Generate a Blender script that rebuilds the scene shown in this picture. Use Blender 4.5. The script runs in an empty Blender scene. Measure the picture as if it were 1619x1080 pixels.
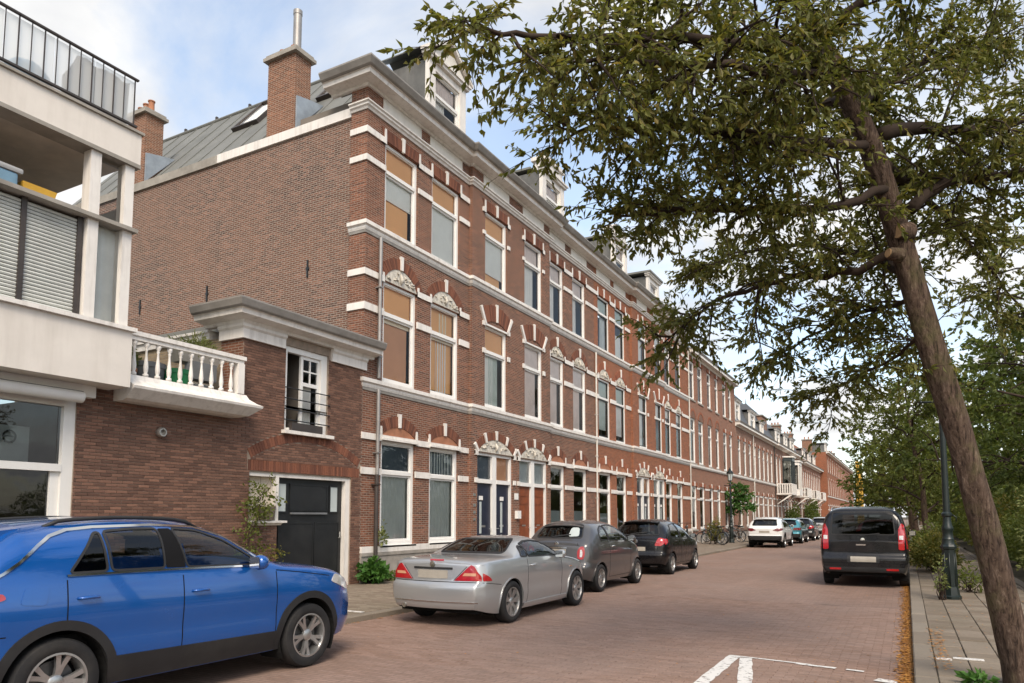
import bpy, bmesh, math, random
import numpy as np
from mathutils import Vector, Matrix
from mathutils import noise as mnoise
from mathutils.bvhtree import BVHTree
from mathutils.geometry import delaunay_2d_cdt
R = math.radians
rnd = random.Random(7)
sc = bpy.context.scene
COL = sc.collection

# ------------------------------------------------------------------ camera
cam_d = bpy.data.cameras.new("camera")
cam = bpy.data.objects.new("camera", cam_d)
COL.objects.link(cam)
cam.location = (0, 0, 1.61)
cam.rotation_euler = (R(95.0), 0, R(28.633))
cam_d.sensor_width = 36.0
cam_d.lens = 25.3045
cam_d.shift_y = 0.1096
cam_d.clip_start = 0.05
cam_d.clip_end = 3000
sc.camera = cam

# ------------------------------------------------------------------ sky, sun, exposure
SUN_EL, SUN_AZ = R(46), R(146)          # azimuth clockwise from +Y (down the street)
world = bpy.data.worlds.new("World")
sc.world = world
world.use_nodes = True
wn, wl = world.node_tree.nodes, world.node_tree.links
wn.clear()
w_out = wn.new("ShaderNodeOutputWorld")
w_bg = wn.new("ShaderNodeBackground")
w_bg.inputs[1].default_value = 0.15
sky = wn.new("ShaderNodeTexSky")
sky.sky_type = 'NISHITA'
sky.sun_disc = False
sky.sun_elevation = SUN_EL
sky.sun_rotation = SUN_AZ
sky.air_density = 1.0
sky.dust_density = 1.6
sky.ozone_density = 1.4
tc = wn.new("ShaderNodeTexCoord")
sep = wn.new("ShaderNodeSeparateXYZ")
wl.new(tc.outputs["Generated"], sep.inputs[0])
zc = wn.new("ShaderNodeMath"); zc.operation = 'MAXIMUM'; zc.inputs[1].default_value = 0.0
wl.new(sep.outputs[2], zc.inputs[0])
za = wn.new("ShaderNodeMath"); za.operation = 'ADD'; za.inputs[1].default_value = 0.28
wl.new(zc.outputs[0], za.inputs[0])
dv = wn.new("ShaderNodeVectorMath"); dv.operation = 'DIVIDE'
cmb = wn.new("ShaderNodeCombineXYZ")
for i in range(3):
    wl.new(za.outputs[0], cmb.inputs[i])
wl.new(tc.outputs["Generated"], dv.inputs[0]); wl.new(cmb.outputs[0], dv.inputs[1])
mp = wn.new("ShaderNodeMapping")
mp.inputs["Location"].default_value = (2.35, 1.75, 0.0)
mp.inputs["Scale"].default_value = (1.0, 1.0, 0.35)
wl.new(dv.outputs[0], mp.inputs[0])
cl = wn.new("ShaderNodeTexNoise")
cl.inputs["Scale"].default_value = 1.45
cl.inputs["Detail"].default_value = 9
cl.inputs["Roughness"].default_value = 0.56
cl.inputs["Distortion"].default_value = 0.35
wl.new(mp.outputs[0], cl.inputs["Vector"])
cr = wn.new("ShaderNodeValToRGB")
cr.color_ramp.elements[0].position = 0.43
cr.color_ramp.elements[0].color = (0.22, 0.22, 0.22, 1)
cr.color_ramp.elements[1].position = 0.57
cr.color_ramp.elements[1].color = (1, 1, 1, 1)
wl.new(cl.outputs["Fac"], cr.inputs[0])
cl2 = wn.new("ShaderNodeTexNoise")
cl2.inputs["Scale"].default_value = 4.0
cl2.inputs["Detail"].default_value = 6
wl.new(mp.outputs[0], cl2.inputs["Vector"])
cc = wn.new("ShaderNodeMixRGB")
cc.inputs[1].default_value = (3.25, 3.3, 3.4, 1)
cc.inputs[2].default_value = (4.45, 4.42, 4.35, 1)
cr2 = wn.new("ShaderNodeValToRGB")
cr2.color_ramp.elements[0].position = 0.35; cr2.color_ramp.elements[1].position = 0.62
wl.new(cl2.outputs["Fac"], cr2.inputs[0]); wl.new(cr2.outputs[0], cc.inputs[0])
skm = wn.new("ShaderNodeMixRGB"); skm.blend_type = 'MULTIPLY'; skm.inputs[0].default_value = 1.0
skm.inputs[2].default_value = (1.55, 1.45, 1.30, 1)
wl.new(sky.outputs[0], skm.inputs[1])
mx = wn.new("ShaderNodeMixRGB")
wl.new(cr.outputs[0], mx.inputs[0]); wl.new(skm.outputs[0], mx.inputs[1]); wl.new(cc.outputs[0], mx.inputs[2])
wl.new(mx.outputs[0], w_bg.inputs[0])
wl.new(w_bg.outputs[0], w_out.inputs[0])

sun_d = bpy.data.lights.new("sun", 'SUN')
sun_d.energy = 2.1
sun_d.angle = R(24)
sun_d.color = (1.0, 0.90, 0.76)
sun = bpy.data.objects.new("sun", sun_d)
COL.objects.link(sun)
sdir = Vector((math.sin(SUN_AZ) * math.cos(SUN_EL), math.cos(SUN_AZ) * math.cos(SUN_EL), math.sin(SUN_EL)))
sun.rotation_euler = sdir.to_track_quat('Z', 'Y').to_euler()
sun.location = (10, -10, 30)

vs = sc.view_settings
vs.view_transform = 'Standard'
vs.look = 'None'
vs.exposure = 0.72
vs.gamma = 1.0
sc.render.engine = 'CYCLES'
sc.cycles.use_denoising = True
sc.cycles.max_bounces = 8
sc.cycles.transparent_max_bounces = 24
sc.cycles.sample_clamp_indirect = 6.0

# ------------------------------------------------------------------ material helpers
MATS = {}
class NT:
    def __init__(s, name):
        s.m = bpy.data.materials.new(name); s.m.use_nodes = True
        s.t = s.m.node_tree; s.t.nodes.clear()
        s.out = s.t.nodes.new("ShaderNodeOutputMaterial")
        MATS[name] = s.m
    def n(s, kind, **kw):
        nd = s.t.nodes.new("ShaderNode" + kind)
        for k, v in kw.items():
            if k.startswith("_"):
                setattr(nd, k[1:], v)
            else:
                key = k.replace("__", " ")
                nd.inputs[int(key[1:]) if key[0] == 'i' and key[1:].isdigit() else key].default_value = v
        return nd
    def l(s, a, b):
        s.t.links.new(a, b)
    def mix(s, fac, a, b, mode='MIX'):
        nd = s.t.nodes.new("ShaderNodeMixRGB"); nd.blend_type = mode
        for i, v in ((0, fac), (1, a), (2, b)):
            if hasattr(v, "node"): s.l(v, nd.inputs[i])
            elif isinstance(v, (int, float)): nd.inputs[i].default_value = v if i == 0 else (v, v, v, 1)
            else: nd.inputs[i].default_value = (*v, 1)
        return nd.outputs[0]
    def math(s, op, a, b=0.0):
        nd = s.t.nodes.new("ShaderNodeMath"); nd.operation = op
        for i, v in ((0, a), (1, b)):
            if hasattr(v, "node"): s.l(v, nd.inputs[i])
            else: nd.inputs[i].default_value = v
        return nd.outputs[0]
    def ramp(s, fac, stops):
        nd = s.t.nodes.new("ShaderNodeValToRGB")
        e = nd.color_ramp.elements
        while len(e) < len(stops): e.new(0.5)
        for q, (p, c) in zip(e, stops):
            q.position = p
            q.color = (*c, 1) if not isinstance(c, (int, float)) else (c, c, c, 1)
        s.l(fac, nd.inputs[0])
        return nd.outputs[0]
    def noise(s, scale, detail=4, rough=0.55, vec=None, dist=0.0, world=False):
        nd = s.n("TexNoise", Scale=scale, Detail=detail, Roughness=rough, Distortion=dist)
        if vec is None:
            vec = s.n("NewGeometry").outputs["Position"] if world else s.n("TexCoord").outputs["Object"]
        s.l(vec, nd.inputs["Vector"])
        return nd.outputs["Fac"]
    def principled(s, color, rough=0.6, spec=0.4, metal=0.0, normal=None, coat=0.0, coat_rough=0.05, **kw):
        p = s.n("BsdfPrincipled")
        for k, v in (("Base Color", color), ("Roughness", rough), ("Specular IOR Level", spec), ("Metallic", metal),
                     ("Coat Weight", coat), ("Coat Roughness", coat_rough)):
            if hasattr(v, "node"): s.l(v, p.inputs[k])
            elif k == "Base Color": p.inputs[k].default_value = (*v, 1)
            else: p.inputs[k].default_value = v
        for k, v in kw.items():
            p.inputs[k.replace("__", " ")].default_value = v
        if normal is not None: s.l(normal, p.inputs["Normal"])
        s.l(p.outputs[0], s.out.inputs[0])
        return p
    def bump(s, h, strength=0.3, dist=0.02):
        b = s.n("Bump", Strength=strength, Distance=dist)
        s.l(h, b.inputs["Height"])
        return b.outputs[0]

def mat(name, base, rough=0.6, spec=0.35, metal=0.0, var=0.12, scale=3.0, bump=0.0, bscale=60.0, dirt=0.0, dirtc=(0.10, 0.085, 0.065), dscale=1.3, coat=0.0, streak=False):
    t = NT(name)
    pos = t.n("NewGeometry").outputs["Position"]
    c = t.mix(t.ramp(t.noise(scale, 5, 0.6, pos), [(0.3, 0.0), (0.7, 1.0)]), tuple(max(0, b * (1 - var)) for b in base), tuple(min(1, b * (1 + var)) for b in base))
    if dirt > 0:
        vec = pos
        if streak:
            mp_ = t.n("Mapping"); mp_.inputs["Scale"].default_value = (3.0, 3.0, 0.35)
            t.l(pos, mp_.inputs[0]); vec = mp_.outputs[0]
        d = t.ramp(t.noise(dscale, 8, 0.68, vec), [(0.48, 0.0), (0.78, 1.0)])
        c = t.mix(t.math('MULTIPLY', d, dirt), c, dirtc)
    nrm = t.bump(t.noise(bscale, 4, 0.6, pos), bump, 0.01) if bump > 0 else None
    t.principled(c, rough, spec, metal, nrm, coat)
    return t.m

def brick_mat(name, c1, c2, mortar, dark=(0.05, 0.03, 0.025), lum=0.35, bw=0.19, bh=0.054, ms=0.0085, soot=0.35, swap=False, hue=(0.34, 0.15, 0.085), huew=0.4):
    t = NT(name)
    pos = t.n("NewGeometry").outputs["Position"]
    sp = t.n("SeparateXYZ"); t.l(pos, sp.inputs[0])
    u = t.math('ADD', sp.outputs[0], sp.outputs[1])
    cb = t.n("CombineXYZ"); t.l(u, cb.inputs[0]); t.l(sp.outputs[2], cb.inputs[1])
    def tex(off, fq):
        b = t.n("TexBrick", _offset=0.5, _offset_frequency=2, _squash=1.0, Scale=1.0, Mortar__Size=ms, Mortar__Smooth=0.25, Bias=off, Brick__Width=bw, Row__Height=bh)
        b.inputs["Color1"].default_value = (0, 0, 0, 1); b.inputs["Color2"].default_value = (1, 1, 1, 1); b.inputs["Mortar"].default_value = (0.5, 0.5, 0.5, 1)
        t.l(cb.outputs[0], b.inputs["Vector"])
        return b
    b = tex(0.0, 2)
    # per-brick random: white noise on the brick cell
    row = t.math('FLOOR', t.math('DIVIDE', sp.outputs[2], bh))
    half = t.math('MULTIPLY', t.math('MODULO', row, 2.0), 0.5)
    colm = t.math('FLOOR', t.math('ADD', t.math('DIVIDE', u, bw), half))
    wnz = t.n("TexWhiteNoise", _noise_dimensions='2D')
    cw = t.n("CombineXYZ"); t.l(colm, cw.inputs[0]); t.l(row, cw.inputs[1]); t.l(cw.outputs[0], wnz.inputs["Vector"])
    r = wnz.outputs["Value"]
    sr = t.n("SeparateXYZ"); t.l(wnz.outputs["Color"], sr.inputs[0])
    c = t.mix(r, c1, c2)
    c = t.mix(t.math('MULTIPLY', t.ramp(sr.outputs[1], [(0.55, 0.0), (1.0, 1.0)]), lum), c, dark)
    c = t.mix(t.math('MULTIPLY', t.ramp(t.noise(0.55, 6, 0.65, pos), [(0.42, 0.0), (0.68, 1.0)]), huew), c, hue)
    c = t.mix(t.math('MULTIPLY', t.ramp(t.noise(1.1, 9, 0.7, pos), [(0.45, 0.0), (0.75, 1.0)]), soot), c, dark)
    mpk = t.n("Mapping"); mpk.inputs["Scale"].default_value = (1.6, 1.6, 0.16); t.l(pos, mpk.inputs[0])
    c = t.mix(t.math('MULTIPLY', t.ramp(t.noise(2.2, 7, 0.66, mpk.outputs[0]), [(0.50, 0.0), (0.72, 1.0)]), soot * .5), c, (0.045, 0.032, 0.027))
    c = t.mix(t.math('MULTIPLY', t.ramp(t.noise(2.9, 7, 0.7, mpk.outputs[0]), [(0.60, 0.0), (0.78, 1.0)]), .14), c, (0.42, 0.35, 0.29))
    mfac = b.outputs["Fac"]
    c = t.mix(mfac, c, mortar)
    c = t.mix(t.math('MULTIPLY', t.ramp(t.noise(14.0, 5, 0.7, pos), [(0.35, 0.0), (0.8, 1.0)]), 0.25), c, (0.02, 0.012, 0.01))
    h = t.math('SUBTRACT', t.math('MULTIPLY', t.noise(45.0, 3, 0.6, pos), 0.35), mfac)
    t.principled(c, 0.88, 0.15, 0.0, t.bump(h, 0.55, 0.012))
    return t.m

def piece_mat(name, c1, c2, c3, rough=0.85, var=0.3, bscale=40.0, bump=0.25, stain=None, stain_amt=0.4, stain_scale=0.8, wear=False):
    """a colour per piece: random per object and per mesh island"""
    t = NT(name)
    g = t.n("NewGeometry")
    oi = t.n("ObjectInfo")
    r = t.math('FRACT', t.math('ADD', t.math('MULTIPLY', g.outputs["Random Per Island"], 7.31), t.math('MULTIPLY', oi.outputs["Random"], 13.7)))
    c = t.ramp(r, [(0.0, c1), (0.5, c2), (1.0, c3)])
    if wear:
        c = t.mix(t.math('MULTIPLY', t.ramp(t.noise(1.7, 7, 0.7, g.outputs["Position"]), [(0.57, 0.0), (0.70, 1.0)]), .38), c, (0.075, 0.058, 0.050))
        c = t.mix(t.math('MULTIPLY', t.ramp(t.noise(.33, 5, 0.6, g.outputs["Position"]), [(0.44, 0.0), (0.66, 1.0)]), .30), c, (0.30, 0.235, 0.205))
    if stain is not None:
        c = t.mix(t.math('MULTIPLY', t.ramp(t.noise(stain_scale, 7, 0.68, g.outputs["Position"]), [(0.42, 0.0), (0.70, 1.0)]), stain_amt), c, stain)
    nz = t.noise(bscale, 5, 0.65, g.outputs["Position"])
    c = t.mix(t.math('MULTIPLY', t.ramp(nz, [(0.3, 0.0), (0.8, 1.0)]), var), c, tuple(x * 0.25 for x in c1))
    t.principled(c, rough, 0.2, 0.0, t.bump(nz, bump, 0.01))
    return t.m

def leaf_mat(name, greens, trans=0.35, rough=0.55):
    t = NT(name)
    g = t.n("NewGeometry")
    n = len(greens)
    c = t.ramp(g.outputs["Random Per Island"], [(i / (n - 1), q) for i, q in enumerate(greens)])
    c = t.mix(t.math('MULTIPLY', t.ramp(t.noise(0.9, 3, 0.5, g.outputs["Position"]), [(0.35, 0.0), (0.7, 1.0)]), 0.35), c, greens[0])
    p = t.n("BsdfPrincipled"); t.l(c, p.inputs["Base Color"])
    p.inputs["Roughness"].default_value = rough; p.inputs["Specular IOR Level"].default_value = 0.35
    tr = t.n("BsdfTranslucent")
    ct = t.mix(0.6, c, (1.0, 0.95, 0.25), 'MULTIPLY')
    t.l(ct, tr.inputs[0])
    ms = t.n("MixShader"); ms.inputs[0].default_value = trans
    t.l(p.outputs[0], ms.inputs[1]); t.l(tr.outputs[0], ms.inputs[2]); t.l(ms.outputs[0], t.out.inputs[0])
    return t.m

def glass_mat(name, tint, refl=1.0, rough=0.02, ior=1.5, wav=0.0):
    """thin pane: tinted see-through plus mirror reflection by fresnel"""
    t = NT(name)
    tr = t.n("BsdfTransparent"); tr.inputs[0].default_value = (*tint, 1)
    gl = t.n("BsdfGlossy"); gl.inputs["Roughness"].default_value = rough
    gl.inputs[0].default_value = (refl, refl, refl, 1)
    fr = t.n("Fresnel"); fr.inputs["IOR"].default_value = ior
    if wav > 0:
        nz = t.noise(2.2, 2, 0.5, t.n("NewGeometry").outputs["Position"])
        bp = t.bump(nz, wav, 0.02)
        t.l(bp, gl.inputs["Normal"])
    ms = t.n("MixShader"); t.l(fr.outputs[0], ms.inputs[0]); t.l(tr.outputs[0], ms.inputs[1]); t.l(gl.outputs[0], ms.inputs[2])
    t.l(ms.outputs[0], t.out.inputs[0])
    return t.m

def car_paint(name, base, metal=0.5, rough=0.32, coat=1.0):
    t = NT(name)      # painted outside, dark trim inside
    pos = t.n("TexCoord").outputs["Object"]
    fl = t.noise(1200.0, 1, 0.5, pos)
    c = t.mix(t.math('MULTIPLY', fl, 0.25), base, tuple(min(1, b * 1.5 + 0.002) for b in base))
    d = t.ramp(t.noise(2.5, 6, 0.6, pos), [(0.4, 0.0), (0.8, 1.0)])
    c = t.mix(t.math('MULTIPLY', d, 0.05), c, (0.20, 0.18, 0.15))
    rg = t.math('ADD', t.math('MULTIPLY', d, 0.12), rough)
    p = t.principled(c, rg, 0.5 * coat, metal, None, coat, 0.04)
    di = t.n("BsdfDiffuse"); di.inputs[0].default_value = (0.03, 0.03, 0.03, 1)
    ms = t.n("MixShader"); t.l(t.n("NewGeometry").outputs["Backfacing"], ms.inputs[0]); t.l(p.outputs[0], ms.inputs[1]); t.l(di.outputs[0], ms.inputs[2]); t.l(ms.outputs[0], t.out.inputs[0])
    return t.m

# ------------------------------------------------------------------ materials
brick_mat("brick_A", (0.100, 0.046, 0.033), (0.290, 0.116, 0.068), (0.28, 0.21, 0.165), soot=0.42, lum=0.5, hue=(0.28, 0.105, 0.055), huew=0.5)
brick_mat("brick_B", (0.215, 0.068, 0.034), (0.350, 0.118, 0.054), (0.30, 0.18, 0.125), soot=0.22, lum=0.3, hue=(0.34, 0.11, 0.046), huew=0.5)
brick_mat("brick_side", (0.082, 0.048, 0.040), (0.250, 0.124, 0.086), (0.30, 0.25, 0.205), soot=0.42, lum=0.6, ms=0.010, hue=(0.27, 0.122, 0.070), huew=0.5)
brick_mat("brick_C", (0.20, 0.076, 0.044), (0.33, 0.128, 0.07), (0.33, 0.24, 0.19), soot=0.18, lum=0.2, huew=0.3)
brick_mat("brick_D", (0.19, 0.085, 0.055), (0.30, 0.138, 0.085), (0.33, 0.26, 0.21), soot=0.2, lum=0.2, huew=0.3)
brick_mat("brick_chimney", (0.15, 0.06, 0.036), (0.31, 0.13, 0.072), (0.33, 0.26, 0.20), soot=0.35, ms=0.009, huew=0.4, lum=.4)
brick_mat("brick_terrace", (0.33, 0.25, 0.16), (0.42, 0.32, 0.20), (0.30, 0.25, 0.19), soot=0.35, lum=0.3, huew=0.2, hue=(0.4, 0.3, 0.18))
piece_mat("brick_piece", (0.115, 0.062, 0.046), (0.172, 0.093, 0.067), (0.255, 0.134, 0.092), stain=(0.135, 0.080, 0.060), stain_amt=0.55, bump=0.35)
piece_mat("arch_piece", (0.115, 0.050, 0.035), (0.180, 0.074, 0.047), (0.24, 0.097, 0.058), bump=0.3)
piece_mat("arch_piece_B", (0.24, 0.085, 0.05), (0.30, 0.11, 0.06), (0.35, 0.13, 0.07), bump=0.3)
mat("mortar", (0.27, 0.215, 0.17), 0.95, 0.1, var=0.25, scale=8, bump=0.3)
mat("white_paint", (0.70, 0.66, 0.61), 0.5, 0.35, var=0.06, dirt=0.55, dirtc=(0.30, 0.26, 0.215), dscale=2.4, bump=0.05, bscale=25, streak=True)
mat("white_clean", (0.72, 0.70, 0.665), 0.42, 0.4, var=0.03, dirt=0.15, dirtc=(0.42, 0.39, 0.34), dscale=2.5, streak=True)
mat("cream_render", (0.66, 0.61, 0.55), 0.75, 0.2, var=0.04, dirt=0.35, dirtc=(0.38, 0.33, 0.27), dscale=0.9, bump=0.1, bscale=18, streak=True)
mat("pale_panel", (0.68, 0.645, 0.585), 0.7, 0.2, var=0.05, dirt=0.3, dirtc=(0.40, 0.35, 0.29), dscale=2.0, bump=0.3, bscale=14, streak=True)
mat("stucco_relief", (0.56, 0.52, 0.45), 0.8, 0.2, var=0.15, scale=12, dirt=0.75, dirtc=(0.10, 0.085, 0.065), dscale=9.0, bump=0.9, bscale=13)
mat("plinth_stone", (0.30, 0.27, 0.235), 0.85, 0.2, var=0.15, scale=5, dirt=0.5, dirtc=(0.11, 0.10, 0.085), dscale=2.2, bump=0.3, bscale=35)
mat("grey_gutter", (0.28, 0.258, 0.232), 0.6, 0.3, metal=0.2, var=0.15, dirt=0.4)
mat("zinc_pipe", (0.30, 0.285, 0.27), 0.5, 0.4, metal=0.5, var=0.15, dirt=0.3)
mat("roof_zinc", (0.165, 0.165, 0.15), 0.62, 0.3, metal=0.1, var=0.14, scale=1.2, dirt=0.45, dirtc=(0.075, 0.08, 0.065), dscale=0.9, bump=0.05)
mat("lead_flashing", (0.30, 0.34, 0.38), 0.5, 0.4, metal=0.3, var=0.2, dirt=0.3)
mat("slate", (0.065, 0.068, 0.075), 0.55, 0.4, var=0.25, scale=9, bump=0.3, bscale=9)
mat("dormer_side", (0.115, 0.115, 0.11), 0.7, 0.3, var=0.2, dirt=0.5, dirtc=(0.22, 0.2, 0.18), streak=True)
mat("roof_tile_red", (0.22, 0.09, 0.055), 0.8, 0.2, var=0.25, scale=5, bump=0.3, bscale=12)
mat("terracotta", (0.34, 0.15, 0.085), 0.8, 0.2, var=0.2, dirt=0.4)
mat("concrete_dirty", (0.30, 0.275, 0.24), 0.9, 0.15, var=0.15, dirt=0.6, dirtc=(0.10, 0.09, 0.075), dscale=1.0, bump=0.15, bscale=20)
mat("soffit_peeling", (0.50, 0.44, 0.37), 0.9, 0.15, var=0.15, dirt=0.7, dirtc=(0.46, 0.43, 0.38), dscale=2.6, bump=0.2, bscale=12)
mat("dark_steel", (0.060, 0.050, 0.045), 0.5, 0.4, metal=0.3, var=0.2, dirt=0.4, dirtc=(0.09, 0.06, 0.045))
mat("iron_black", (0.015, 0.016, 0.017), 0.45, 0.45, var=0.2)
mat("lamp_green", (0.005, 0.011, 0.010), 0.38, 0.5, var=0.2, dirt=0.25, dirtc=(0.05, 0.055, 0.045))
mat("shutter_grey", (0.50, 0.51, 0.475), 0.6, 0.3, var=0.08, dirt=0.3, dirtc=(0.2, 0.19, 0.17), streak=True)
mat("door_black", (0.012, 0.013, 0.014), 0.42, 0.45, var=0.3, dirt=0.25, dirtc=(0.05, 0.045, 0.04))
mat("door_navy", (0.012, 0.016, 0.035), 0.35, 0.5, var=0.2)
mat("door_wood", (0.20, 0.052, 0.017), 0.45, 0.4, var=0.3, scale=4, streak=True, dirt=0.3, dirtc=(0.11, 0.03, 0.012))
mat("frame_darkgreen", (0.020, 0.026, 0.026), 0.4, 0.45, var=0.2)
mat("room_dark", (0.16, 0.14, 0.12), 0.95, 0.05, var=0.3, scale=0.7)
mat("room_floor", (0.10, 0.07, 0.05), 0.8, 0.1, var=0.3)
mat("blind_ochre", (0.86, 0.48, 0.22), 0.8, 0.1, var=0.07, scale=0.5)
mat("blind_brown", (0.66, 0.36, 0.21), 0.8, 0.1, var=0.10, scale=0.6)
mat("blind_white", (0.80, 0.79, 0.73), 0.8, 0.1, var=0.04)
mat("blind_cream", (0.80, 0.70, 0.52), 0.8, 0.1, var=0.05)
mat("curtain_pink", (0.76, 0.64, 0.57), 0.85, 0.1, var=0.08)
mat("curtain_grey", (0.66, 0.67, 0.63), 0.85, 0.1, var=0.08)
mat("curtain_white", (0.80, 0.77, 0.71), 0.85, 0.1, var=0.06)
mat("curtain_sage", (0.52, 0.58, 0.52), 0.85, 0.1, var=0.06)
mat("frosted", (0.42, 0.46, 0.45), 0.35, 0.4, var=0.05)
mat("bluegrey_panel", (0.10, 0.125, 0.15), 0.4, 0.4, var=0.1)
glass_mat("pane_glass", (0.95, 0.95, 0.94), 0.9, 0.01, 1.24, wav=0.16)
glass_mat("pane_glass_street", (0.9, 0.92, 0.91), 0.95, 0.01, 1.5, wav=0.15)
glass_mat("pane_glass_dark", (0.5, 0.53, 0.53), 1.0, 0.01, 1.55, wav=0.15)
glass_mat("car_glass", (0.50, 0.54, 0.53), 1.0, 0.01)
glass_mat("car_glass_tint", (0.11, 0.12, 0.12), 1.0, 0.01)
mat("wired_glass", (0.47, 0.485, 0.475), 0.3, 0.5, var=0.10, scale=1.2, dirt=0.35, dirtc=(0.25, 0.25, 0.23), streak=True)
t = NT("milky_glass")
tr = t.n("BsdfTransparent"); tr.inputs[0].default_value = (0.85, 0.87, 0.87, 1)
df = t.n("BsdfPrincipled"); df.inputs["Base Color"].default_value = (0.80, 0.80, 0.78, 1); df.inputs["Roughness"].default_value = 0.25
ms = t.n("MixShader"); ms.inputs[0].default_value = 0.5
t.l(tr.outputs[0], ms.inputs[1]); t.l(df.outputs[0], ms.inputs[2]); t.l(ms.outputs[0], t.out.inputs[0])
mat("vent_steel", (0.42, 0.40, 0.37), 0.35, 0.5, metal=0.7)
mat("pvc_pipe", (0.55, 0.52, 0.47), 0.6, 0.3, dirt=0.4)
mat("plastic_green", (0.01, 0.17, 0.055), 0.45, 0.4)
mat("plastic_grey", (0.15, 0.155, 0.16), 0.55, 0.3, var=0.2)
mat("plastic_blue", (0.16, 0.27, 0.36), 0.5, 0.3, var=0.15)
mat("plastic_yellow", (0.58, 0.33, 0.04), 0.5, 0.4)
mat("canvas_grey", (0.33, 0.33, 0.33), 0.9, 0.1, var=0.12, bump=0.2, bscale=14)
mat("bone_plaster", (0.56, 0.49, 0.40), 0.8, 0.15, var=0.08, dirt=0.3)
mat("wicker", (0.19, 0.15, 0.11), 0.85, 0.15, var=0.5, scale=40, bump=0.7, bscale=45)
mat("metal_plate", (0.5, 0.5, 0.48), 0.3, 0.5, metal=0.8)
mat("brass", (0.55, 0.40, 0.16), 0.3, 0.5, metal=0.9)
# street
piece_mat("paver", (0.212, 0.136, 0.102), (0.245, 0.160, 0.124), (0.278, 0.186, 0.148), stain=(0.225, 0.170, 0.145), stain_amt=0.35, bump=0.3, stain_scale=0.5, wear=True)
mat("paver_joint", (0.15, 0.112, 0.092), 0.95, 0.1, var=0.25, scale=12, bump=0.3)
piece_mat("slab", (0.175, 0.138, 0.104), (0.215, 0.175, 0.135), (0.255, 0.213, 0.168), stain=(0.125, 0.105, 0.070), stain_amt=0.55, bump=0.25, bscale=30, stain_scale=1.1, var=0.35)
mat("slab_joint", (0.085, 0.078, 0.055), 0.95, 0.1, var=0.3, scale=9, bump=0.3)
piece_mat("kerb", (0.195, 0.16, 0.125), (0.225, 0.188, 0.148), (0.26, 0.22, 0.175), stain=(0.15, 0.135, 0.11), stain_amt=0.5, bump=0.25, bscale=50)
piece_mat("side_paver", (0.19, 0.145, 0.11), (0.235, 0.185, 0.14), (0.28, 0.23, 0.175), stain=(0.12, 0.11, 0.075), stain_amt=0.5, bump=0.3)
def pave_mat(name, c1, c2, c3, mortar, bw, bh, ms, soot=0.3, dark=(0.1, 0.08, 0.07)):
    t = NT(name)
    pos = t.n("NewGeometry").outputs["Position"]
    b = t.n("TexBrick", _offset=0.5, _offset_frequency=2, Scale=1.0, Mortar__Size=ms, Mortar__Smooth=0.2, Brick__Width=bw, Row__Height=bh)
    t.l(pos, b.inputs["Vector"])
    sp = t.n("SeparateXYZ"); t.l(pos, sp.inputs[0])
    row = t.math('FLOOR', t.math('DIVIDE', sp.outputs[1], bh))
    colm = t.math('FLOOR', t.math('ADD', t.math('DIVIDE', sp.outputs[0], bw), t.math('MULTIPLY', t.math('MODULO', row, 2.0), 0.5)))
    wz = t.n("TexWhiteNoise", _noise_dimensions='2D'); cw = t.n("CombineXYZ")
    t.l(colm, cw.inputs[0]); t.l(row, cw.inputs[1]); t.l(cw.outputs[0], wz.inputs["Vector"])
    c = t.ramp(wz.outputs["Value"], [(0.0, c1), (0.5, c2), (1.0, c3)])
    c = t.mix(t.math('MULTIPLY', t.ramp(t.noise(0.5, 8, 0.68, pos), [(0.42, 0.0), (0.70, 1.0)]), soot), c, dark)
    mp_ = t.n("Mapping"); mp_.inputs["Scale"].default_value = (1.2, 0.12, 1.0); t.l(pos, mp_.inputs[0])
    c = t.mix(t.math('MULTIPLY', t.ramp(t.noise(1.0, 6, 0.6, mp_.outputs[0]), [(0.5, 0.0), (0.75, 1.0)]), 0.30), c, tuple(x * 1.5 for x in c3))
    c = t.mix(t.math('MULTIPLY', t.ramp(t.noise(1.7, 7, 0.7, pos), [(0.57, 0.0), (0.70, 1.0)]), .38), c, (0.075, 0.058, 0.050))
    c = t.mix(t.math('MULTIPLY', t.ramp(t.noise(.33, 5, 0.6, pos), [(0.44, 0.0), (0.66, 1.0)]), .30), c, (0.30, 0.235, 0.205))
    c = t.mix(b.outputs["Fac"], c, mortar)
    nz = t.noise(35.0, 4, 0.6, pos)
    c = t.mix(t.math('MULTIPLY', t.ramp(nz, [(0.3, 0.0), (0.8, 1.0)]), 0.25), c, tuple(x * 0.3 for x in c1))
    t.principled(c, 0.85, 0.2, 0.0, t.bump(t.math('SUBTRACT', t.math('MULTIPLY', nz, 0.3), b.outputs["Fac"]), 0.45, 0.01))
pave_mat("road_far", (0.212, 0.136, 0.102), (0.245, 0.160, 0.124), (0.278, 0.186, 0.148), (0.155, 0.115, 0.095), 0.205, 0.066, 0.005, 0.35, (0.225, 0.170, 0.145))
pave_mat("walk_far", (0.19, 0.145, 0.11), (0.235, 0.185, 0.14), (0.28, 0.23, 0.175), (0.11, 0.095, 0.07), 0.21, 0.105, 0.007, 0.45, (0.12, 0.11, 0.075))
mat("ground_soil", (0.075, 0.062, 0.042), 0.95, 0.1, var=0.35, scale=2, bump=0.4, bscale=12)
mat("gravel_path", (0.26, 0.215, 0.165), 0.95, 0.1, var=0.25, scale=10, bump=0.5, bscale=40, dirt=0.4, dirtc=(0.16, 0.13, 0.08))
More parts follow.
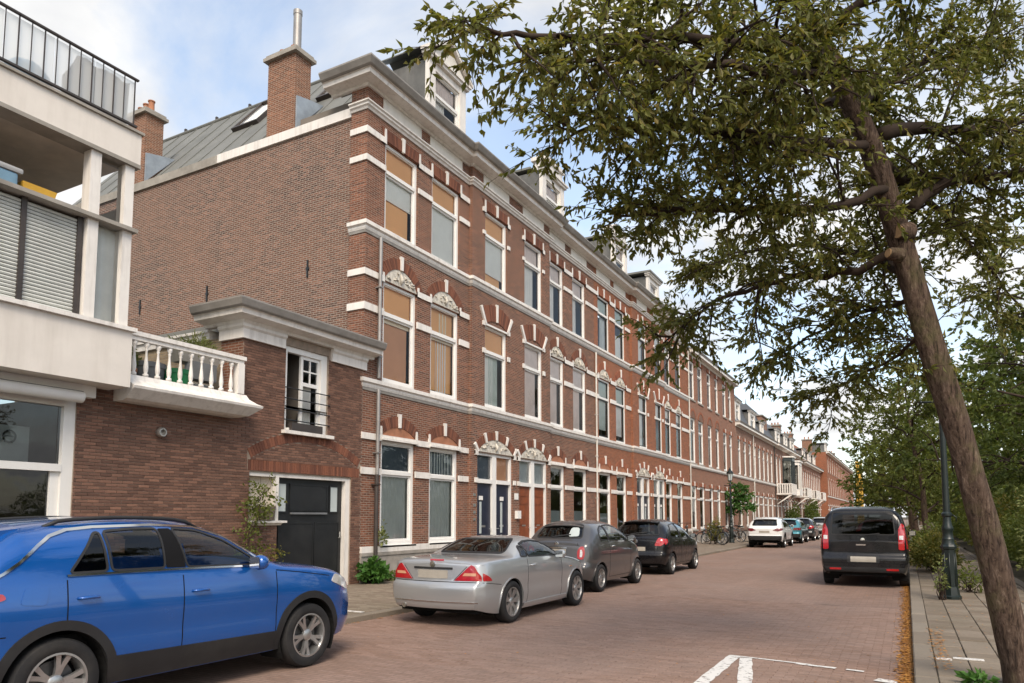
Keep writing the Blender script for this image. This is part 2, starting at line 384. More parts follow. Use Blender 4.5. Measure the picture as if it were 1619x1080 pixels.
# worn paint: flakes away where the stones have been driven bare
t = NT("road_paint")
pos = t.n("NewGeometry").outputs["Position"]
wear = t.ramp(t.noise(16.0, 6, 0.7, pos), [(0.33, 0.0), (0.46, 1.0)])
pp = t.n("BsdfPrincipled"); pp.inputs["Base Color"].default_value = (0.62, 0.60, 0.57, 1); pp.inputs["Roughness"].default_value = 0.7
tr = t.n("BsdfTransparent"); ms = t.n("MixShader")
t.l(wear, ms.inputs[0]); t.l(tr.outputs[0], ms.inputs[1]); t.l(pp.outputs[0], ms.inputs[2]); t.l(ms.outputs[0], t.out.inputs[0])
# plants
t = NT("bark")
pos = t.n("TexCoord").outputs["Object"]
mp_ = t.n("Mapping"); mp_.inputs["Scale"].default_value = (1.0, 1.0, 0.22); t.l(pos, mp_.inputs[0])
n1 = t.noise(34.0, 8, 0.72, mp_.outputs[0], 0.5)
n2_ = t.noise(9.0, 5, 0.6, mp_.outputs[0], 1.2)
hgt = t.math('ADD', t.math('MULTIPLY', n1, 0.6), t.math('MULTIPLY', n2_, 0.7))
c = t.ramp(n1, [(0.36, (0.020, 0.014, 0.011)), (0.47, (0.085, 0.056, 0.041)), (0.56, (0.120, 0.082, 0.062)), (0.68, (0.22, 0.16, 0.12))])
c = t.mix(t.math('MULTIPLY', t.ramp(n2_, [(0.30, 1.0), (0.50, 0.0)]), 0.55), c, (0.045, 0.032, 0.026))
c = t.mix(t.math('MULTIPLY', t.ramp(t.noise(2.6, 6, 0.65, pos), [(0.5, 0.0), (0.70, 1.0)]), 0.5), c, (0.15, 0.145, 0.06))
t.principled(c, 0.92, 0.15, 0.0, t.bump(hgt, 1.0, 0.05))
mat("twig", (0.045, 0.032, 0.025), 0.9, 0.15, var=0.3)
mat("cut_wood", (0.34, 0.22, 0.12), 0.85, 0.15, var=0.25, scale=20, dirt=0.4)
leaf_mat("leaf_main", [(0.110, 0.125, 0.030), (0.150, 0.165, 0.040), (0.190, 0.200, 0.052), (0.165, 0.180, 0.046), (0.24, 0.21, 0.062), (0.150, 0.165, 0.042), (0.29, 0.22, 0.065)], 0.52)
leaf_mat("leaf_mid", [(0.095, 0.125, 0.026), (0.13, 0.165, 0.036), (0.175, 0.205, 0.05), (0.15, 0.185, 0.042), (0.22, 0.215, 0.055)], 0.5)
leaf_mat("leaf_dark", [(0.072, 0.105, 0.024), (0.10, 0.135, 0.032), (0.135, 0.165, 0.042), (0.11, 0.145, 0.036)], 0.5)
leaf_mat("leaf_yellow", [(0.085, 0.110, 0.025), (0.15, 0.165, 0.035), (0.24, 0.21, 0.045), (0.30, 0.235, 0.06)], 0.35)
leaf_mat("leaf_fresh", [(0.045, 0.12, 0.02), (0.075, 0.18, 0.035), (0.11, 0.22, 0.05)], 0.35)
leaf_mat("leaf_pale", [(0.14, 0.18, 0.05), (0.19, 0.21, 0.07), (0.26, 0.27, 0.10), (0.10, 0.14, 0.04)], 0.35)
leaf_mat("leaf_fallen", [(0.34, 0.14, 0.025), (0.46, 0.21, 0.04), (0.28, 0.11, 0.025), (0.52, 0.27, 0.06)], 0.1, 0.8)
# cars
car_paint("paint_blue", (0.000, 0.072, 0.300), 0.30, 0.20)
car_paint("paint_silver", (0.44, 0.45, 0.455), 0.65, 0.32)
car_paint("paint_grey", (0.075, 0.073, 0.075), 0.5, 0.32)
car_paint("paint_black", (0.004, 0.0038, 0.005), 0.0, 0.25, 0.5)
car_paint("paint_white", (0.66, 0.66, 0.65), 0.0, 0.3)
car_paint("paint_teal", (0.035, 0.20, 0.25), 0.35, 0.3)
car_paint("paint_dark", (0.016, 0.018, 0.020), 0.3, 0.3)
car_paint("paint_pewter", (0.36, 0.35, 0.33), 0.6, 0.32)
car_paint("paint_red", (0.30, 0.012, 0.015), 0.2, 0.3)
mat("cladding", (0.017, 0.017, 0.018), 0.6, 0.35, var=0.15, dirt=0.3, dirtc=(0.08, 0.075, 0.065))
mat("rubber", (0.016, 0.016, 0.017), 0.75, 0.25, var=0.2, dirt=0.4, dirtc=(0.065, 0.058, 0.05), dscale=4)
mat("alloy", (0.46, 0.46, 0.455), 0.32, 0.5, metal=0.85, var=0.08, dirt=0.4, dirtc=(0.12, 0.10, 0.085), dscale=6)
mat("alloy_dark", (0.10, 0.10, 0.10), 0.4, 0.5, metal=0.6, var=0.1)
mat("chrome", (0.62, 0.62, 0.61), 0.12, 0.6, metal=1.0, var=0.03)
mat("seam", (0.008, 0.008, 0.009), 0.8, 0.1)
mat("underbody", (0.012, 0.012, 0.012), 0.9, 0.1)
mat("car_seat", (0.035, 0.034, 0.034), 0.85, 0.2, var=0.2)
mat("plate_blank", (0.33, 0.30, 0.255), 0.55, 0.3, var=0.10, scale=6)
mat("lens_red", (0.36, 0.008, 0.012), 0.12, 0.6, var=0.2, scale=25, coat=1.0)
mat("lens_darkred", (0.13, 0.006, 0.010), 0.12, 0.6, var=0.2, scale=25, coat=1.0)
mat("lens_clear", (0.62, 0.60, 0.58), 0.1, 0.6, metal=0.3, var=0.2, scale=20, coat=1.0)
mat("lens_amber", (0.55, 0.28, 0.16), 0.12, 0.6, coat=1.0)
mat("crane_yellow", (0.50, 0.30, 0.045), 0.6, 0.3, var=0.08)
mat("hedge_fence", (0.10, 0.07, 0.05), 0.9, 0.1, var=0.3)

# ------------------------------------------------------------------ mesh helpers
def tag(o, label=None, cat=None, group=None, kind=None):
    if label: o["label"] = label
    if cat: o["category"] = cat
    if group: o["group"] = group
    if kind: o["kind"] = kind
    return o
def empty(name, loc=(0, 0, 0), rz=0.0, label=None, cat=None, group=None):
    o = bpy.data.objects.new(name, None)
    o.empty_display_size = 0.2
    o.location = loc; o.rotation_euler = (0, 0, rz)
    COL.objects.link(o)
    return tag(o, label, cat, group)
def origin(o):
    """world position of a (translation only) chain of parents"""
    v = Vector((0, 0, 0))
    while o is not None:
        v = v + Vector(o.location); o = o.parent
    return v
def link(name, me, m, parent=None, smooth=False, loc=None):
    ob = bpy.data.objects.new(name, me)
    COL.objects.link(ob)
    if m is not None and len(me.materials) == 0:
        me.materials.append(MATS[m] if isinstance(m, str) else m)
    if parent is not None: ob.parent = parent
    if loc is not None: ob.location = loc
    if smooth and len(me.polygons):
        me.polygons.foreach_set("use_smooth", np.ones(len(me.polygons), dtype=bool))
        if smooth != 'all':
            me.set_sharp_from_angle(angle=R(float(smooth) if smooth is not True else 35))
    return ob
class MB:
    def __init__(s):
        s.v = []; s.f = []
    def add(s, vs_, fs_):
        b = len(s.v)
        s.v.extend(vs_); s.f.extend([tuple(b + i for i in f) for f in fs_])
        return s
    def box(s, x0, x1, y0, y1, z0, z1):
        if x0 > x1: x0, x1 = x1, x0
        if y0 > y1: y0, y1 = y1, y0
        if z0 > z1: z0, z1 = z1, z0
        return s.add([(x0, y0, z0), (x1, y0, z0), (x1, y1, z0), (x0, y1, z0), (x0, y0, z1), (x1, y0, z1), (x1, y1, z1), (x0, y1, z1)],
                     [(0, 3, 2, 1), (4, 5, 6, 7), (0, 1, 5, 4), (1, 2, 6, 5), (2, 3, 7, 6), (3, 0, 4, 7)])
    def prism(s, poly, a, b, axis='y'):
        """extrude a 2D polygon; axis y: poly in (x,z); axis x: (y,z); axis z: (x,y)"""
        n = len(poly)
        def p(q, t):
            return (q[0], t, q[1]) if axis == 'y' else ((t, q[0], q[1]) if axis == 'x' else (q[0], q[1], t))
        return s.add([p(q, a) for q in poly] + [p(q, b) for q in poly],
                     [tuple(range(n))[::-1], tuple(range(n, 2 * n))] + [(i, (i + 1) % n, n + (i + 1) % n, n + i) for i in range(n)])
    def loft(s, rings, closed=True, caps=True):
        n = len(rings[0]); b = len(s.v)
        for r in rings: s.v.extend([tuple(q) for q in r])
        m = n if closed else n - 1
        for k in range(len(rings) - 1):
            for i in range(m):
                j = (i + 1) % n
                s.f.append((b + k * n + i, b + k * n + j, b + (k + 1) * n + j, b + (k + 1) * n + i))
        if caps and closed:
            s.f.append(tuple(b + i for i in range(n))[::-1])
            e = b + (len(rings) - 1) * n
            s.f.append(tuple(e + i for i in range(n)))
        return s
    def tube(s, pts, rad, seg=8, caps=True):
        pts = [Vector(p) for p in pts]
        if not hasattr(rad, "__len__"): rad = [rad] * len(pts)
        rings = []; up = None
        for i, p in enumerate(pts):
            d = (pts[min(i + 1, len(pts) - 1)] - pts[max(i - 1, 0)])
            if d.length < 1e-9: d = Vector((0, 0, 1))
            d.normalize()
            if up is None:
                up = Vector((0, 0, 1)) if abs(d.z) < 0.9 else Vector((1, 0, 0))
            a = d.cross(up)
            if a.length < 1e-6: a = d.cross(Vector((0, 1, 0)))
            a.normalize(); c = a.cross(d).normalized(); up = c
            rings.append([p + (a * math.cos(2 * math.pi * k / seg) + c * math.sin(2 * math.pi * k / seg)) * rad[i] for k in range(seg)])
        return s.loft(rings, True, caps)
    def lathe(s, prof, c=(0, 0, 0), seg=16, axis='z'):
        """prof: (radius, height) list"""
        rings = []
        for r, h in prof:
            ring = []
            for k in range(seg):
                a = 2 * math.pi * k / seg
                x, y = r * math.cos(a), r * math.sin(a)
                ring.append((c[0] + x, c[1] + y, c[2] + h) if axis == 'z' else ((c[0] + h, c[1] + x, c[2] + y) if axis == 'x' else (c[0] + x, c[1] + h, c[2] - y)))
            rings.append(ring)
        return s.loft(rings, True, True)
    def mesh(s, name, off=None):
        me = bpy.data.meshes.new(name)
        v = s.v if off is None else [(a[0] - off[0], a[1] - off[1], a[2] - off[2]) for a in s.v]
        me.from_pydata(v, [], s.f)
        me.validate(); me.update()
        return me
    def build(s, name, m, parent=None, smooth=False, world=True):
        """world=True: vertices are given in world coordinates, whatever the parent's position"""
        off = origin(parent) if (world and parent is not None) else None
        return link(name, s.mesh(name, off), m, parent, smooth)
def pbox(name, m, parent, *a, bevel=0.0):
    ob = MB().box(*a).build(name, m, parent)
    if bevel > 0: add_bevel(ob, bevel)
    return ob
def add_bevel(ob, w, seg=1):
    bm = bmesh.new(); bm.from_mesh(ob.data)
    bmesh.ops.bevel(bm, geom=list(bm.edges), offset=w, segments=seg, profile=0.7, affect='EDGES', clamp_overlap=True)
    bm.to_mesh(ob.data); bm.free()
    return ob
def recalc(ob):
    bm = bmesh.new(); bm.from_mesh(ob.data)
    bmesh.ops.recalc_face_normals(bm, faces=bm.faces)
    bm.to_mesh(ob.data); bm.free()
    return ob
def copy_tree(o, parent=None):
    c = o.copy(); COL.objects.link(c)
    c.parent = parent
    for ch in list(o.children): copy_tree(ch, c)
    return c
def pchip(pts):
    """monotone cubic through (x, y) points"""
    x = np.array([p[0] for p in pts], float); y = np.array([p[1] for p in pts], float)
    h = np.diff(x); d = np.diff(y) / h
    m = np.zeros(len(x))
    for i in range(1, len(x) - 1):
        if d[i - 1] * d[i] > 0:
            w1 = 2 * h[i] + h[i - 1]; w2 = h[i] + 2 * h[i - 1]
            m[i] = (w1 + w2) / (w1 / d[i - 1] + w2 / d[i])
    m[0] = d[0]; m[-1] = d[-1]
    def f(t):
        t = min(max(t, x[0]), x[-1])
        i = min(max(int(np.searchsorted(x, t)) - 1, 0), len(h) - 1)
        s_ = (t - x[i]) / h[i]
        return float(y[i] * (1 + 2 * s_) * (1 - s_) ** 2 + m[i] * h[i] * s_ * (1 - s_) ** 2 + y[i + 1] * s_ * s_ * (3 - 2 * s_) + m[i + 1] * h[i] * s_ * s_ * (s_ - 1))
    return f

# ------------------------------------------------------------------ ground, road, pavements
KL, KR = -7.40, 0.0           # kerb faces
FX = -11.0                    # facade plane
o = MB(); o.add([(-1500, -600, -0.16), (1500, -600, -0.16), (1500, 2400, -0.16), (-1500, 2400, -0.16)], [(0, 1, 2, 3)])
tag(o.build("ground", "ground_soil"), kind="structure")
PAV_Y0, PAV_Y1 = 6.6, 14.4
road = tag(MB().box(KL - 0.05, KR + 0.05, -30, 420, -0.12, 0.0).build("road", "paver_joint"), kind="structure")
o = MB(); o.add([(KL, PAV_Y1, 0.013), (KR, PAV_Y1, 0.013), (KR, 420, 0.013), (KL, 420, 0.013)], [(0, 1, 2, 3)])
o.add([(KL, -30, 0.013), (KR, -30, 0.013), (KR, PAV_Y0, 0.013), (KL, PAV_Y0, 0.013)], [(0, 1, 2, 3)])
o.build("road_surface", "road_far", road)
def piece_box(l, w, h, bev):
    """top part of a paving stone, centred, top at 0, chamfered edge"""
    a, b = l / 2, w / 2
    return MB().add([(-a, -b, -h), (a, -b, -h), (a, b, -h), (-a, b, -h), (-a, -b, -bev), (a, -b, -bev), (a, b, -bev), (-a, b, -bev),
                     (-a + bev, -b + bev, 0), (a - bev, -b + bev, 0), (a - bev, b - bev, 0), (-a + bev, b - bev, 0)],
                    [(0, 1, 5, 4), (1, 2, 6, 5), (2, 3, 7, 6), (3, 0, 4, 7), (4, 5, 9, 8), (5, 6, 10, 9), (6, 7, 11, 10), (7, 4, 8, 11), (8, 9, 10, 11)])
def field(name, parent, m, x0, x1, y0, y1, l, w, gap, ztop, stagger, nsep, jit=0.0025, bev=0.004, along='x', tilt=0.0):
    """paving stones laid in rows; the nsep nearest to the camera are objects, the rest one part"""
    cells = []
    row = 0; y = y0
    while y + w <= y1 + 1e-6:
        x = x0 - (l / 2 if (row % 2 and stagger) else 0)
        while x < x1 - 0.01:
            a, b = max(x, x0), min(x + l, x1)
            if b - a > 0.03: cells.append((a, b, y, y + w))
            x += l
        row += 1; y += w
    cells.sort(key=lambda c: ((c[0] + c[1]) / 2 + 0.6) ** 2 * 0.5 + ((c[2] + c[3]) / 2) ** 2)
    shared = {}
    rest = MB()
    org = origin(parent)
    k = 0
    for a, b, c, d in cells:
        L, W = b - a - gap, d - c - gap
        zc_ = ztop + rnd.uniform(-jit, jit)
        if k < nsep and abs(L - (l - gap)) < 1e-4 and c > 6.7:
            if "me" not in shared:
                me = piece_box(L, W, 0.03, bev).mesh(name); me.materials.append(MATS[m]); shared["me"] = me
            ob = bpy.data.objects.new(name, shared["me"]); COL.objects.link(ob); ob.parent = parent
            ob.location = Vector(((a + b) / 2, (c + d) / 2, zc_)) - org
            ob.rotation_euler = (rnd.uniform(-tilt, tilt), rnd.uniform(-tilt, tilt), rnd.uniform(-0.012, 0.012))
            k += 1
        else:
            pb = piece_box(L, W, 0.03, bev)
            cx_, cy_ = (a + b) / 2, (c + d) / 2
            tx, ty = rnd.uniform(-tilt, tilt), rnd.uniform(-tilt, tilt)
            rest.add([(p[0] + cx_, p[1] + cy_, p[2] + zc_ + p[1] * tx - p[0] * ty) for p in pb.v], pb.f)
    if rest.v:
        tag(rest.build(name + "_bed", m, parent), kind="stuff")
field("paver", road, "paver", KL, KR, PAV_Y0, PAV_Y1, 0.205, 0.066, 0.005, 0.014, True, 300, tilt=0.012)

# right pavement
pr = tag(MB().box(KR + 0.01, 2.3, -30, 420, -0.14, 0.082).build("pavement_right", "slab_joint"), kind="structure")
field("slab", pr, "slab", KR + 0.2, 2.12, 7.2, 36.0, 0.305, 0.305, 0.010, 0.1, False, 300, jit=0.004, bev=0.006, tilt=0.012)
o = MB(); o.add([(KR + 0.2, 36, 0.099), (2.12, 36, 0.099), (2.12, 420, 0.099), (KR + 0.2, 420, 0.099)], [(0, 1, 2, 3)])
o.build("slab_surface", "walk_far", pr)
kme = piece_box(0.99, 0.195, 0.25, 0.012)
kme = MB().add([(q[1], q[0], q[2]) for q in kme.v], [f[::-1] for f in kme.f]).mesh("kerb_stone"); kme.materials.append(MATS["kerb"])
def kerb(parent, x, y0, y1):
    y = y0
    while y < y1:
        ob = bpy.data.objects.new("kerb_stone", kme); COL.objects.link(ob); ob.parent = parent
        ob.location = (x, y + 0.5, 0.102 + rnd.uniform(-0.004, 0.004)); ob.rotation_euler = (rnd.uniform(-.004, .004), rnd.uniform(-.01, .01), rnd.uniform(-.003, .003))
        y += 1.0
kerb(pr, KR + 0.1, 6.0, 60.0)
MB().box(KR, KR + 0.195, 60.0, 420, -0.1, 0.1).build("kerb_line", "kerb", pr)
# left pavement
pl = tag(MB().box(FX - 3.0, KL - 0.01, -30, 420, -0.14, 0.082).build("pavement_left", "slab_joint"), kind="structure")
field("side_paver", pl, "side_paver", FX + 0.02, KL - 0.2, 5.6, 15.0, 0.21, 0.105, 0.007, 0.1, True, 300, tilt=0.012)
o = MB(); o.add([(FX - 3, 15.0, 0.099), (KL - 0.2, 15.0, 0.099), (KL - 0.2, 420, 0.099), (FX - 3, 420, 0.099)], [(0, 1, 2, 3)])
o.build("side_surface", "walk_far", pl)
kerb(pl, KL - 0.1, 4.0, 62.0)
MB().box(KL - 0.195, KL, 62.0, 420, -0.1, 0.1).build("kerb_line", "kerb", pl)
# planted strip beyond the right pavement
tag(MB().box(2.12, 2.3, -10, 420, -0.1, 0.115).build("bed_edging", "kerb"), kind="structure")
g = MB()
nx, ny = 14, 90
for j in range(ny + 1):
    for i in range(nx + 1):
        x = 2.3 + (i / nx) ** 1.4 * 60; y = -10 + j * 2.6
        g.v.append((x, y, 0.10 + 0.06 * math.sin(x * 1.7 + y * 0.9) + 0.05 * rnd.random() + (0.02 * (x - 2.3))))
for j in range(ny):
    for i in range(nx):
        a = j * (nx + 1) + i; g.f.append((a, a + 1, a + nx + 2, a + nx + 1))
tag(g.build("garden_ground", "ground_soil", smooth='all'), kind="structure")

# painted parking marks
def stripe(x0, y0, x1, y1, w, z=0.0195):
    d = Vector((x1 - x0, y1 - y0)).normalized(); n = Vector((-d.y, d.x)) * w / 2
    n_ = max(2, int(math.hypot(x1 - x0, y1 - y0) / 0.12)); o = MB()
    for i in range(n_ + 1):
        t_ = i / n_; px, py = x0 + (x1 - x0) * t_, y0 + (y1 - y0) * t_
        j1, j2 = 1 + rnd.uniform(-.10, .10), 1 + rnd.uniform(-.10, .10)
        o.v += [(px + n.x * j1, py + n.y * j1, z), (px - n.x * j2, py - n.y * j2, z)]
    for i in range(n_): o.f.append((2 * i, 2 * i + 1, 2 * i + 3, 2 * i + 2))
    o.build("painted_line", "road_paint", road)
stripe(-1.80, 5.6, -1.80, 8.62, 0.14)
stripe(-1.66, 8.56, -1.38, 7.0, 0.14, 0.0205)
stripe(-1.86, 8.64, -0.98, 8.52, 0.05, 0.021)
stripe(-1.12, 8.50, -0.72, 8.44, 0.075, 0.0215)
stripe(-0.62, 8.43, -0.45, 8.40, 0.06, 0.0215)
stripe(-0.33, 8.05, -0.03, 7.95, 0.14, 0.0215)
pstr = MB().box(0.215, 0.36, 9.02, 9.11, 0.1, 0.1075).box(0.375, 0.655, 9.13, 9.22, 0.1, 0.1075)
pstr.build("painted_tile_edge", "road_paint", pr)
MB().box(-8.06, -7.62, 9.0, 9.07, 0.1, 0.108).build("painted_tile_edge", "road_paint", pl)

# fallen leaves along the right gutter
def flat_leaves(n, fx, fy, z, smin, smax):
    v = np.zeros((n, 4, 3)); 
    for i in range(n):
        x, y = fx(), fy(); a = rnd.random() * 6.283; s_ = rnd.uniform(smin, smax)
        ca, sa = math.cos(a), math.sin(a); tz = z + rnd.uniform(0, 0.012); b = rnd.uniform(-.5, .5)
        v[i] = [(x, y, tz), (x + s_ * (.5 * ca - .3 * sa), y + s_ * (.5 * sa + .3 * ca), tz + s_ * .3 * abs(b)), (x + s_ * ca, y + s_ * sa, tz + s_ * .2 * b * b), (x + s_ * (.5 * ca + .3 * sa), y + s_ * (.5 * sa - .3 * ca), tz + s_ * .3 * abs(b) * .6)]
    return v.reshape(-1, 3), n
def leaf_mesh(name, verts, n, m, parent=None, off=None):
    me = bpy.data.meshes.new(name)
    if off is not None: verts = verts - np.array(off)
    me.vertices.add(4 * n); me.vertices.foreach_set("co", np.ascontiguousarray(verts, dtype=np.float32).ravel())
    idx = np.arange(n)[:, None] * 4 + np.array([[0, 1, 2, 0, 2, 3]])
    me.loops.add(6 * n); me.loops.foreach_set("vertex_index", idx.ravel().astype(np.int32))
    me.polygons.add(2 * n); me.polygons.foreach_set("loop_start", (np.arange(2 * n) * 3).astype(np.int32))
    try: me.polygons.foreach_set("loop_total", np.full(2 * n, 3, dtype=np.int32))
    except Exception: pass
    me.update(calc_edges=True)
    return link(name, me, m, parent)
va, na = flat_leaves(5200, lambda: -0.015 - abs(rnd.gauss(0, 0.065)), lambda: 6.8 + 15 * rnd.random() ** 1.5, 0.018, 0.025, 0.062)
vb, nb = flat_leaves(160, lambda: rnd.uniform(0.18, 0.34), lambda: rnd.uniform(8.4, 11.5), 0.108, 0.025, 0.055)
vc, nc = flat_leaves(700, lambda: rnd.uniform(0.3, 2.3), lambda: rnd.uniform(8, 40), 0.108, 0.02, 0.05)
vd, nd = flat_leaves(220, lambda: rnd.uniform(-6.5, -0.3), lambda: rnd.uniform(7, 26), 0.018, 0.02, 0.045)
ve, ne = flat_leaves(900, lambda: KL + 0.02 + abs(rnd.gauss(0, 0.06)), lambda: rnd.uniform(6.5, 46), 0.018, 0.02, 0.045)
tag(leaf_mesh("fallen_leaves", np.concatenate([va, vb, vc, vd, ve]), na + nb + nc + nd + ne, "leaf_fallen"), "orange brown fallen leaves in the gutter and on the paving", "leaves", kind="stuff")

# ------------------------------------------------------------------ building helpers
def wall(root, m, X, y0, y1, z0, z1, holes, depth=0.24, ends=0.0, name="wall"):
    ys = sorted({y0, y1, *[h[0] for h in holes], *[h[1] for h in holes]})
    zs = sorted({z0, z1, *[h[2] for h in holes], *[h[3] for h in holes]})
    ys = [y for y in ys if y0 - 1e-6 <= y <= y1 + 1e-6]; zs = [z for z in zs if z0 - 1e-6 <= z <= z1 + 1e-6]
    o = MB()
    for i in range(len(ys) - 1):
        for j in range(len(zs) - 1):
            cy, cz = (ys[i] + ys[i + 1]) / 2, (zs[j] + zs[j + 1]) / 2
            if any(h[0] < cy < h[1] and h[2] < cz < h[3] for h in holes): continue
            o.add([(X, ys[i], zs[j]), (X, ys[i + 1], zs[j]), (X, ys[i + 1], zs[j + 1]), (X, ys[i], zs[j + 1])], [(0, 1, 2, 3)])
    for a, b, c, d in holes:
        e = X - depth
        o.add([(X, a, c), (X, b, c), (X, b, d), (X, a, d), (e, a, c), (e, b, c), (e, b, d), (e, a, d)],
              [(0, 4, 5, 1), (1, 5, 6, 2), (2, 6, 7, 3), (3, 7, 4, 0)])
    if ends > 0:
        for y in (y0, y1):
            o.add([(X, y, z0), (X - ends, y, z0), (X - ends, y, z1), (X, y, z1)], [(0, 1, 2, 3)])
    return o.build(name, m, root)
def moulding(root, m, path, prof, name):
    """prof: (outward, z) polygon swept along an axis aligned path; outward is to the right of travel"""
    rings = []
    nrm = []
    for (a, b), (c, d) in zip(path[:-1], path[1:]):
        v = Vector((c - a, d - b)).normalized(); nrm.append(Vector((v.y, -v.x)))
    for i, p in enumerate(path):
        n1 = nrm[max(i - 1, 0)]; n2 = nrm[min(i, len(nrm) - 1)]
        n = n1 if (n1 - n2).length < 1e-6 else n1 + n2
        rings.append([(p[0] + n.x * q[0], p[1] + n.y * q[0], q[1]) for q in prof])
    o = MB().loft(rings)
    return recalc(o.build(name, m, root))
def wavy(X, ya, yb, z0, z1, amp=0.03, wl_=0.13):
    o = MB(); n = max(6, int((yb - ya) / 0.02)); ph = rnd.random() * 6
    for i in range(n + 1):
        y = ya + (yb - ya) * i / n
        x = X + amp * math.sin(y / wl_ * 6.283 + ph + 0.8 * math.sin(y * 9 + ph)) * (0.6 + 0.4 * math.sin(y * 5.1 + ph))
        o.v += [(x, y, z0), (x * 0.5 + X * 0.5, y, z1)]
    for i in range(n): o.f.append((2 * i, 2 * i + 2, 2 * i + 3, 2 * i + 1))
    return o
def content(win, X, ya, yb, z0, z1, items):
    for k, it in enumerate(items):
        kind, m, f0, f1, g0, g1 = it
        a, b = ya + (yb - ya) * f0, ya + (yb - ya) * f1
        t_, bt = z1 - (z1 - z0) * g0, z1 - (z1 - z0) * g1
        xx = X - 0.01 - 0.03 * k
        if kind == 'blind': MB().box(xx - 0.01, xx, a, b, bt, t_).build("blind", m, win)
        elif kind == 'curtain': wavy(xx - 0.03, a, b, bt, t_).build("curtain", m, win, smooth='all')
        elif kind == 'panel': MB().box(xx - 0.02, xx, a, b, bt, t_).build("panel", m, win)
def window(root, X, ya, yb, z0, z1, zt, up=(), lo=(), frame="white_clean", sash=None, rec=0.05, fw=0.085, glass="pane_glass", mull=False, tilt=0.0, name="window"):
    sash = sash or frame
    x1, x0 = X - rec, X - rec - 0.10
    o = MB().box(x0, x1, ya, ya + fw, z0, z1).box(x0, x1, yb - fw, yb, z0, z1)
    o.box(x0, x1, ya + fw, yb - fw, z1 - fw * 0.8, z1).box(x0, x1 + 0.012, ya + fw, yb - fw, z0, z0 + fw)
    if zt: o.box(x0, x1 + 0.01, ya + fw, yb - fw, zt - 0.045, zt + 0.045)
    w = o.build(name, frame, root)
    a, b = ya + fw, yb - fw
    parts = [(z0 + fw, (zt - 0.045) if zt else z1 - fw * 0.8, lo, 0.05)]
    if zt: parts.append((zt + 0.045, z1 - fw * 0.8, up, 0.025))
    for (c, d, items, sw) in parts:
        xs1 = x1 - 0.03
        s = MB().box(xs1 - 0.05, xs1, a, a + sw, c, d).box(xs1 - 0.05, xs1, b - sw, b, c, d).box(xs1 - 0.05, xs1, a + sw, b - sw, c, c + sw).box(xs1 - 0.05, xs1, a + sw, b - sw, d - sw, d)
        sa = s.build("sash", sash, w)
        p = MB().add([(xs1 - 0.025, a + sw, c + sw), (xs1 - 0.025, b - sw, c + sw), (xs1 - 0.025, b - sw, d - sw), (xs1 - 0.025, a + sw, d - sw)], [(0, 1, 2, 3)]).build("pane", glass, w)
        content(w, xs1 - 0.06, a, b, c, d, items)
    return w
def arc_pts(hw, rise):
    r = (hw * hw + rise * rise) / (2 * rise)
    return r, math.asin(min(1, hw / r))
def arch(root, X, yc, hw, zs, rise, th, m, proud=0.022, keys=(0,), key_w=0.11, key_up=0.07, keym="white_paint"):
    r, ah = arc_pts(hw, rise)
    if rise > hw: ah = math.pi - ah
    cz = zs + rise - r
    n = max(5, int(2 * ah * (r + th / 2) / 0.068))
    o = MB()
    for i in range(n):
        a0 = -ah + 2 * ah * (i + 0.06) / n; a1 = -ah + 2 * ah * (i + 0.94) / n
        pr_ = proud + rnd.uniform(-0.004, 0.004)
        q = []
        for (a, rr) in ((a0, r), (a1, r), (a1, r + th), (a0, r + th)):
            q.append((yc + rr * math.sin(a), cz + rr * math.cos(a)))
        o.prism(q, X - 0.03, X + pr_, 'x')
    tag(o.build("arch", m, root), kind="stuff")
    for t_ in keys:
        a = t_ * ah
        ca, sa = math.cos(a), math.sin(a)
        q = []
        for (rr, w) in ((r - 0.005, -key_w * .42), (r - 0.005, key_w * .42), (r + th + key_up, key_w * .55), (r + th + key_up, -key_w * .55)):
            q.append((yc + rr * sa + w * ca, cz + rr * ca - w * sa))
        MB().prism(q, X - 0.02, X + 0.055, 'x').build("keystone", keym, root)
    return r, ah, cz
def tympanum(root, X, yc, hw, zs, rise, m, proud=0.008, ornament=True):
    r, ah = arc_pts(hw, rise)
    cz = zs + rise - r
    q = [(yc - hw, zs), (yc + hw, zs)] + [(yc + r * math.sin(ah - 2 * ah * i / 14), cz + r * math.cos(ah - 2 * ah * i / 14)) for i in range(1, 14)]
    ty = MB().prism(q, X - 0.03, X + proud, 'x').build("tympanum", m, root)
    if ornament:
        o = MB()
        for i in range(18):
            y = yc + rnd.uniform(-0.85, 0.85) * hw
            zmax = cz + math.sqrt(max(0, r * r - (y - yc) ** 2)) - zs
            if zmax < 0.1: continue
            z = zs + zmax * rnd.uniform(0.25, 0.8)
            a = rnd.random() * 6.28; L = rnd.uniform(0.05, 0.10)
            o.tube([(X + proud, y - L * math.cos(a), z - L * .5 * math.sin(a)), (X + proud + 0.03, y, z), (X + proud, y + L * math.cos(a + .5), z + L * .5 * math.sin(a + .5))], [0.008, 0.028, 0.008], 6)
        o.tube([(X + proud, yc, zs + 0.05), (X + proud + 0.05, yc, zs + rise * .4), (X + proud, yc, zs + rise * .8)], [0.02, 0.05, 0.01], 8)
        tag(o.build("relief", m, ty, smooth='all'), kind="stuff")
def ear(root, X, y, z, w, side, h=0.30):
    """white springer block with an upward horn; side: -1 the pier lies at smaller y"""
    yi, yo = y, y + side * w
    q = [(yi, z), (yo, z), (yo, z + 0.13), (yi + side * w * 0.45, z + 0.15), (yi + side * 0.07, z + h), (yi + side * 0.01, z + h), (yi, z + 0.14)]
    recalc(MB().prism(q, X - 0.02, X + 0.045, 'x').build("springer", "white_paint", root))
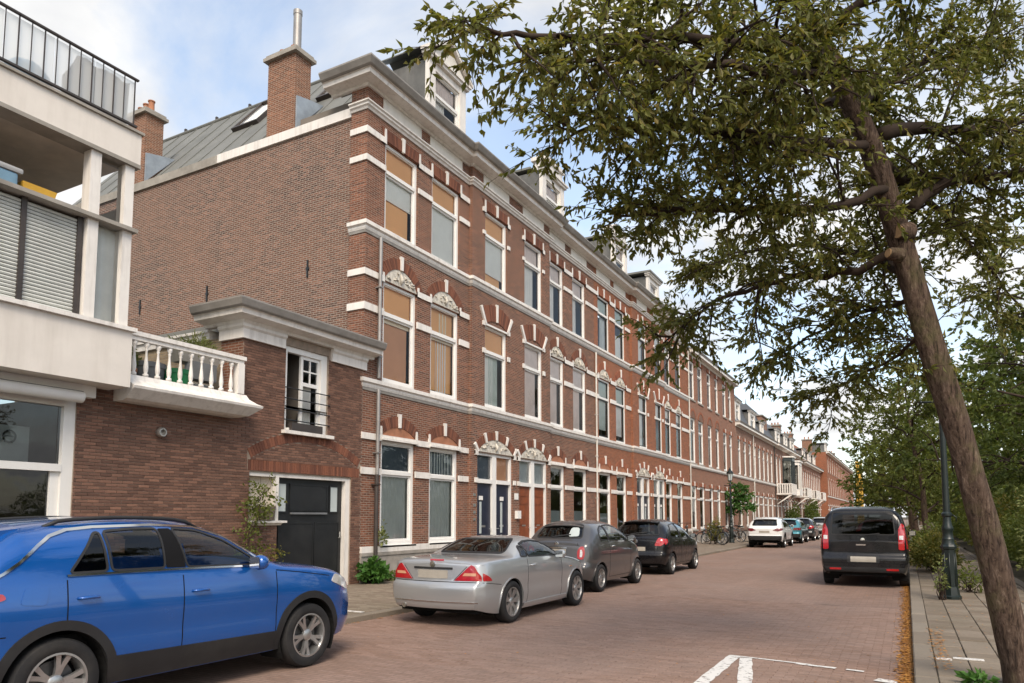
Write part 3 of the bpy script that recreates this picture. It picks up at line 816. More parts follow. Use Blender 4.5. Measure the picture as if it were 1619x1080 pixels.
def bandstone(root, X, ya, yb, z0, z1, name="band_stone", proud=0.04):
    MB().box(X - 0.02, X + proud, ya, yb, z0, z1).build(name, "white_paint", root)
def flat_arch(root, X, ya, yb, z0, h, m):
    o = MB(); n = int((yb - ya + 0.1) / 0.066)
    c = (ya + yb) / 2
    for i in range(n):
        a = ya - 0.05 + (yb - ya + 0.1) * (i + 0.06) / n; b = ya - 0.05 + (yb - ya + 0.1) * (i + 0.94) / n
        k = 0.16
        o.prism([(a, z0), (b, z0), (b + (b - c) * k, z0 + h), (a + (a - c) * k, z0 + h)], X - 0.03, X + 0.025 + rnd.uniform(-.003, .003), 'x')
    tag(o.build("flat_arch", m, root), kind="stuff")
    MB().prism([(c - 0.045, z0 - 0.01), (c + 0.045, z0 - 0.01), (c + 0.06, z0 + h + 0.06), (c - 0.06, z0 + h + 0.06)], X - 0.02, X + 0.055, 'x').build("keystone", "white_paint", root)
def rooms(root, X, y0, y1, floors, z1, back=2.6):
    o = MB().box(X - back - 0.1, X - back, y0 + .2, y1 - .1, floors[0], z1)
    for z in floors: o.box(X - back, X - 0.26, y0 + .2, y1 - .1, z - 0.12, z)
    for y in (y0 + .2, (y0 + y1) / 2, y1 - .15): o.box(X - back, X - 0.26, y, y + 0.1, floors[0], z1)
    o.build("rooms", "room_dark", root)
def pipe(root, X, y, z0, z1, r, m, name="downpipe"):
    o = MB().tube([(X, y, z0), (X, y, z1)], r, 10)
    p = o.build(name, m, root, smooth=40)
    k = MB(); z = z0 + 0.5
    while z < z1:
        k.box(X - r * 2.2, X + r * 1.3, y - r * 1.35, y + r * 1.35, z, z + 0.03); z += 1.7
    k.build("pipe_bracket", m, p)
    return p
def dormer(root, X, yc, w, z0, h, ped, style="white"):
    d = empty("dormer", (X, yc, z0)); d.parent = root; d.location = Vector((X, yc, z0)) - origin(root)
    hw = w / 2; back = 1.9
    for ys_ in (yc - hw + .04, yc + hw - .10): MB().box(X - back, X - 0.06, ys_, ys_ + .06, z0 - .4, z0 + h).build("cheek", "dormer_side", d)
    o = MB().box(X - .12, X + .02, yc - hw, yc - hw + .32, z0, z0 + h).box(X - .12, X + .02, yc + hw - .32, yc + hw, z0, z0 + h)
    o.box(X - .12, X + .0, yc - hw + .32, yc + hw - .32, z0 + h - .22, z0 + h).box(X - .12, X + .03, yc - hw + .32, yc + hw - .32, z0, z0 + .22)
    o.build("dormer_front", "white_paint", d)
    MB().box(X - .15, X + .10, yc - hw - .08, yc + hw + .08, z0 + h, z0 + h + .09).box(X - .15, X + .15, yc - hw - .14, yc + hw + .14, z0 + h + .09, z0 + h + .16).build("entablature", "white_paint", d)
    zt = z0 + h + .16
    if ped == "gable":
        MB().prism([(yc - hw - .05, zt), (yc + hw + .05, zt), (yc, zt + w * .36)], X - .12, X + .05, 'x').build("pediment", "pale_panel", d)
        for s in (-1, 1):
            q = [(yc + s * (hw + .20), zt), (yc + s * (hw + .20), zt + .10), (yc, zt + w * .36 + .16), (yc, zt + w * .36 + .04)]
            recalc(MB().prism(q, X - .15, X + .17, 'x').build("raking_cornice", "white_paint", d))
            q2 = [(yc + s * (hw + .16), zt + .10), (yc + s * (hw + .16), zt + .13), (yc, zt + w * .36 + .20), (yc, zt + w * .36 + .165)]
            recalc(MB().prism(q2, X - back - .3, X + .18, 'x').build("dormer_roof", "roof_zinc", d))
    elif ped == "flat":
        MB().box(X - back, X + .2, yc - hw - .18, yc + hw + .18, zt, zt + .1).build("dormer_roof", "roof_zinc", d)
    elif ped == "stepped":
        MB().box(X - .5, X + .05, yc - hw * .75, yc + hw * .75, zt, zt + .35).box(X - .55, X + .12, yc - hw * .85, yc + hw * .85, zt + .35, zt + .5).build("attic_block", "white_paint", d)
        MB().box(X - back, X - .5, yc - hw, yc + hw, zt, zt + .08).build("dormer_roof", "roof_zinc", d)
    else:
        o = MB().add([(X + .2, yc - hw - .2, zt), (X + .2, yc + hw + .2, zt), (X - back, yc + hw + .2, zt), (X - back, yc - hw - .2, zt), (X - .5, yc, zt + .75)], [(0, 1, 4), (1, 2, 4), (2, 3, 4), (3, 0, 4)])
        o.tube([(X - .5, yc, zt + .7), (X - .5, yc, zt + 1.15)], [0.05, 0.012], 6)
        o.build("dormer_roof", "slate", d)
    zt2 = z0 + h * .62
    w_ = window(d, X + .01, yc - hw + .32, yc + hw - .32, z0 + .22, z0 + h - .22, zt2, [('curtain', 'curtain_pink', 0, 1, 0, 1)], [('curtain', 'curtain_white', 0, .55, 0, 1)], rec=0.06, fw=.06)
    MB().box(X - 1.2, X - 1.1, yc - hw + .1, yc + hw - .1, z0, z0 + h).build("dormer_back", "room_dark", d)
    return d
def chimney(root, x0, x1, y0, y1, z0, z1, pots, flue=None, m="brick_chimney"):
    c = MB().box(x0, x1, y0, y1, z0, z1).build("chimney", m, root)
    MB().box(x0 - .1, x1 + .1, y0 - .1, y1 + .1, z1, z1 + .09).box(x0 - .05, x1 + .05, y0 - .05, y1 + .05, z1 + .09, z1 + .17).build("chimney_cap", "concrete_dirty", c)
    n = len(pots)
    for i, h in enumerate(pots):
        x = x0 + (x1 - x0) * (i + .6) / (n + .4)
        MB().lathe([(.10, 0), (.11, .03), (.09, .06), (.085, h - .05), (.105, h - .03), (.105, h), (.07, h), (.07, h - .1)], (x, (y0 + y1) / 2, z1 + .17), 12).build("chimney_pot", "terracotta", c, smooth=40)
    if flue:
        MB().lathe([(.11, 0), (.11, flue), (.12, flue), (.12, flue + .12), (.09, flue + .12)], (x1 - .3, (y0 + y1) / 2 + .05, z1 + .17), 14).build("flue_pipe", "zinc_pipe", c, smooth=40)
    return c

# ------------------------------------------------------------------ the two tall brick houses
G0 = 0.1
T_GF, T_1F, T_2F = 2.68, 6.58, 10.2
def tall_house(name, label, y0, y1, secs, cols, wm, am, sash, left_return, doors, floor_contents, ends):
    root = empty(name, (FX, (y0 + y1) / 2, G0), 0, label, "house")
    P_ = 0.12
    for si, (a, b, proud) in enumerate(secs):
        X = FX + (P_ if proud else 0)
        holes = []
        for ci, (ya, yb, sec) in enumerate(cols):
            if sec != si: continue
            if ci in doors: holes.append((doors[ci][0], doors[ci][1], 0.32, 3.50))
            else: holes.append((ya, yb, 0.92, 3.45))
            holes.append((ya, yb, 4.86, 7.38)); holes.append((ya, yb, 8.62, 10.92))
        wall(root, wm, X, a, b, 0.86, 12.0, [h for h in holes if h[3] > 0.9], ends=0.12 if proud else 0.0)
        # plinth, leaving the doorways
        cuts = sorted([(doors[c][0], doors[c][1]) for c in doors if cols[c][2] == si])
        s = a
        for c0, c1 in cuts + [(b, b)]:
            if c0 > s:
                MB().box(X - .2, X + .05, s, c0, -.05, .70).build("plinth", "plinth_stone", root)
                MB().box(X - .2, X + .075, s, c0, .70, .78).build("plinth_cap", "plinth_stone", root)
                MB().box(X - .2, X + .06, s, c0, .78, .92).build("sill_band", "white_paint", root)
            s = c1
        # windows
        for ci, (ya, yb, sec) in enumerate(cols):
            if sec != si: continue
            yc, hw = (ya + yb) / 2, (yb - ya) / 2
            paired = not proud
            fc = floor_contents(ci)
            fr = dict(frame="white_clean", sash=sash)
            # ground floor
            if ci in doors: front_doors(root, X, doors[ci][0], doors[ci][1], doors[ci][2], am)
            else:
                window(root, X, ya, yb, .92, 3.45, T_GF, *fc[0], frame="white_clean", glass="pane_glass_street", fw=.10)
                MB().box(X - .02, X + .09, ya - .05, yb + .05, 3.45, 3.50).box(X - .02, X + .05, ya - .02, yb + .02, 3.50, 3.57).build("window_hood", "white_paint", root)
                MB().box(X - .04, X + .06, ya - .03, yb + .03, .88, .925).build("window_sill", "white_clean", root)
                tympanum(root, X, yc, hw, 3.57, .24, "terracotta", ornament=False)
                arch(root, X, yc, hw, 3.57, .24, .27, am)
                for sd, yy in ((-1, ya), (1, yb)): ear(root, X, yy, 3.42, .17, sd, .36)
            # first floor
            tl = 0.0
            window(root, X, ya, yb, 4.86, 7.38, T_1F, *fc[1], **fr)
            if paired:
                tympanum(root, X, yc, hw, 7.40, .42, "stucco_relief")
                arch(root, X, yc, hw, 7.40, .42, .28, am)
                for sd, yy in ((-1, ya), (1, yb)): ear(root, X, yy, 7.33, .15, sd, .24)
            else:
                arch(root, X, yc, hw, 7.40, .18, .50, am, keys=(0, -1.0, 1.0), key_w=.10, key_up=.05)
                MB().box(X - .02, X + .035, ya, yb, 7.36, 7.41).build("lintel", "white_clean", root)
            # second floor
            window(root, X, ya, yb, 8.62, 10.92, T_2F, *fc[2], **fr)
            flat_arch(root, X, ya, yb, 10.94, .30, am)
            for sd, yy in ((-1, ya), (1, yb)): ear(root, X, yy, 10.84, .17, sd, .38)
            # blank panel in the frieze
            MB().box(X - .02, X + .02, ya - .12, yb + .12, 11.63, 11.99).build("frieze_panel", "pale_panel", root)
        # white bands on the piers
        mine = [(doors[c][0], doors[c][1], c) if c in doors else (cols[c][0], cols[c][1], c) for c in range(len(cols)) if cols[c][2] == si]
        for (z0_, z1_, fl) in ((2.60, 2.76, 0), (3.42, 3.57, 0), (6.49, 6.66, 1), (7.33, 7.48, 1), (10.14, 10.28, 2), (10.84, 10.99, 2)):
            op = sorted([(m_[0], m_[1]) if fl == 0 else (cols[m_[2]][0], cols[m_[2]][1]) for m_ in mine])
            if not proud:
                s = a
                for (c0, c1) in op + [(b, b)]:
                    if c0 - s > 0.03:
                        if not (left_return and s == y0):
                            bandstone(root, X, s, c0, z0_, z1_)
                        else:
                            moulding(root, "white_paint", [(FX - .5, y0), (FX, y0), (FX, c0)], [(-.02, z0_), (.04, z0_), (.04, z1_), (-.02, z1_)], "band_stone")
                    s = c1
            else:
                for (c0, c1) in op:
                    bandstone(root, X, c0 - .16, c0, z0_, z1_ - .02); bandstone(root, X, c1, c1 + .16, z0_, z1_ - .02)
    # string courses and cornices follow the breaks of the front
    path = []
    if left_return: path += [(FX - .5, y0)]
    path.append((FX, y0))
    for si, (a, b, proud) in enumerate(secs):
        if proud: path += [(FX, a), (FX + P_, a), (FX + P_, b), (FX, b)]
    path.append((FX, y1))
    for z in (4.64, 8.42):
        moulding(root, "white_paint", path, [(-.02, z), (.03, z), (.05, z + .05), (.05, z + .09), (.10, z + .12), (.10, z + .21), (.02, z + .225), (-.02, z + .225)], "string_course")
        moulding(root, "grey_gutter", path, [(-.02, z - .07), (.02, z - .07), (.025, z - .003), (-.02, z - .003)], "drip_moulding")
    moulding(root, "white_paint", path, [(-.02, 11.42), (.03, 11.42), (.05, 11.47), (.09, 11.50), (.09, 11.545), (.13, 11.57), (.13, 11.60), (-.02, 11.61)], "architrave")
    cp = ([(FX - 1.1, y0)] if left_return else []) + path[(1 if left_return else 0):]
    moulding(root, "white_paint", cp, [(-.02, 11.98), (.06, 11.98), (.09, 12.03), (.36, 12.06), (.38, 12.16), (.42, 12.165), (-.02, 12.17)], "cornice")
    moulding(root, "grey_gutter", cp, [(-.3, 12.173), (.43, 12.173), (.47, 12.20), (.54, 12.32), (.54, 12.36), (.44, 12.36), (.42, 12.30), (-.3, 12.34)], "gutter")
    rooms(root, FX, y0, y1, [0.3, 4.5, 8.3], 11.9)
    return root
def front_doors(root, X, ya, yb, m, am):
    """double doors under a shared fanlight"""
    d = MB().box(X - .2, X - .06, ya, ya + .10, .32, 3.5).box(X - .2, X - .06, yb - .10, yb, .32, 3.5).box(X - .2, X - .05, (ya + yb) / 2 - .12, (ya + yb) / 2 + .12, .32, 3.5)
    d.box(X - .2, X - .06, ya + .1, (ya + yb) / 2 - .12, 3.42, 3.5).box(X - .2, X - .06, (ya + yb) / 2 + .12, yb - .1, 3.42, 3.5)
    d.box(X - .2, X - .04, ya + .1, (ya + yb) / 2 - .12, 2.60, 2.72).box(X - .2, X - .04, (ya + yb) / 2 + .12, yb - .1, 2.60, 2.72)
    fr = d.build("door_frame", "white_clean", root)
    for k, (a, b) in enumerate(((ya + .1, (ya + yb) / 2 - .12), ((ya + yb) / 2 + .12, yb - .1))):
        do = MB().box(X - .17, X - .115, a, b, .33, 2.60).build("door", m, root)
        if m == "door_wood":
            for (c, e) in ((.5, 1.25), (1.35, 1.95), (2.02, 2.22), (2.28, 2.5)):
                MB().box(X - .12, X - .10, a + .09, b - .09, c, e).build("door_panel", m, do)
        else:
            MB().box(X - .12, X - .095, a + .07, b - .07, .5, 1.1).build("door_panel", m, do)
            c = a + (b - a) * (.25 if k == 0 else .42)
            MB().box(X - .12, X - .10, c, c + .10, 1.12, 2.05).build("door_light", "frosted", do)
            MB().box(X - .12, X - .09, c - .03, c + .16, 2.10, 2.22).build("door_sticker", "white_clean", do)
        s = 1 if k == 0 else -1
        yk = (b - .06) if k == 0 else (a + .06)
        MB().tube([(X - .10, yk, 1.25), (X - .05, yk, 1.25), (X - .05, yk - s * .1, 1.25)], .012, 6).build("door_handle", "metal_plate", do)
        MB().box(X - .12, X - .105, (a + b) / 2 - .12, (a + b) / 2 + .12, 1.30, 1.36).build("letter_slot", "metal_plate", do)
        MB().add([(X - .13, a, 2.72), (X - .13, b, 2.72), (X - .13, b, 3.42), (X - .13, a, 3.42)], [(0, 1, 2, 3)]).build("fanlight", "pane_glass", fr)
        MB().box(X - .21, X - .20, a, b, 2.72, 3.42).build("fanlight_blind", ("bluegrey_panel" if k == 0 else "blind_brown") if m == "door_navy" else "frosted", fr)
    MB().box(X - .6, X + .12, ya - .05, yb + .05, .0, .32).build("door_step", "plinth_stone", root)
    yc, hw = (ya + yb) / 2, (yb - ya) / 2
    tympanum(root, X, yc, hw, 3.52, .40, "stucco_relief")
    arch(root, X, yc, hw, 3.52, .40, .24, am, keys=(0, -.52, .52, -1.0, 1.0), key_w=.10, key_up=.04)
    for s, y in ((-1, ya), (1, yb)): ear(root, X, y, 3.40, .16, s, .2)

OC, BR, WH, CR = "blind_ochre", "blind_brown", "blind_white", "blind_cream"
PK, GY, CW, SG = "curtain_pink", "curtain_grey", "curtain_white", "curtain_sage"
def contents_A(ci):
    full = lambda m: [('blind', m, 0, 1, 0, 1)]
    gf = [([('panel', 'bluegrey_panel', 0, 1, 0, 1)], [('curtain', GY, 0, 1, 0, 1)]),
          ([('curtain', GY, .1, 1, 0, 1), ('panel', 'bluegrey_panel', 0, 1, 0, 1)], [('curtain', GY, 0, 1, 0, 1)]), None, None,
          ([], [('panel', 'frosted', 0, 1, .5, 1)]), ([], [('panel', 'frosted', 0, 1, .5, 1)])][ci] or ([], [])
    f1 = [(full(OC), [('blind', CR, 0, 1, 0, .09), ('blind', BR, 0, .92, 0, .97)]),
          ([('curtain', CR, .45, .8, .1, 1), ('blind', OC, 0, 1, 0, 1)], [('blind', CR, 0, 1, 0, .07), ('curtain', CW, .35, .8, 0, 1), ('blind', OC, 0, 1, 0, .93)]),
          (full(OC), [('curtain', SG, .35, .8, 0, 1), ('blind', WH, 0, .6, 0, 1)]),
          (full(PK), [('blind', PK, 0, .82, 0, 1)]),
          (full(PK), [('blind', PK, 0, .75, 0, 1)]), (full(PK), [('blind', PK, 0, .75, 0, 1)])][ci]
    f2 = [(full(OC), [('blind', WH, 0, 1, 0, .42), ('blind', OC, 0, .90, 0, 1)]),
          (full(OC), full(WH)),
          (full(OC), [('blind', WH, 0, 1, 0, .76), ('blind', OC, 0, .9, 0, 1)]),
          ([('curtain', PK, 0, 1, 0, 1)], [('curtain', CW, 0, .75, 0, 1)]),
          ([('curtain', PK, 0, 1, 0, 1)], [('curtain', CW, 0, .6, 0, 1)]), ([('curtain', PK, 0, 1, 0, 1)], [('curtain', CW, 0, .55, 0, 1)])][ci]
    return gf, f1, f2
def contents_B(ci):
    gf = [([], [('panel', 'frosted', 0, 1, .55, 1)]), ([], [('curtain', GY, 0, .4, .4, 1)]), ([], []), ([], []), ([('curtain', PK, 0, .5, 0, 1)], [('curtain', CW, 0, .5, 0, 1)]), ([], [('blind', WH, 0, .6, 0, .9)])][ci]
    f1 = [([('blind', SG, 0, 1, 0, 1)], [('blind', SG, 0, .9, 0, .8)]), ([('blind', SG, 0, 1, 0, 1)], [('blind', CW, 0, .9, 0, .85)]), ([('blind', WH, 0, .8, 0, 1)], [('blind', WH, 0, .7, 0, 1)]), ([('blind', WH, 0, .8, 0, 1)], [('curtain', CW, 0, .4, 0, 1)]), ([('blind', WH, 0, 1, 0, .6)], []), ([('blind', WH, 0, 1, 0, .6)], [])][ci]
    f2 = [([('blind', SG, 0, 1, 0, 1)], [('curtain', GY, .5, 1, 0, 1)]), ([('blind', SG, 0, 1, 0, 1)], [('blind', WH, 0, .9, .3, 1)]), ([('blind', SG, 0, 1, 0, .6)], [('blind', CW, 0, .7, 0, 1)]), ([('blind', WH, 0, 1, 0, .7)], [('curtain', GY, 0, .4, 0, 1)]), ([('blind', WH, 0, 1, 0, .7)], []), ([('blind', WH, 0, 1, 0, .5)], [])][ci]
    return gf, f1, f2
YA0, YA1, YB1 = 12.88, 27.20, 41.84
A = tall_house("brick_house", "tall dark brick corner house with white bands beside the garage", YA0, YA1,
    [(YA0, 17.49, False), (17.49, 22.75, True), (22.75, YA1, False)],
    [(13.58, 14.94, 0), (15.59, 16.97, 0), (18.23, 19.59, 1), (20.80, 22.13, 1), (22.97, 24.20, 2), (25.02, 26.31, 2)],
    "brick_A", "arch_piece", None, True, {2: (17.82, 19.98, "door_navy"), 3: (20.42, 22.50, "door_wood")}, contents_A, None)
B = tall_house("brick_house", "tall orange brick house with dark window sashes, second from the corner", YA1, YB1,
    [(YA1, 31.6, False), (31.6, 36.6, True), (36.6, YB1, False)],
    [(27.63, 28.97, 0), (29.66, 30.94, 0), (32.45, 33.71, 1), (35.0, 36.15, 1), (37.05, 38.16, 2), (39.12, 40.28, 2)],
    "brick_B", "arch_piece_B", "frame_darkgreen", False, {2: (32.0, 34.0, "door_navy"), 3: (34.55, 36.5, "door_black")}, contents_B, None)
# side wall of the corner house
Y_S = 12.95
sw = MB(); sw.add([(-24, Y_S, 0), (FX - .02, Y_S, 0), (FX - .02, Y_S, 11.36), (-24, Y_S, 11.36)], [(0, 1, 2, 3)])
sw.build("side_wall", "brick_side", A)
MB().box(FX - .5, FX - .001, YA0, Y_S + .1, .0, 12.0).build("corner_pier", "brick_A", A)
MB().box(-16.35, FX - .52, Y_S - .06, Y_S + .15, 11.36, 11.60).build("gable_coping", "white_paint", A)
MB().box(-24, -16.36, Y_S - .06, Y_S + .15, 11.35, 11.59).build("gable_coping", "concrete_dirty", A)
for (x, z) in ((-19.53, 7.75), (-16.61, 7.71), (-12.89, 7.79)):
    MB().box(x - .02, x + .02, Y_S - .035, Y_S, z - .22, z + .22).box(x - .05, x + .05, Y_S - .03, Y_S, z - .03, z + .03).build("wall_anchor", "iron_black", A)
# mansard roof over both
def slope(yb): return 11.62 + (yb - 13.05) * 3.2 / 2.55
rf = MB()
rf.add([(-24, 13.05, 11.62), (-11.6, 13.05, 11.62), (-13.4, 15.75, slope(15.75)), (-24, 15.75, slope(15.75))], [(0, 1, 2, 3)])
rf.add([(-11.6, 13.05, 11.62), (-11.6, YB1, 11.62), (-13.4, YB1, slope(15.75)), (-13.4, 15.75, slope(15.75))], [(0, 1, 2, 3)])
rf.add([(-24, 15.75, slope(15.75)), (-13.4, 15.75, slope(15.75)), (-13.4, YB1, slope(15.75)), (-24, YB1, slope(15.75))], [(0, 1, 2, 3)])
roofA = rf.build("roof", "roof_zinc", A)
x = -23.6
while x < -12.2:
    top = 15.74 if x < -13.45 else 13.05 + (15.74 - 13.05) * (-11.6 - x) / 1.85
    MB().prism([(13.07, slope(13.07)), (top, slope(top)), (top, slope(top) + .035), (13.07, slope(13.07) + .035)], x, x + .035, 'x').build("roof_seam", "roof_zinc", roofA)
    x += 0.86
MB().tube([(-24, 15.75, slope(15.75) + .02), (-13.4, 15.75, slope(15.75) + .02)], .06, 8).build("ridge_roll", "roof_zinc", roofA)
for x in np.arange(-23.3, -14, 1.6):
    MB().box(x, x + .07, 15.72, 15.80, slope(15.75) + .05, slope(15.75) + .17).build("ridge_clip", "dark_steel", roofA)
def skylight(x0, x1, ya, yb):
    n = Vector((0, -3.2, 2.55)).normalized()
    def pt(x, y, h): return tuple(Vector((x, y, slope(y))) + n * h)
    o = MB()
    def bar(xa, xb, y_a, y_b, h0, h1):
        o.add([pt(xa, y_a, h0), pt(xb, y_a, h0), pt(xb, y_b, h0), pt(xa, y_b, h0), pt(xa, y_a, h1), pt(xb, y_a, h1), pt(xb, y_b, h1), pt(xa, y_b, h1)],
              [(0, 3, 2, 1), (4, 5, 6, 7), (0, 1, 5, 4), (1, 2, 6, 5), (2, 3, 7, 6), (3, 0, 4, 7)])
    bar(x0, x0 + .07, ya, yb, -.05, .12); bar(x1 - .07, x1, ya, yb, -.05, .12); bar(x0 + .07, x1 - .07, ya, ya + .06, -.05, .12); bar(x0 + .07, x1 - .07, yb - .08, yb, -.05, .14)
    s = o.build("skylight", "dark_steel", roofA)
    MB().add([pt(x0 + .07, ya + .06, .09), pt(x1 - .07, ya + .06, .09), pt(x1 - .07, yb - .08, .09), pt(x0 + .07, yb - .08, .09)], [(0, 1, 2, 3)]).build("skylight_pane", "pane_glass", s)
    MB().add([pt(x0 + .07, ya + .06, .03), pt(x1 - .07, ya + .06, .03), pt(x1 - .07, yb - .08, .03), pt(x0 + .07, yb - .08, .03)], [(0, 1, 2, 3)]).build("skylight_blind", "blind_white", s)
skylight(-17.55, -16.45, 14.38, 15.55)
skylight(-14.05, -13.15, 14.32, 15.2)
ch1 = chimney(A, -14.45, -13.46, 12.90, 13.45, 11.6, 13.68, [.24, .24], 1.15)
ch2 = chimney(A, -20.45, -19.62, 12.90, 13.5, 11.6, 13.75, [.3, .36, .40])
for (xx, yb) in ((-13.46, 13.75), (-19.62, 13.8)):
    MB().prism([(12.94, 11.60), (13.9, slope(13.9) + .02), (13.46, 12.62), (12.94, 12.5)], xx + .002, xx + .05, 'x').build("chimney_flashing", "lead_flashing", A)
dormer(A, -11.45, 16.98, 1.95, 12.38, 2.35, "gable")
dormer(A, -11.45, 24.3, 1.95, 12.38, 2.2, "stepped")
dormer(B, -11.45, 31.7, 1.9, 12.38, 2.2, "stepped")
dormer(B, -11.45, 36.9, 1.9, 12.38, 1.9, "flat")
pipe(A, FX + .10, 13.34, 4.9, 8.35, .045, "zinc_pipe")
pipe(A, FX + .10, 13.34, 2.6, 4.62, .045, "zinc_pipe")
pipe(A, FX + .12, 13.30, .15, 2.6, .05, "dark_steel")
pipe(B, FX + .06, YA1 + .05, .15, 8.35, .04, "pvc_pipe")
pipe(B, FX + .06, YB1 - .05, .15, 11.3, .04, "pvc_pipe")
# house number plates, bells and a meter lamp by the doors
MB().box(FX + .12, FX + .14, 20.08, 20.32, 2.15, 2.35).build("number_plate", "white_clean", A)
MB().box(FX + .12, FX + .22, 20.12, 20.36, 1.55, 1.80).build("intercom_box", "white_clean", A)
for z in (1.5, 1.7, 1.9, 2.2): MB().box(FX + .12, FX + .135, 17.6, 17.72, z, z + .08).build("bell_plate", "metal_plate", A)
for z in (1.6, 2.1): MB().box(FX, FX + .015, 22.78, 22.9, z, z + .12).build("bell_plate", "metal_plate", A)
# flank of house B seen above its lower neighbour
MB().add([(-24, YB1 - .02, 8), (FX, YB1 - .02, 8), (FX, YB1 - .02, 12.1), (-24, YB1 - .02, 12.1)], [(3, 2, 1, 0)]).build("side_wall", "brick_B", B)
moulding(B, "white_paint", [(FX, YB1), (FX - 1.0, YB1)], [(-.02, 11.98), (.06, 11.98), (.09, 12.03), (.36, 12.06), (.38, 12.16), (.42, 12.165), (-.02, 12.17)], "cornice")

# ------------------------------------------------------------------ brick by brick: garage house and ground floor of the white building
BH, BL = 0.052, 0.185
_bme = {}
def brick_mesh(l):
    k = round(l, 3)
    if k not in _bme:
        a, h = l / 2, (BH - .009) / 2; d = .012; e = .003
        o = MB().add([(-.02, -a, -h), (-.02, a, -h), (-.02, a, h), (-.02, -a, h), (d - e, -a, -h), (d - e, a, -h), (d - e, a, h), (d - e, -a, h), (d, -a + e, -h + e), (d, a - e, -h + e), (d, a - e, h - e), (d, -a + e, h - e)],
                     [(0, 1, 5, 4), (1, 2, 6, 5), (2, 3, 7, 6), (3, 0, 4, 7), (4, 5, 9, 8), (5, 6, 10, 9), (6, 7, 11, 10), (7, 4, 8, 11), (8, 9, 10, 11)])
        me = o.mesh("brick"); me.materials.append(MATS["brick_piece"]); _bme[k] = me
    return _bme[k]
def brickwork(root, X, rects, holes, nsep, tooth=(None, None)):
    """rects: (y0, y1, z0, z1) to cover with stretcher bond on the shared course grid"""
    full, part = [], []
    for (y0, y1, z0, z1) in rects:
        k = int(math.ceil(z0 / BH - 1e-6))
        while (k + 1) * BH <= z1 + 1e-6:
            zc_ = (k + .5) * BH
            cuts = sorted([(h[0], h[1]) for h in holes if h[2] < zc_ < h[3]])
            free = []; s = y0
            for a, b in cuts:
                if a > s: free.append((s, min(a, y1)))
                s = max(s, b)
            if s < y1: free.append((s, y1))
            i = int(math.floor(y0 / BL)) - 1
            while i * BL < y1 + BL:
                a0 = i * BL + (BL / 2 if k % 2 else 0); b0 = a0 + BL
                for fa, fb in free:
                    if tooth[0] is not None and abs(fa - tooth[0]) < 1e-6 and a0 < fa <= (a0 + b0) / 2 + 1e-9: fa = a0
                    elif tooth[0] is not None and abs(fa - tooth[0]) < 1e-6 and (a0 + b0) / 2 < fa < b0: fa = b0
                    if tooth[1] is not None and abs(fb - tooth[1]) < 1e-6 and a0 < fb < b0: fb = b0 if (a0 + b0) / 2 < fb - 1e-9 else a0
                    a, b = max(a0, fa), min(b0, fb)
                    if b - a > .04:
                        (full if b - a > BL - 1e-4 else part).append((a, b, zc_))
                i += 1
            k += 1
    full.sort(key=lambda c: (c[0] - 0) ** 2 + (c[2] - 1.6) ** 2 + (50 if c[2] < 1.55 and c[0] < 9 else 0))
    org = origin(root)
    for a, b, z in full[:nsep]:
        ob = bpy.data.objects.new("brick", brick_mesh(BL - .009)); COL.objects.link(ob); ob.parent = root
        ob.location = Vector((X + rnd.uniform(-.002, .002), (a + b) / 2, z)) - org
        ob.rotation_euler = (rnd.uniform(-.006, .006), 0, rnd.uniform(-.006, .006))
    o = MB()
    for a, b, z in full[nsep:] + part:
        l = (b - a - .009) / 2; h = (BH - .009) / 2; yc = (a + b) / 2; x = X + rnd.uniform(-.002, .002); d = .012; e = .003
        o.add([(x - .02, yc - l, z - h), (x - .02, yc + l, z - h), (x - .02, yc + l, z + h), (x - .02, yc - l, z + h), (x + d - e, yc - l, z - h), (x + d - e, yc + l, z - h), (x + d - e, yc + l, z + h), (x + d - e, yc - l, z + h), (x + d, yc - l + e, z - h + e), (x + d, yc + l - e, z - h + e), (x + d, yc + l - e, z + h - e), (x + d, yc - l + e, z + h - e)],
              [(0, 1, 5, 4), (1, 2, 6, 5), (2, 3, 7, 6), (3, 0, 4, 7), (4, 5, 9, 8), (5, 6, 10, 9), (6, 7, 11, 10), (7, 4, 8, 11), (8, 9, 10, 11)])
    tag(o.build("brickwork", "brick_piece", root), kind="stuff")

GH = empty("garage_house", (FX, 10.9, G0), 0, "low brick garage house with white cornice and black double door", "house")
gh_holes = [(9.66, 12.54, 0, 2.48), (10.50, 11.74, 3.36, 5.12), (9.60, 12.82, 2.48, 2.72)]
# relieving arch over the garage door is cut out of the courses
AR, AA = arc_pts(1.53, .42); AC = 2.74 + .42 - AR
wall(GH, "mortar", FX, 6.95, YA0, 0, 3.87, [h for h in gh_holes[:1]] + [(10.50, 11.74, 3.36, 3.87)])
wall(GH, "mortar", FX, 9.42, YA0, 3.87, 5.30, [(10.50, 11.74, 3.87, 5.12)])
def arch_holes():
    out = []
    k = int(2.72 / BH)
    while k * BH < 3.45:
        z = (k + .5) * BH
        ro, ri = AR + .20, AR - .005
        yo = math.sqrt(max(0, ro * ro - (z - AC) ** 2)) if z - AC < ro else 0
        yi = math.sqrt(max(0, ri * ri - (z - AC) ** 2)) if z - AC < ri else 0
        lim = 1.62
        if yo > 0:
            if yi > 0:
                if min(yo, lim) > yi: out += [(11.21 - min(yo, lim), 11.21 - yi, k * BH, (k + 1) * BH), (11.21 + yi, 11.21 + min(yo, lim), k * BH, (k + 1) * BH)]
            else: out.append((11.21 - min(yo, lim), 11.21 + min(yo, lim), k * BH, (k + 1) * BH))
        k += 1
    return out
brickwork(GH, FX, [(6.95, YA0, 0, 3.90), (9.42, YA0, 3.90, 5.06)], gh_holes + arch_holes(), 300, (6.95, None))
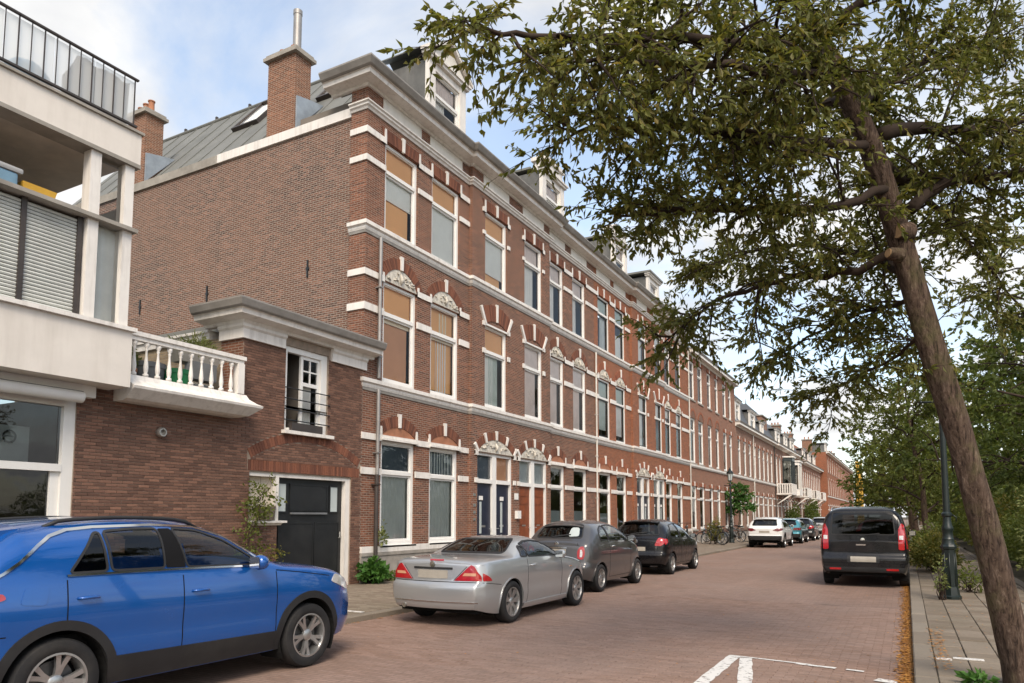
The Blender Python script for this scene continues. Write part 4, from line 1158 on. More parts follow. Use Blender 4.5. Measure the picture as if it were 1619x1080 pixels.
arch(GH, FX, 11.21, 1.53, 2.74, .42, .19, "arch_piece", proud=.014, keys=())
o = MB(); y = 9.62
while y < 12.78:
    o.box(FX - .03, FX + .016 + rnd.uniform(-.003, .003), y, y + .052, 2.50, 2.705); y += .0625
tag(o.build("soldier_course", "arch_piece", GH), kind="stuff")
# side return of the upper storey and the yellow terrace wall
MB().box(FX - .62, FX - .002, 9.42, 9.7, 3.6, 5.3).build("return_wall", "brick_A", GH)
MB().box(-19, FX - .62, 9.45, 9.7, 3.4, 5.10).build("terrace_wall", "brick_terrace", GH)
MB().box(-19, FX - .95, 9.40, 9.74, 5.10, 5.24).box(-19, FX - .95, 9.36, 9.78, 5.24, 5.29).build("terrace_coping", "white_paint", GH)
MB().box(-19, FX - .3, 9.7, 12.9, 5.3, 5.5).build("flat_roof", "roof_zinc", GH)
MB().box(-19, FX - .25, 6.9, 9.45, 3.3, 3.62).build("terrace_floor", "concrete_dirty", GH)
for (a, b, nm) in ((9.42, 10.44, 1), (11.80, YA0 + .08, 0)):
    pth = ([(FX - .62, 9.42)] if nm else []) + [(FX, a), (FX, b)]
    moulding(GH, "white_paint", pth, [(-.02, 5.02), (.06, 5.02), (.06, 5.20), (.10, 5.24), (.10, 5.30), (-.02, 5.30)], "frieze")
moulding(GH, "white_paint", [(FX - 1.0, 9.42), (FX, 9.42), (FX, YA0 + .28)], [(-.02, 5.303), (.10, 5.303), (.12, 5.36), (.34, 5.40), (.36, 5.49), (.40, 5.495), (-.1, 5.50)], "cornice")
moulding(GH, "grey_gutter", [(FX - 1.0, 9.42), (FX, 9.42), (FX, YA0 + .30)], [(-.3, 5.503), (.40, 5.503), (.43, 5.53), (.47, 5.64), (.47, 5.67), (.40, 5.67), (-.3, 5.70)], "gutter")
# upstairs window, left leaf open inwards
w = MB().box(FX - .14, FX - .04, 10.50, 10.58, 3.36, 5.12).box(FX - .14, FX - .04, 11.56, 11.74, 3.36, 5.12).box(FX - .14, FX - .04, 10.58, 11.56, 5.0, 5.12).box(FX - .14, FX + .02, 10.58, 11.56, 3.36, 3.42)
w = w.build("window", "white_clean", GH)
s = MB().box(FX - .13, FX - .08, 11.00, 11.07, 3.44, 5.0).box(FX - .13, FX - .08, 11.49, 11.56, 3.44, 5.0).box(FX - .13, FX - .08, 11.07, 11.49, 3.44, 3.52).box(FX - .13, FX - .08, 11.07, 11.49, 4.93, 5.0).box(FX - .13, FX - .08, 11.07, 11.49, 4.36, 4.44)
s.box(FX - .125, FX - .085, 11.265, 11.295, 4.44, 4.93).box(FX - .123, FX - .087, 11.07, 11.49, 4.67, 4.70)
s.build("casement", "white_clean", w)
MB().add([(FX - .105, 11.07, 3.52), (FX - .105, 11.49, 3.52), (FX - .105, 11.49, 4.93), (FX - .105, 11.07, 4.93)], [(0, 1, 2, 3)]).build("pane", "pane_glass", w)
MB().box(FX - .62, FX - .57, 10.62, 10.67, 3.44, 5.0).box(FX - .16, FX - .11, 10.60, 10.65, 3.44, 5.0).box(FX - .57, FX - .16, 10.61, 10.66, 3.44, 3.52).box(FX - .57, FX - .16, 10.61, 10.66, 4.92, 5.0).build("casement", "white_clean", w)
wavy(FX - .19, 11.12, 11.42, 3.5, 4.4).build("curtain", "curtain_white", w, smooth='all')
MB().box(FX - .06, FX + .12, 10.42, 11.84, 3.29, 3.36).build("window_sill", "white_paint", GH)
for z in (3.58, 3.80, 4.02, 4.24):
    MB().tube([(FX + .03, 10.48, z), (FX + .03, 11.78, z)], .013, 6).build("guard_rail", "iron_black", GH)
MB().box(FX - .02, FX + .10, 10.62, 11.5, 3.37, 3.53).build("window_box", "dark_steel", GH)
rooms(GH, FX, 9.5, 12.8, [.1, 3.2], 5.2)
# garage opening
fr = MB().box(FX - .22, FX - .03, 12.40, 12.54, .08, 2.40).box(FX - .22, FX - .03, 9.66, 12.54, 2.40, 2.48).box(FX - .22, FX - .03, 10.36, 10.44, 1.52, 2.40)
fr.build("garage_frame", "white_paint", GH)
brickwork(GH, FX - .06, [(9.66, 10.44, 0, 1.456)], [], 0)
MB().box(FX - .3, FX - .06, 9.66, 10.44, 0, 1.44).build("wall", "mortar", GH)
moulding(GH, "white_paint", [(FX - .06, 9.66), (FX - .06, 10.50), (FX - .2, 10.50)], [(-.1, 1.44), (.02, 1.44), (.05, 1.48), (.11, 1.49), (.11, 1.53), (-.1, 1.54)], "garage_sill")
for i in range(5):
    a = 9.68 + i * .136
    MB().box(FX - .20, FX - .165 + (i % 2) * .004, a, a + .13, 1.54, 2.40).build("board", "bone_plaster", GH)
gd = MB().box(FX - .20, FX - .14, 10.44, 12.40, .10, 2.40).build("garage_door", "door_black", GH)
for (a, b, c, e, m_) in ((10.52, 10.72, 1.72, 2.28, "frosted"), (12.02, 12.24, 1.72, 2.26, "frosted"), (10.86, 11.90, 1.76, 2.26, "door_black"), (10.56, 11.50, .30, 1.46, "door_black"), (11.58, 12.28, .30, 1.46, "door_black")):
    MB().box(FX - .15, FX - .125, a, b, c, e).build("door_light" if m_ == "frosted" else "door_panel", m_, gd)
    fr_ = MB().box(FX - .15, FX - .115, a - .03, a, c - .03, e + .03).box(FX - .15, FX - .115, b, b + .03, c - .03, e + .03).box(FX - .15, FX - .115, a, b, c - .03, c).box(FX - .15, FX - .115, a, b, e, e + .03)
    fr_.build("door_moulding", "door_black", gd)
MB().box(FX - .15, FX - .09, 10.86, 11.90, 1.66, 1.70).build("door_rail", "plastic_grey", gd)
MB().tube([(FX - .13, 12.30, 1.15), (FX - .08, 12.30, 1.15), (FX - .08, 12.30, 1.28)], .014, 6).build("door_handle", "metal_plate", gd)
# round vent in the wall
MB().lathe([(.05, 0), (.07, .01), (.085, .05), (.085, .09), (.07, .12), (.05, .12), (.05, .05)], (FX + .01, 7.72, 3.02), 16, 'x').build("wall_vent", "vent_steel", GH, smooth=40)
# balustrade on its flared base
moulding(GH, "white_paint", [(-10.75, 6.9), (-10.75, 9.2), (-11.05, 9.2)], [(-.25, 3.44), (0, 3.44), (.10, 3.47), (.27, 3.62), (.28, 3.66), (.20, 3.70), (.10, 3.78), (.06, 3.86), (-.1, 3.87), (-.25, 3.87)], "balcony_base")
bl = MB().box(-10.83, -10.67, 6.85, 9.23, 4.50, 4.57).box(-10.80, -10.70, 6.85, 9.20, 4.43, 4.50).build("balustrade_rail", "white_paint", GH)
MB().box(-10.82, -10.68, 9.06, 9.20, 3.87, 4.43).build("balustrade_post", "white_paint", GH)
bprof = [(.046, 0), (.046, .04), (.024, .06), (.036, .10), (.040, .16), (.032, .24), (.020, .34), (.017, .42), (.028, .45), (.019, .47), (.042, .50), (.042, .56)]
bme_ = MB().lathe(bprof, (0, 0, 0), 10).mesh("baluster"); bme_.materials.append(MATS["white_paint"])
for i in range(10):
    ob = bpy.data.objects.new("baluster", bme_); COL.objects.link(ob); ob.parent = GH
    ob.location = Vector((-10.75, 7.06 + i * .21, 3.87)) - origin(GH)
    bme_.polygons.foreach_set("use_smooth", np.ones(len(bme_.polygons), dtype=bool))

# ------------------------------------------------------------------ white building on the left
WB = empty("white_building", (FX, 5.0, G0), 0, "white concrete building with loggia, roller shutters and roof terrace at the left edge", "building")
WX = -10.45
wall(WB, "mortar", FX, 1.0, 6.95, 0, 3.62, [(2.6, 6.34, 1.0, 3.40)])
brickwork(WB, FX, [(4.4, 6.95, 0, 3.64)], [(2.6, 6.34, 0, 3.40)], 160, (None, 6.95))
w = MB().box(FX - .16, FX - .02, 6.17, 6.34, 1.0, 3.40).box(FX - .16, FX - .02, 2.6, 6.17, 3.26, 3.40).box(FX - .16, FX - .01, 2.6, 6.17, 2.28, 2.39).box(FX - .16, FX + .05, 2.6, 6.17, 1.0, 1.12)
w = w.build("window", "white_clean", WB)
MB().box(FX - .14, FX - .06, 6.04, 6.17, 1.12, 2.28).build("sash", "white_clean", w)
for (z0, z1, ye) in ((1.12, 2.28, 6.04), (2.39, 3.26, 6.17)):
    MB().add([(FX - .10, 2.6, z0), (FX - .10, ye, z0), (FX - .10, ye, z1), (FX - .10, 2.6, z1)], [(0, 1, 2, 3)]).build("pane", "pane_glass_dark", w)
MB().box(FX - .55, FX - .5, 5.45, 5.95, 2.3, 2.95).build("picture_panel", "curtain_grey", w)
ringo = MB(); pts = [(FX - .46, 5.66 + .085 * math.cos(a), 2.78 + .085 * math.sin(a)) for a in np.linspace(0, 2 * math.pi, 17)]
ringo.tube(pts, .014, 6, False).tube([(FX - .46, 5.60, 2.78), (FX - .46, 5.72, 2.78)], .009, 5); ringo.build("wreath", "iron_black", w)
rooms(WB, FX, 1.2, 6.9, [.1], 3.6, 3.2)
MB().box(FX - .01, FX + .16, 1.5, 6.53, 3.42, 3.63).build("awning_box", "white_clean", WB)
ab = MB().lathe([(.0, 1.5), (.09, 1.5), (.09, 6.30), (.0, 6.30)], (FX + .20, 0, 3.40), 12, 'y').build("awning_cassette", "white_clean", WB, smooth=40)
MB().box(FX + .16, FX + .245, 1.5, 6.29, 3.47, 3.485).build("awning_slot", "dark_steel", WB)
# upper storeys
MB().box(FX - .3, WX, 1.0, 6.82, 3.60, 4.47).build("parapet", "cream_render", WB)
MB().box(FX - .3, WX + .06, 1.0, 6.86, 4.47, 4.53).build("parapet_sill", "white_paint", WB)
for (a, b) in ((6.06, 6.22), (6.60, 6.75)):
    MB().box(WX - .22, WX - .03, a, b, 4.53, 6.04).build("post", "white_paint", WB)
    MB().box(WX - .22, WX - .03, a, b, 6.10, 7.16).build("post", "white_paint", WB)
for (a, b) in ((1.5, 2.9), (2.97, 4.35), (4.42, 5.19), (5.26, 5.96)):
    sl = empty("roller_shutter"); sl.parent = WB
    z = 4.56; 
    while z < 6.0:
        MB().prism([(WX - .17, z), (WX - .135, z + .004), (WX - .125, z + .026), (WX - .14, z + .046), (WX - .17, z + .05)], a, b, 'y').build("slat", "shutter_grey", sl)
        z += .0535
for y in (2.90, 4.35, 5.19, 5.96):
    MB().box(WX - .20, WX - .10, y, y + .07, 4.53, 6.04).build("shutter_guide", "dark_steel", WB)
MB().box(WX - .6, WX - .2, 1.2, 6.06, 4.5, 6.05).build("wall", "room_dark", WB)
wavy(WX - .22, 6.22, 6.60, 4.53, 6.04, .02, .2).build("curtain", "curtain_grey", WB, smooth='all')
MB().add([(WX - .12, 6.22, 4.53), (WX - .12, 6.60, 4.53), (WX - .12, 6.60, 6.04), (WX - .12, 6.22, 6.04)], [(0, 1, 2, 3)]).build("pane", "pane_glass", WB)
MB().add([(WX - .12, 6.22, 6.10), (WX - .12, 6.60, 6.10), (WX - .12, 6.60, 7.16), (WX - .12, 6.22, 7.16)], [(0, 1, 2, 3)]).build("pane", "pane_glass", WB)
MB().box(-13.6, WX + .05, 1.0, 6.80, 6.04, 6.10).build("loggia_ledge", "concrete_dirty", WB)
MB().box(WX - .28, WX, 1.0, 6.82, 7.16, 7.66).build("beam", "cream_render", WB)
MB().box(WX - .4, WX + .04, 1.0, 6.85, 7.66, 7.70).build("beam_cap", "concrete_dirty", WB)
MB().box(WX - .3, WX + .02, 1.0, 6.82, 7.10, 7.16).build("beam_drip", "concrete_dirty", WB)
MB().box(-15.5, WX - .28, 1.0, 6.82, 7.22, 7.64).build("loggia_ceiling", "soffit_peeling", WB)
MB().box(-13.7, -13.5, 1.0, 5.55, 6.1, 7.22).build("loggia_back_wall", "concrete_dirty", WB)
MB().box(-13.65, -13.5, 5.55, 5.70, 6.1, 7.22).box(-13.65, -13.5, 6.55, 6.75, 6.1, 7.22).box(-13.65, -13.5, 5.70, 6.55, 7.0, 7.22).build("loggia_frame", "concrete_dirty", WB)
MB().box(-15.5, WX - .3, 6.66, 6.8, 6.10, 6.45).build("loggia_side_panel", "concrete_dirty", WB)
# roof railing with wired glass
ry = [4.62 + i * .17 for i in range(-6, 13)]
rt = MB().box(WX - .02, WX + .03, 3.4, 6.72, 8.505, 8.53).build("top_rail", "dark_steel", WB)
MB().box(WX - .02, WX + .03, 3.4, 6.72, 7.74, 7.77).build("bottom_rail", "dark_steel", WB)
for i, y in enumerate(ry):
    if y < 6.72:
        MB().box(WX - .005, WX + .01, y, y + (.010 if i % 2 else .016), 7.77, 8.50).build("railing_bar", "dark_steel", WB)
for i, (a, b) in enumerate(((3.4, 4.1), (4.1, 4.8), (4.8, 5.46), (5.46, 6.05), (6.05, 6.70))):
    MB().add([(WX - .03, a + .005, 7.80), (WX - .03, b - .005, 7.80), (WX - .03, b - .005, 8.48), (WX - .03, a + .005, 8.48)], [(0, 1, 2, 3)]).build("railing_panel", "milky_glass", WB)
MB().box(-16, WX - .4, 1.0, 6.8, 7.64, 7.68).build("roof_deck", "concrete_dirty", WB)

# things on the terraces
def pot(name, x, y, z, r0, r1, h, m, label, cat, group=None, seg=16):
    o = MB().lathe([(r0, 0), (r1, h * .85), (r1 * 1.08, h * .86), (r1 * 1.08, h), (r1 * .92, h), (r1 * .9, h * .9), (.01, h * .88)], (0, 0, 0), seg)
    ob = o.build(name, m, None, smooth=40); ob.location = (x, y, z)
    return tag(ob, label, cat, group)
pot("plant_pot", -11.15, 7.15, 3.62, .13, .19, .42, "terracotta", "terracotta pot behind the leftmost baluster of the balcony", "pot")
pot("storage_tub", -11.35, 7.68, 3.62, .24, .30, .60, "plastic_grey", "large grey plastic tub behind the white balustrade", "tub")
pot("waste_bin", -11.15, 8.12, 3.62, .17, .22, .55, "plastic_green", "bright green plastic bin behind the white balustrade", "bin")
pot("storage_tub", -11.25, 8.62, 3.62, .17, .2, .36, "plastic_grey", "small grey tub at the garage end of the balcony", "tub")
tag(MB().box(-11.5, -11.25, 8.35, 8.95, 3.62, 4.05).build("storage_crate", "bone_plaster"), "pale crate behind the balusters near the balcony end post", "crate")
pl_box = MB().loft([[(-11.55 + .16 * c, 8.85 + .42 * s, 4.42 + z) if 0 else (-11.5 + (.15 + z * .25) * c, 8.75 + (.38 + z * .3) * s, 4.42 + z) for c, s in ((-1, -1), (1, -1), (1, 1), (-1, 1))] for z in (0, .16, .2)])
tag(pl_box.build("planter_trough", "concrete_dirty"), "grey trough planter holding grass above the balustrade end", "planter")
tag(MB().box(-11.45, -11.2, 8.5, 9.0, 4.1, 4.42).build("plant_stand", "plastic_grey"), "grey stand carrying the trough planter on the balcony", "stand")
bx = MB().box(WX - .42, WX - .10, 4.45, 5.12, 6.10, 6.32).build("storage_box", "plastic_blue"); add_bevel(bx, .03, 2)
tag(bx, "blue grey plastic box on the loggia ledge of the white building", "box")
tag(add_bevel(MB().box(WX - .46, WX - .08, 4.40, 5.18, 6.325, 6.40).build("seat_cushion", "canvas_grey"), .03, 2), "pale grey padded cushion lying on the blue box", "cushion")
yb_ = MB().loft([[(WX - .26 + c * (.12 + .03 * k), 5.42 + s * (.2 + .03 * k), 6.10 + .16 * k) for c, s in ((-1, -1), (1, -1), (1, 1), (-1, 1))] for k in (0, 1)]).build("plant_tray", "plastic_yellow")
tag(yb_, "yellow plastic tray on the loggia ledge beside the blue box", "tray")
def lump(name, c, r, m, label, cat, seed, group=None, squash=1.0):
    rr = random.Random(seed); o = MB(); rings = []
    for i in range(9):
        t_ = i / 8; h = t_ * r[2]; k = math.sqrt(max(.02, 1 - (t_ ** 2.2))) if i < 8 else .05
        rings.append([(c[0] + r[0] * k * math.cos(a) * (1 + .08 * rr.uniform(-1, 1)), c[1] + r[1] * k * math.sin(a) * (1 + .08 * rr.uniform(-1, 1)), c[2] + h) for a in np.linspace(0, 6.283, 14, endpoint=False)])
    return tag(o.loft(rings).build(name, m, None, smooth='all'), label, cat, group)
lump("covered_planter", (WX - .45, 4.55, 7.70), (.3, .42, .42), "canvas_grey", "grey covered planter at the left of the roof railing", "planter", 1)
lump("covered_planter", (WX - .4, 5.3, 7.70), (.28, .36, .46), "plastic_blue", "blue grey covered planter behind the roof railing bars", "planter", 2)
cv = MB(); nC = 16
for i in range(nC + 1):
    y = 5.62 + i * .063; top = 8.45 - (.0 if i > 2 else (.14 * (3 - i))) - .02 * math.sin(i)
    cv.v += [(WX - .10 - .02 * math.sin(i * 1.3), y, 7.74), (WX - .085 - .02 * math.cos(i * 1.7), y, top)]
for i in range(nC): cv.f.append((2 * i, 2 * i + 2, 2 * i + 3, 2 * i + 1))
tag(cv.build("canvas_screen", "canvas_grey", None, smooth='all'), "weathered grey canvas screen tied behind the roof railing corner", "screen")
# basket on the garage sill
bk = MB().loft([[(FX - .02 + cx_ * (.09 + .02 * k), 10.13 + cy_ * (.17 + .05 * k), 1.54 + .26 * k + (.03 if k == 1 and abs(cy_) > .9 else 0)) for cx_, cy_ in [(math.cos(a), math.sin(a)) for a in np.linspace(0, 6.283, 16, endpoint=False)]] for k in (0, .33, .66, 1.0)])
tag(bk.build("wicker_basket", "wicker", None, smooth=50), "brown wicker basket standing on the garage sill", "basket")

# ------------------------------------------------------------------ the lower houses further down
def row_house(name, label, y0, y1, eave, m, X, gf, f1, f2, zs, arch1=0, cornice_out=.35, glassm="pane_glass"):
    root = empty(name, (X, (y0 + y1) / 2, G0), 0, label, "house")
    holes = []
    for lst, (za, zb) in zip((gf, f1, f2), zs):
        for (a, b) in lst: holes.append((a, b, za, zb))
    wall(root, m, X, y0, y1, 0, eave, holes)
    rr = random.Random(int(y0))
    for fi, (lst, (za, zb)) in enumerate(zip((gf, f1, f2), zs)):
        for wi, (a, b) in enumerate(lst):
            r_ = rr.random()
            it = [('curtain', CW, 0, .45, 0, 1)] if r_ < .3 else ([('blind', WH, 0, 1, 0, rr.uniform(.3, .9))] if r_ < .55 else ([('curtain', PK, 0, .5, 0, 1)] if r_ < .75 else []))
            window(root, X, a, b, za, zb, za + (zb - za) * .72, it if rr.random() < .6 else [], it, rec=.06, fw=.10, glass=glassm)
            MB().box(X - .03, X + .05, a - .04, b + .04, za - .09, za).build("window_sill", "plinth_stone", root)
            if fi == 1 and wi < arch1:
                arch(root, X, (a + b) / 2, (b - a) / 2, zb, .45, .14, "arch_piece_B", keys=())
                r0, ah = arc_pts((b - a) / 2, .45)
                tympanum(root, X, (a + b) / 2, (b - a) / 2, zb, .45, "brick_A", ornament=False)
            else:
                flat_arch(root, X, a, b, zb + .01, .2, "arch_piece_B")
    ops = sorted(gf)
    for z in (2.6, 3.25):
        s = y0
        for a, b in ops + [(y1, y1)]:
            if a - s > .05: bandstone(root, X, s, a, z, z + .1, proud=.02)
            s = b
    moulding(root, "white_paint", [(X, y0), (X, y1)], [(-.02, 4.52), (.05, 4.52), (.10, 4.60), (.10, 4.70), (-.02, 4.72)], "string_course")
    MB().box(X - .1, X + .04, y0, y1, -.05, .55).build("plinth", "plinth_stone", root)
    co = cornice_out
    moulding(root, "white_paint", [(X, y0), (X, y1)], [(-.02, eave - .22), (.06, eave - .22), (.10, eave - .12), (co, eave - .10), (co, eave + .04), (-.02, eave + .05)], "cornice")
    moulding(root, "grey_gutter", [(X, y0), (X, y1)], [(-.3, eave + .053), (co + .02, eave + .053), (co + .08, eave + .17), (co + .02, eave + .17), (-.3, eave + .12)], "gutter")
    rooms(root, X, y0, y1, [.2, 4.4] + ([8.2] if f2 else []), eave - .1, 2.2)
    return root
def even(y0, y1, n, w):
    p = (y1 - y0) / n
    return [(y0 + p * (i + .5) - w / 2, y0 + p * (i + .5) + w / 2) for i in range(n)]
fl3 = [(.85, 3.42), (4.80, 7.50), (8.62, 10.95)]
c_up = [(42.2, 43.37), (44.07, 45.35), (46.53, 47.65), (48.68, 49.72), (51.0, 52.2), (52.9, 53.95)]
C_ = row_house("brick_house", "three storey brick house with plain top windows between the orange house and mansards", YB1, 55.1, 11.45, "brick_C", FX, c_up, c_up, c_up, fl3, arch1=4)
MB().add([(-24, 55.08, 8), (FX, 55.08, 8), (FX, 55.08, 11.5), (-24, 55.08, 11.5)], [(3, 2, 1, 0)]).build("side_wall", "brick_C", C_)
MB().box(-20, FX - .1, YB1 + .05, 55.1, 11.5, 11.62).build("roof", "roof_zinc", C_)
def mansard(root, X, y0, y1, z0, z1, inset, m):
    o = MB().add([(X - .1, y0, z0), (X - .1, y1, z0), (X - inset, y1, z1), (X - inset, y0, z1), (X - 9, y0, z0), (X - 9, y1, z0), (X - 9, y1, z1 + .3), (X - 9, y0, z1 + .3)], [(0, 1, 2, 3), (3, 2, 6, 7), (0, 3, 7, 4), (1, 5, 6, 2)])
    return o.build("roof", m, root)
D_ = row_house("brick_house", "low brick house with slate mansard and two pointed dormers before the bare brick flank", 55.1, 73.2, 8.62, "brick_D", FX, even(55.4, 72.6, 7, 1.15), even(55.4, 72.6, 8, 1.15), [], [(.85, 3.42), (4.80, 7.5)], arch1=0)
mansard(D_, FX, 55.1, 73.2, 8.75, 11.6, 1.3, "slate")
dormer(D_, FX - .25, 57.4, 1.9, 8.85, 1.7, "hip"); dormer(D_, FX - .25, 63.6, 2.4, 8.85, 1.6, "hip"); dormer(D_, FX - .25, 68.4, 1.4, 8.85, 1.2, "flat")
MB().box(FX - 8, FX - .6, 70.3, 73.2, 8.7, 11.1).build("party_wall", "brick_D", D_)
MB().box(FX - 8, FX - .5, 70.2, 73.3, 11.1, 11.2).build("party_wall_cap", "concrete_dirty", D_)
pipe(D_, FX + .06, 62.0, .2, 8.4, .05, "pvc_pipe"); pipe(D_, FX + .06, 73.0, .2, 8.4, .05, "dark_steel")
E_ = row_house("brick_house", "brown brick house with grey mansard, dark bay window and white balcony", 73.2, 94.6, 8.6, "brick_D", FX, even(73.6, 94.4, 9, 1.1), even(73.6, 94.4, 10, 1.1), [], [(.85, 3.3), (4.9, 7.5)], cornice_out=.5)
mansard(E_, FX, 73.2, 94.6, 8.73, 11.3, 1.4, "slate")
for yc, w_ in ((77.6, 2.4), (83.2, 2.0), (88.3, 2.6)): dormer(E_, FX - .25, yc, w_, 8.8, 1.55, "flat")
chimney(E_, FX - 4, FX - 2.4, 79.5, 80.5, 9, 12.2, [.3, .3])
chimney(E_, FX - 3.2, FX - 2.0, 91.5, 92.5, 9, 12.6, [.3, .3, .3])
G_ = row_house("brick_house", "far brick house with red tiled mansard next to the high gabled block", 94.6, 116.0, 8.3, "brick_C", FX, even(95, 115.6, 9, 1.1), even(95, 115.6, 10, 1.1), [], [(.85, 3.3), (4.9, 7.3)], cornice_out=.5)
mansard(G_, FX, 94.6, 116.0, 8.43, 11.0, 1.5, "roof_tile_red")
for yc, w_ in ((99, 2.2), (105, 2.6), (111, 2.2)): dormer(G_, FX - .25, yc, w_, 8.5, 1.6, "flat")
chimney(G_, FX - 3.2, FX - 2.0, 102.0, 103.2, 9, 12.6, [.3, .3, .3])
H_ = row_house("brick_house", "high red brick block at the far end of the terrace", 116.0, 176.0, 11.2, "brick_B", FX + .9, even(117, 175, 16, 1.2), even(117, 175, 16, 1.2), even(117, 175, 16, 1.2), [(.85, 3.3), (4.9, 7.2), (8.3, 10.3)], cornice_out=.4)
MB().add([(-24, 116.0, 0), (FX + .9, 116.0, 0), (FX + .9, 116.0, 11.2), (-24, 116.0, 11.2)], [(0, 1, 2, 3)]).build("side_wall", "brick_B", H_)
MB().box(-22, FX + .6, 116.05, 176, 11.2, 11.4).build("roof", "roof_zinc", H_)
for (a, b, x0, x1, h) in ((121, 122.2, -14.0, -12.6, 13.6), (131, 132.5, -13, -11.4, 13.2), (147, 148.5, -13, -11.4, 13.4), (163, 164.5, -13, -11.4, 13.2)): chimney(H_, x0, x1, a, b, 11.3, h, [.4, .4])
dormer(H_, FX + .3, 123.5, 3.2, 11.4, 1.5, "flat")
# bays and balconies of house E
def bay(root, y0, y1, out, z0, z1, m):
    b = MB().prism([(FX, y0), (FX + out, y0 + .5), (FX + out, y1 - .5), (FX, y1)], z0, z0 + .7, 'z').prism([(FX, y0), (FX + out, y0 + .5), (FX + out, y1 - .5), (FX, y1)], z1 - .35, z1, 'z')
    for (x, y) in ((FX + .04, y0 + .06), (FX + out - .06, y0 + .5), (FX + out - .06, y1 - .5), (FX + .04, y1 - .06), (FX + out - .06, (y0 + y1) / 2)):
        b.box(x - .06, x + .06, y - .06, y + .06, z0 + .7, z1 - .35)
    bb = recalc(b.build("bay_window", m, root))
    MB().prism([(FX + .02, y0 + .06), (FX + out - .06, y0 + .53), (FX + out - .06, y1 - .53), (FX + .02, y1 - .06)], z0 + .7, z1 - .35, 'z').build("bay_glass", "pane_glass_dark", bb)
    MB().prism([(FX, y0 - .1), (FX + out + .12, y0 + .42), (FX + out + .12, y1 - .42), (FX, y1 + .1)], z1, z1 + .14, 'z').build("bay_roof", "white_paint", bb)
bay(E_, 78.4, 81.2, .9, 3.7, 7.7, "frame_darkgreen")
bay(E_, 83.6, 87.0, .9, 3.9, 7.6, "white_paint")
def balcony(root, y0, y1, out, z, m="white_paint"):
    b = MB().box(FX, FX + out, y0, y1, z, z + .14).box(FX, FX + out, y0, y1, z + 1.0, z + 1.08)
    b.build("balcony_deck", m, root)
    n = int((y1 - y0) / .22)
    pk = MB()
    for i in range(n + 1): pk.box(FX + out - .05, FX + out, y0 + (y1 - y0 - .12) * i / n, y0 + (y1 - y0 - .12) * i / n + .12, z + .14, z + 1.0)
    for i in range(int(out / .22)):
        for yy in (y0, y1 - .05): pk.box(FX + .05 + i * .22, FX + .17 + i * .22, yy, yy + .05, z + .14, z + 1.0)
    tag(pk.build("balcony_slats", m, root), kind="stuff")
    for yy in (y0 + .05, y1 - .15):
        MB().prism([(FX, z - .9), (FX + .1, z - .9), (FX + out - .1, z - .1), (FX + out - .1, z), (FX, z)][:2] + [(FX + out - .05, z - .1), (FX + out - .05, z), (FX + out - .2, z)], yy, yy + .1, 'y').build("balcony_bracket", m, root)
balcony(E_, 74.0, 77.8, 1.4, 3.75); balcony(E_, 87.6, 91.5, 1.3, 3.8); balcony(G_, 97, 101, 1.3, 3.8); balcony(G_, 105, 109, 1.3, 3.8)

# yellow hoist tower far down the street
ht = empty("hoist_tower", (-9.2, 184, 0), 0, "tall yellow building hoist rising at the far end of the street", "hoist")
hx, hy = -9.2, 184
o = MB()
for dx in (-.55, .55):
    for dy in (-.55, .55): o.box(hx + dx - .12, hx + dx + .12, hy + dy - .12, hy + dy + .12, 0, 14)
for z in np.arange(0.6, 14, 1.4):
    o.box(hx - .5, hx + .5, hy - .66, hy - .56, z, z + .2).box(hx + .52, hx + .62, hy - .5, hy + .5, z, z + .2)
o.build("mast", "crane_yellow", ht)
MB().box(hx - .45, hx + .45, hy - .5, hy + .5, .2, 13.6).build("mast_cladding", "crane_yellow", ht)
MB().box(hx - .7, hx + .7, hy - .7, hy + .7, 13.9, 14.3).build("mast_head", "crane_yellow", ht)

# ------------------------------------------------------------------ cars: one lofted body with cut arches and window openings
def in_poly(p, poly):
    x, y = p; c = False; n = len(poly)
    for i in range(n):
        x1, y1 = poly[i]; x2, y2 = poly[(i + 1) % n]
        if (y1 > y) != (y2 > y) and x < (x2 - x1) * (y - y1) / (y2 - y1) + x1: c = not c
    return c
def resample(poly, step):
    out = []
    for i in range(len(poly)):
        a, b = Vector(poly[i]), Vector(poly[(i + 1) % len(poly)])
        n = max(1, int(math.ceil((b - a).length / step)))
        out += [tuple(a + (b - a) * (k / n)) for k in range(n)]
    return out
def round_poly(poly, r, n=3):
    out = []; m = len(poly)
    for i in range(m):
        p0, p, p1 = Vector(poly[i - 1]), Vector(poly[i]), Vector(poly[(i + 1) % m])
        a, b = (p0 - p), (p1 - p)
        d = min(r, a.length * .45, b.length * .45)
        A_, B_ = p + a.normalized() * d, p + b.normalized() * d
        for k in range(n + 1):
            t_ = k / n
            out.append(tuple(A_ * (1 - t_) ** 2 + p * 2 * t_ * (1 - t_) + B_ * t_ ** 2))
    return out
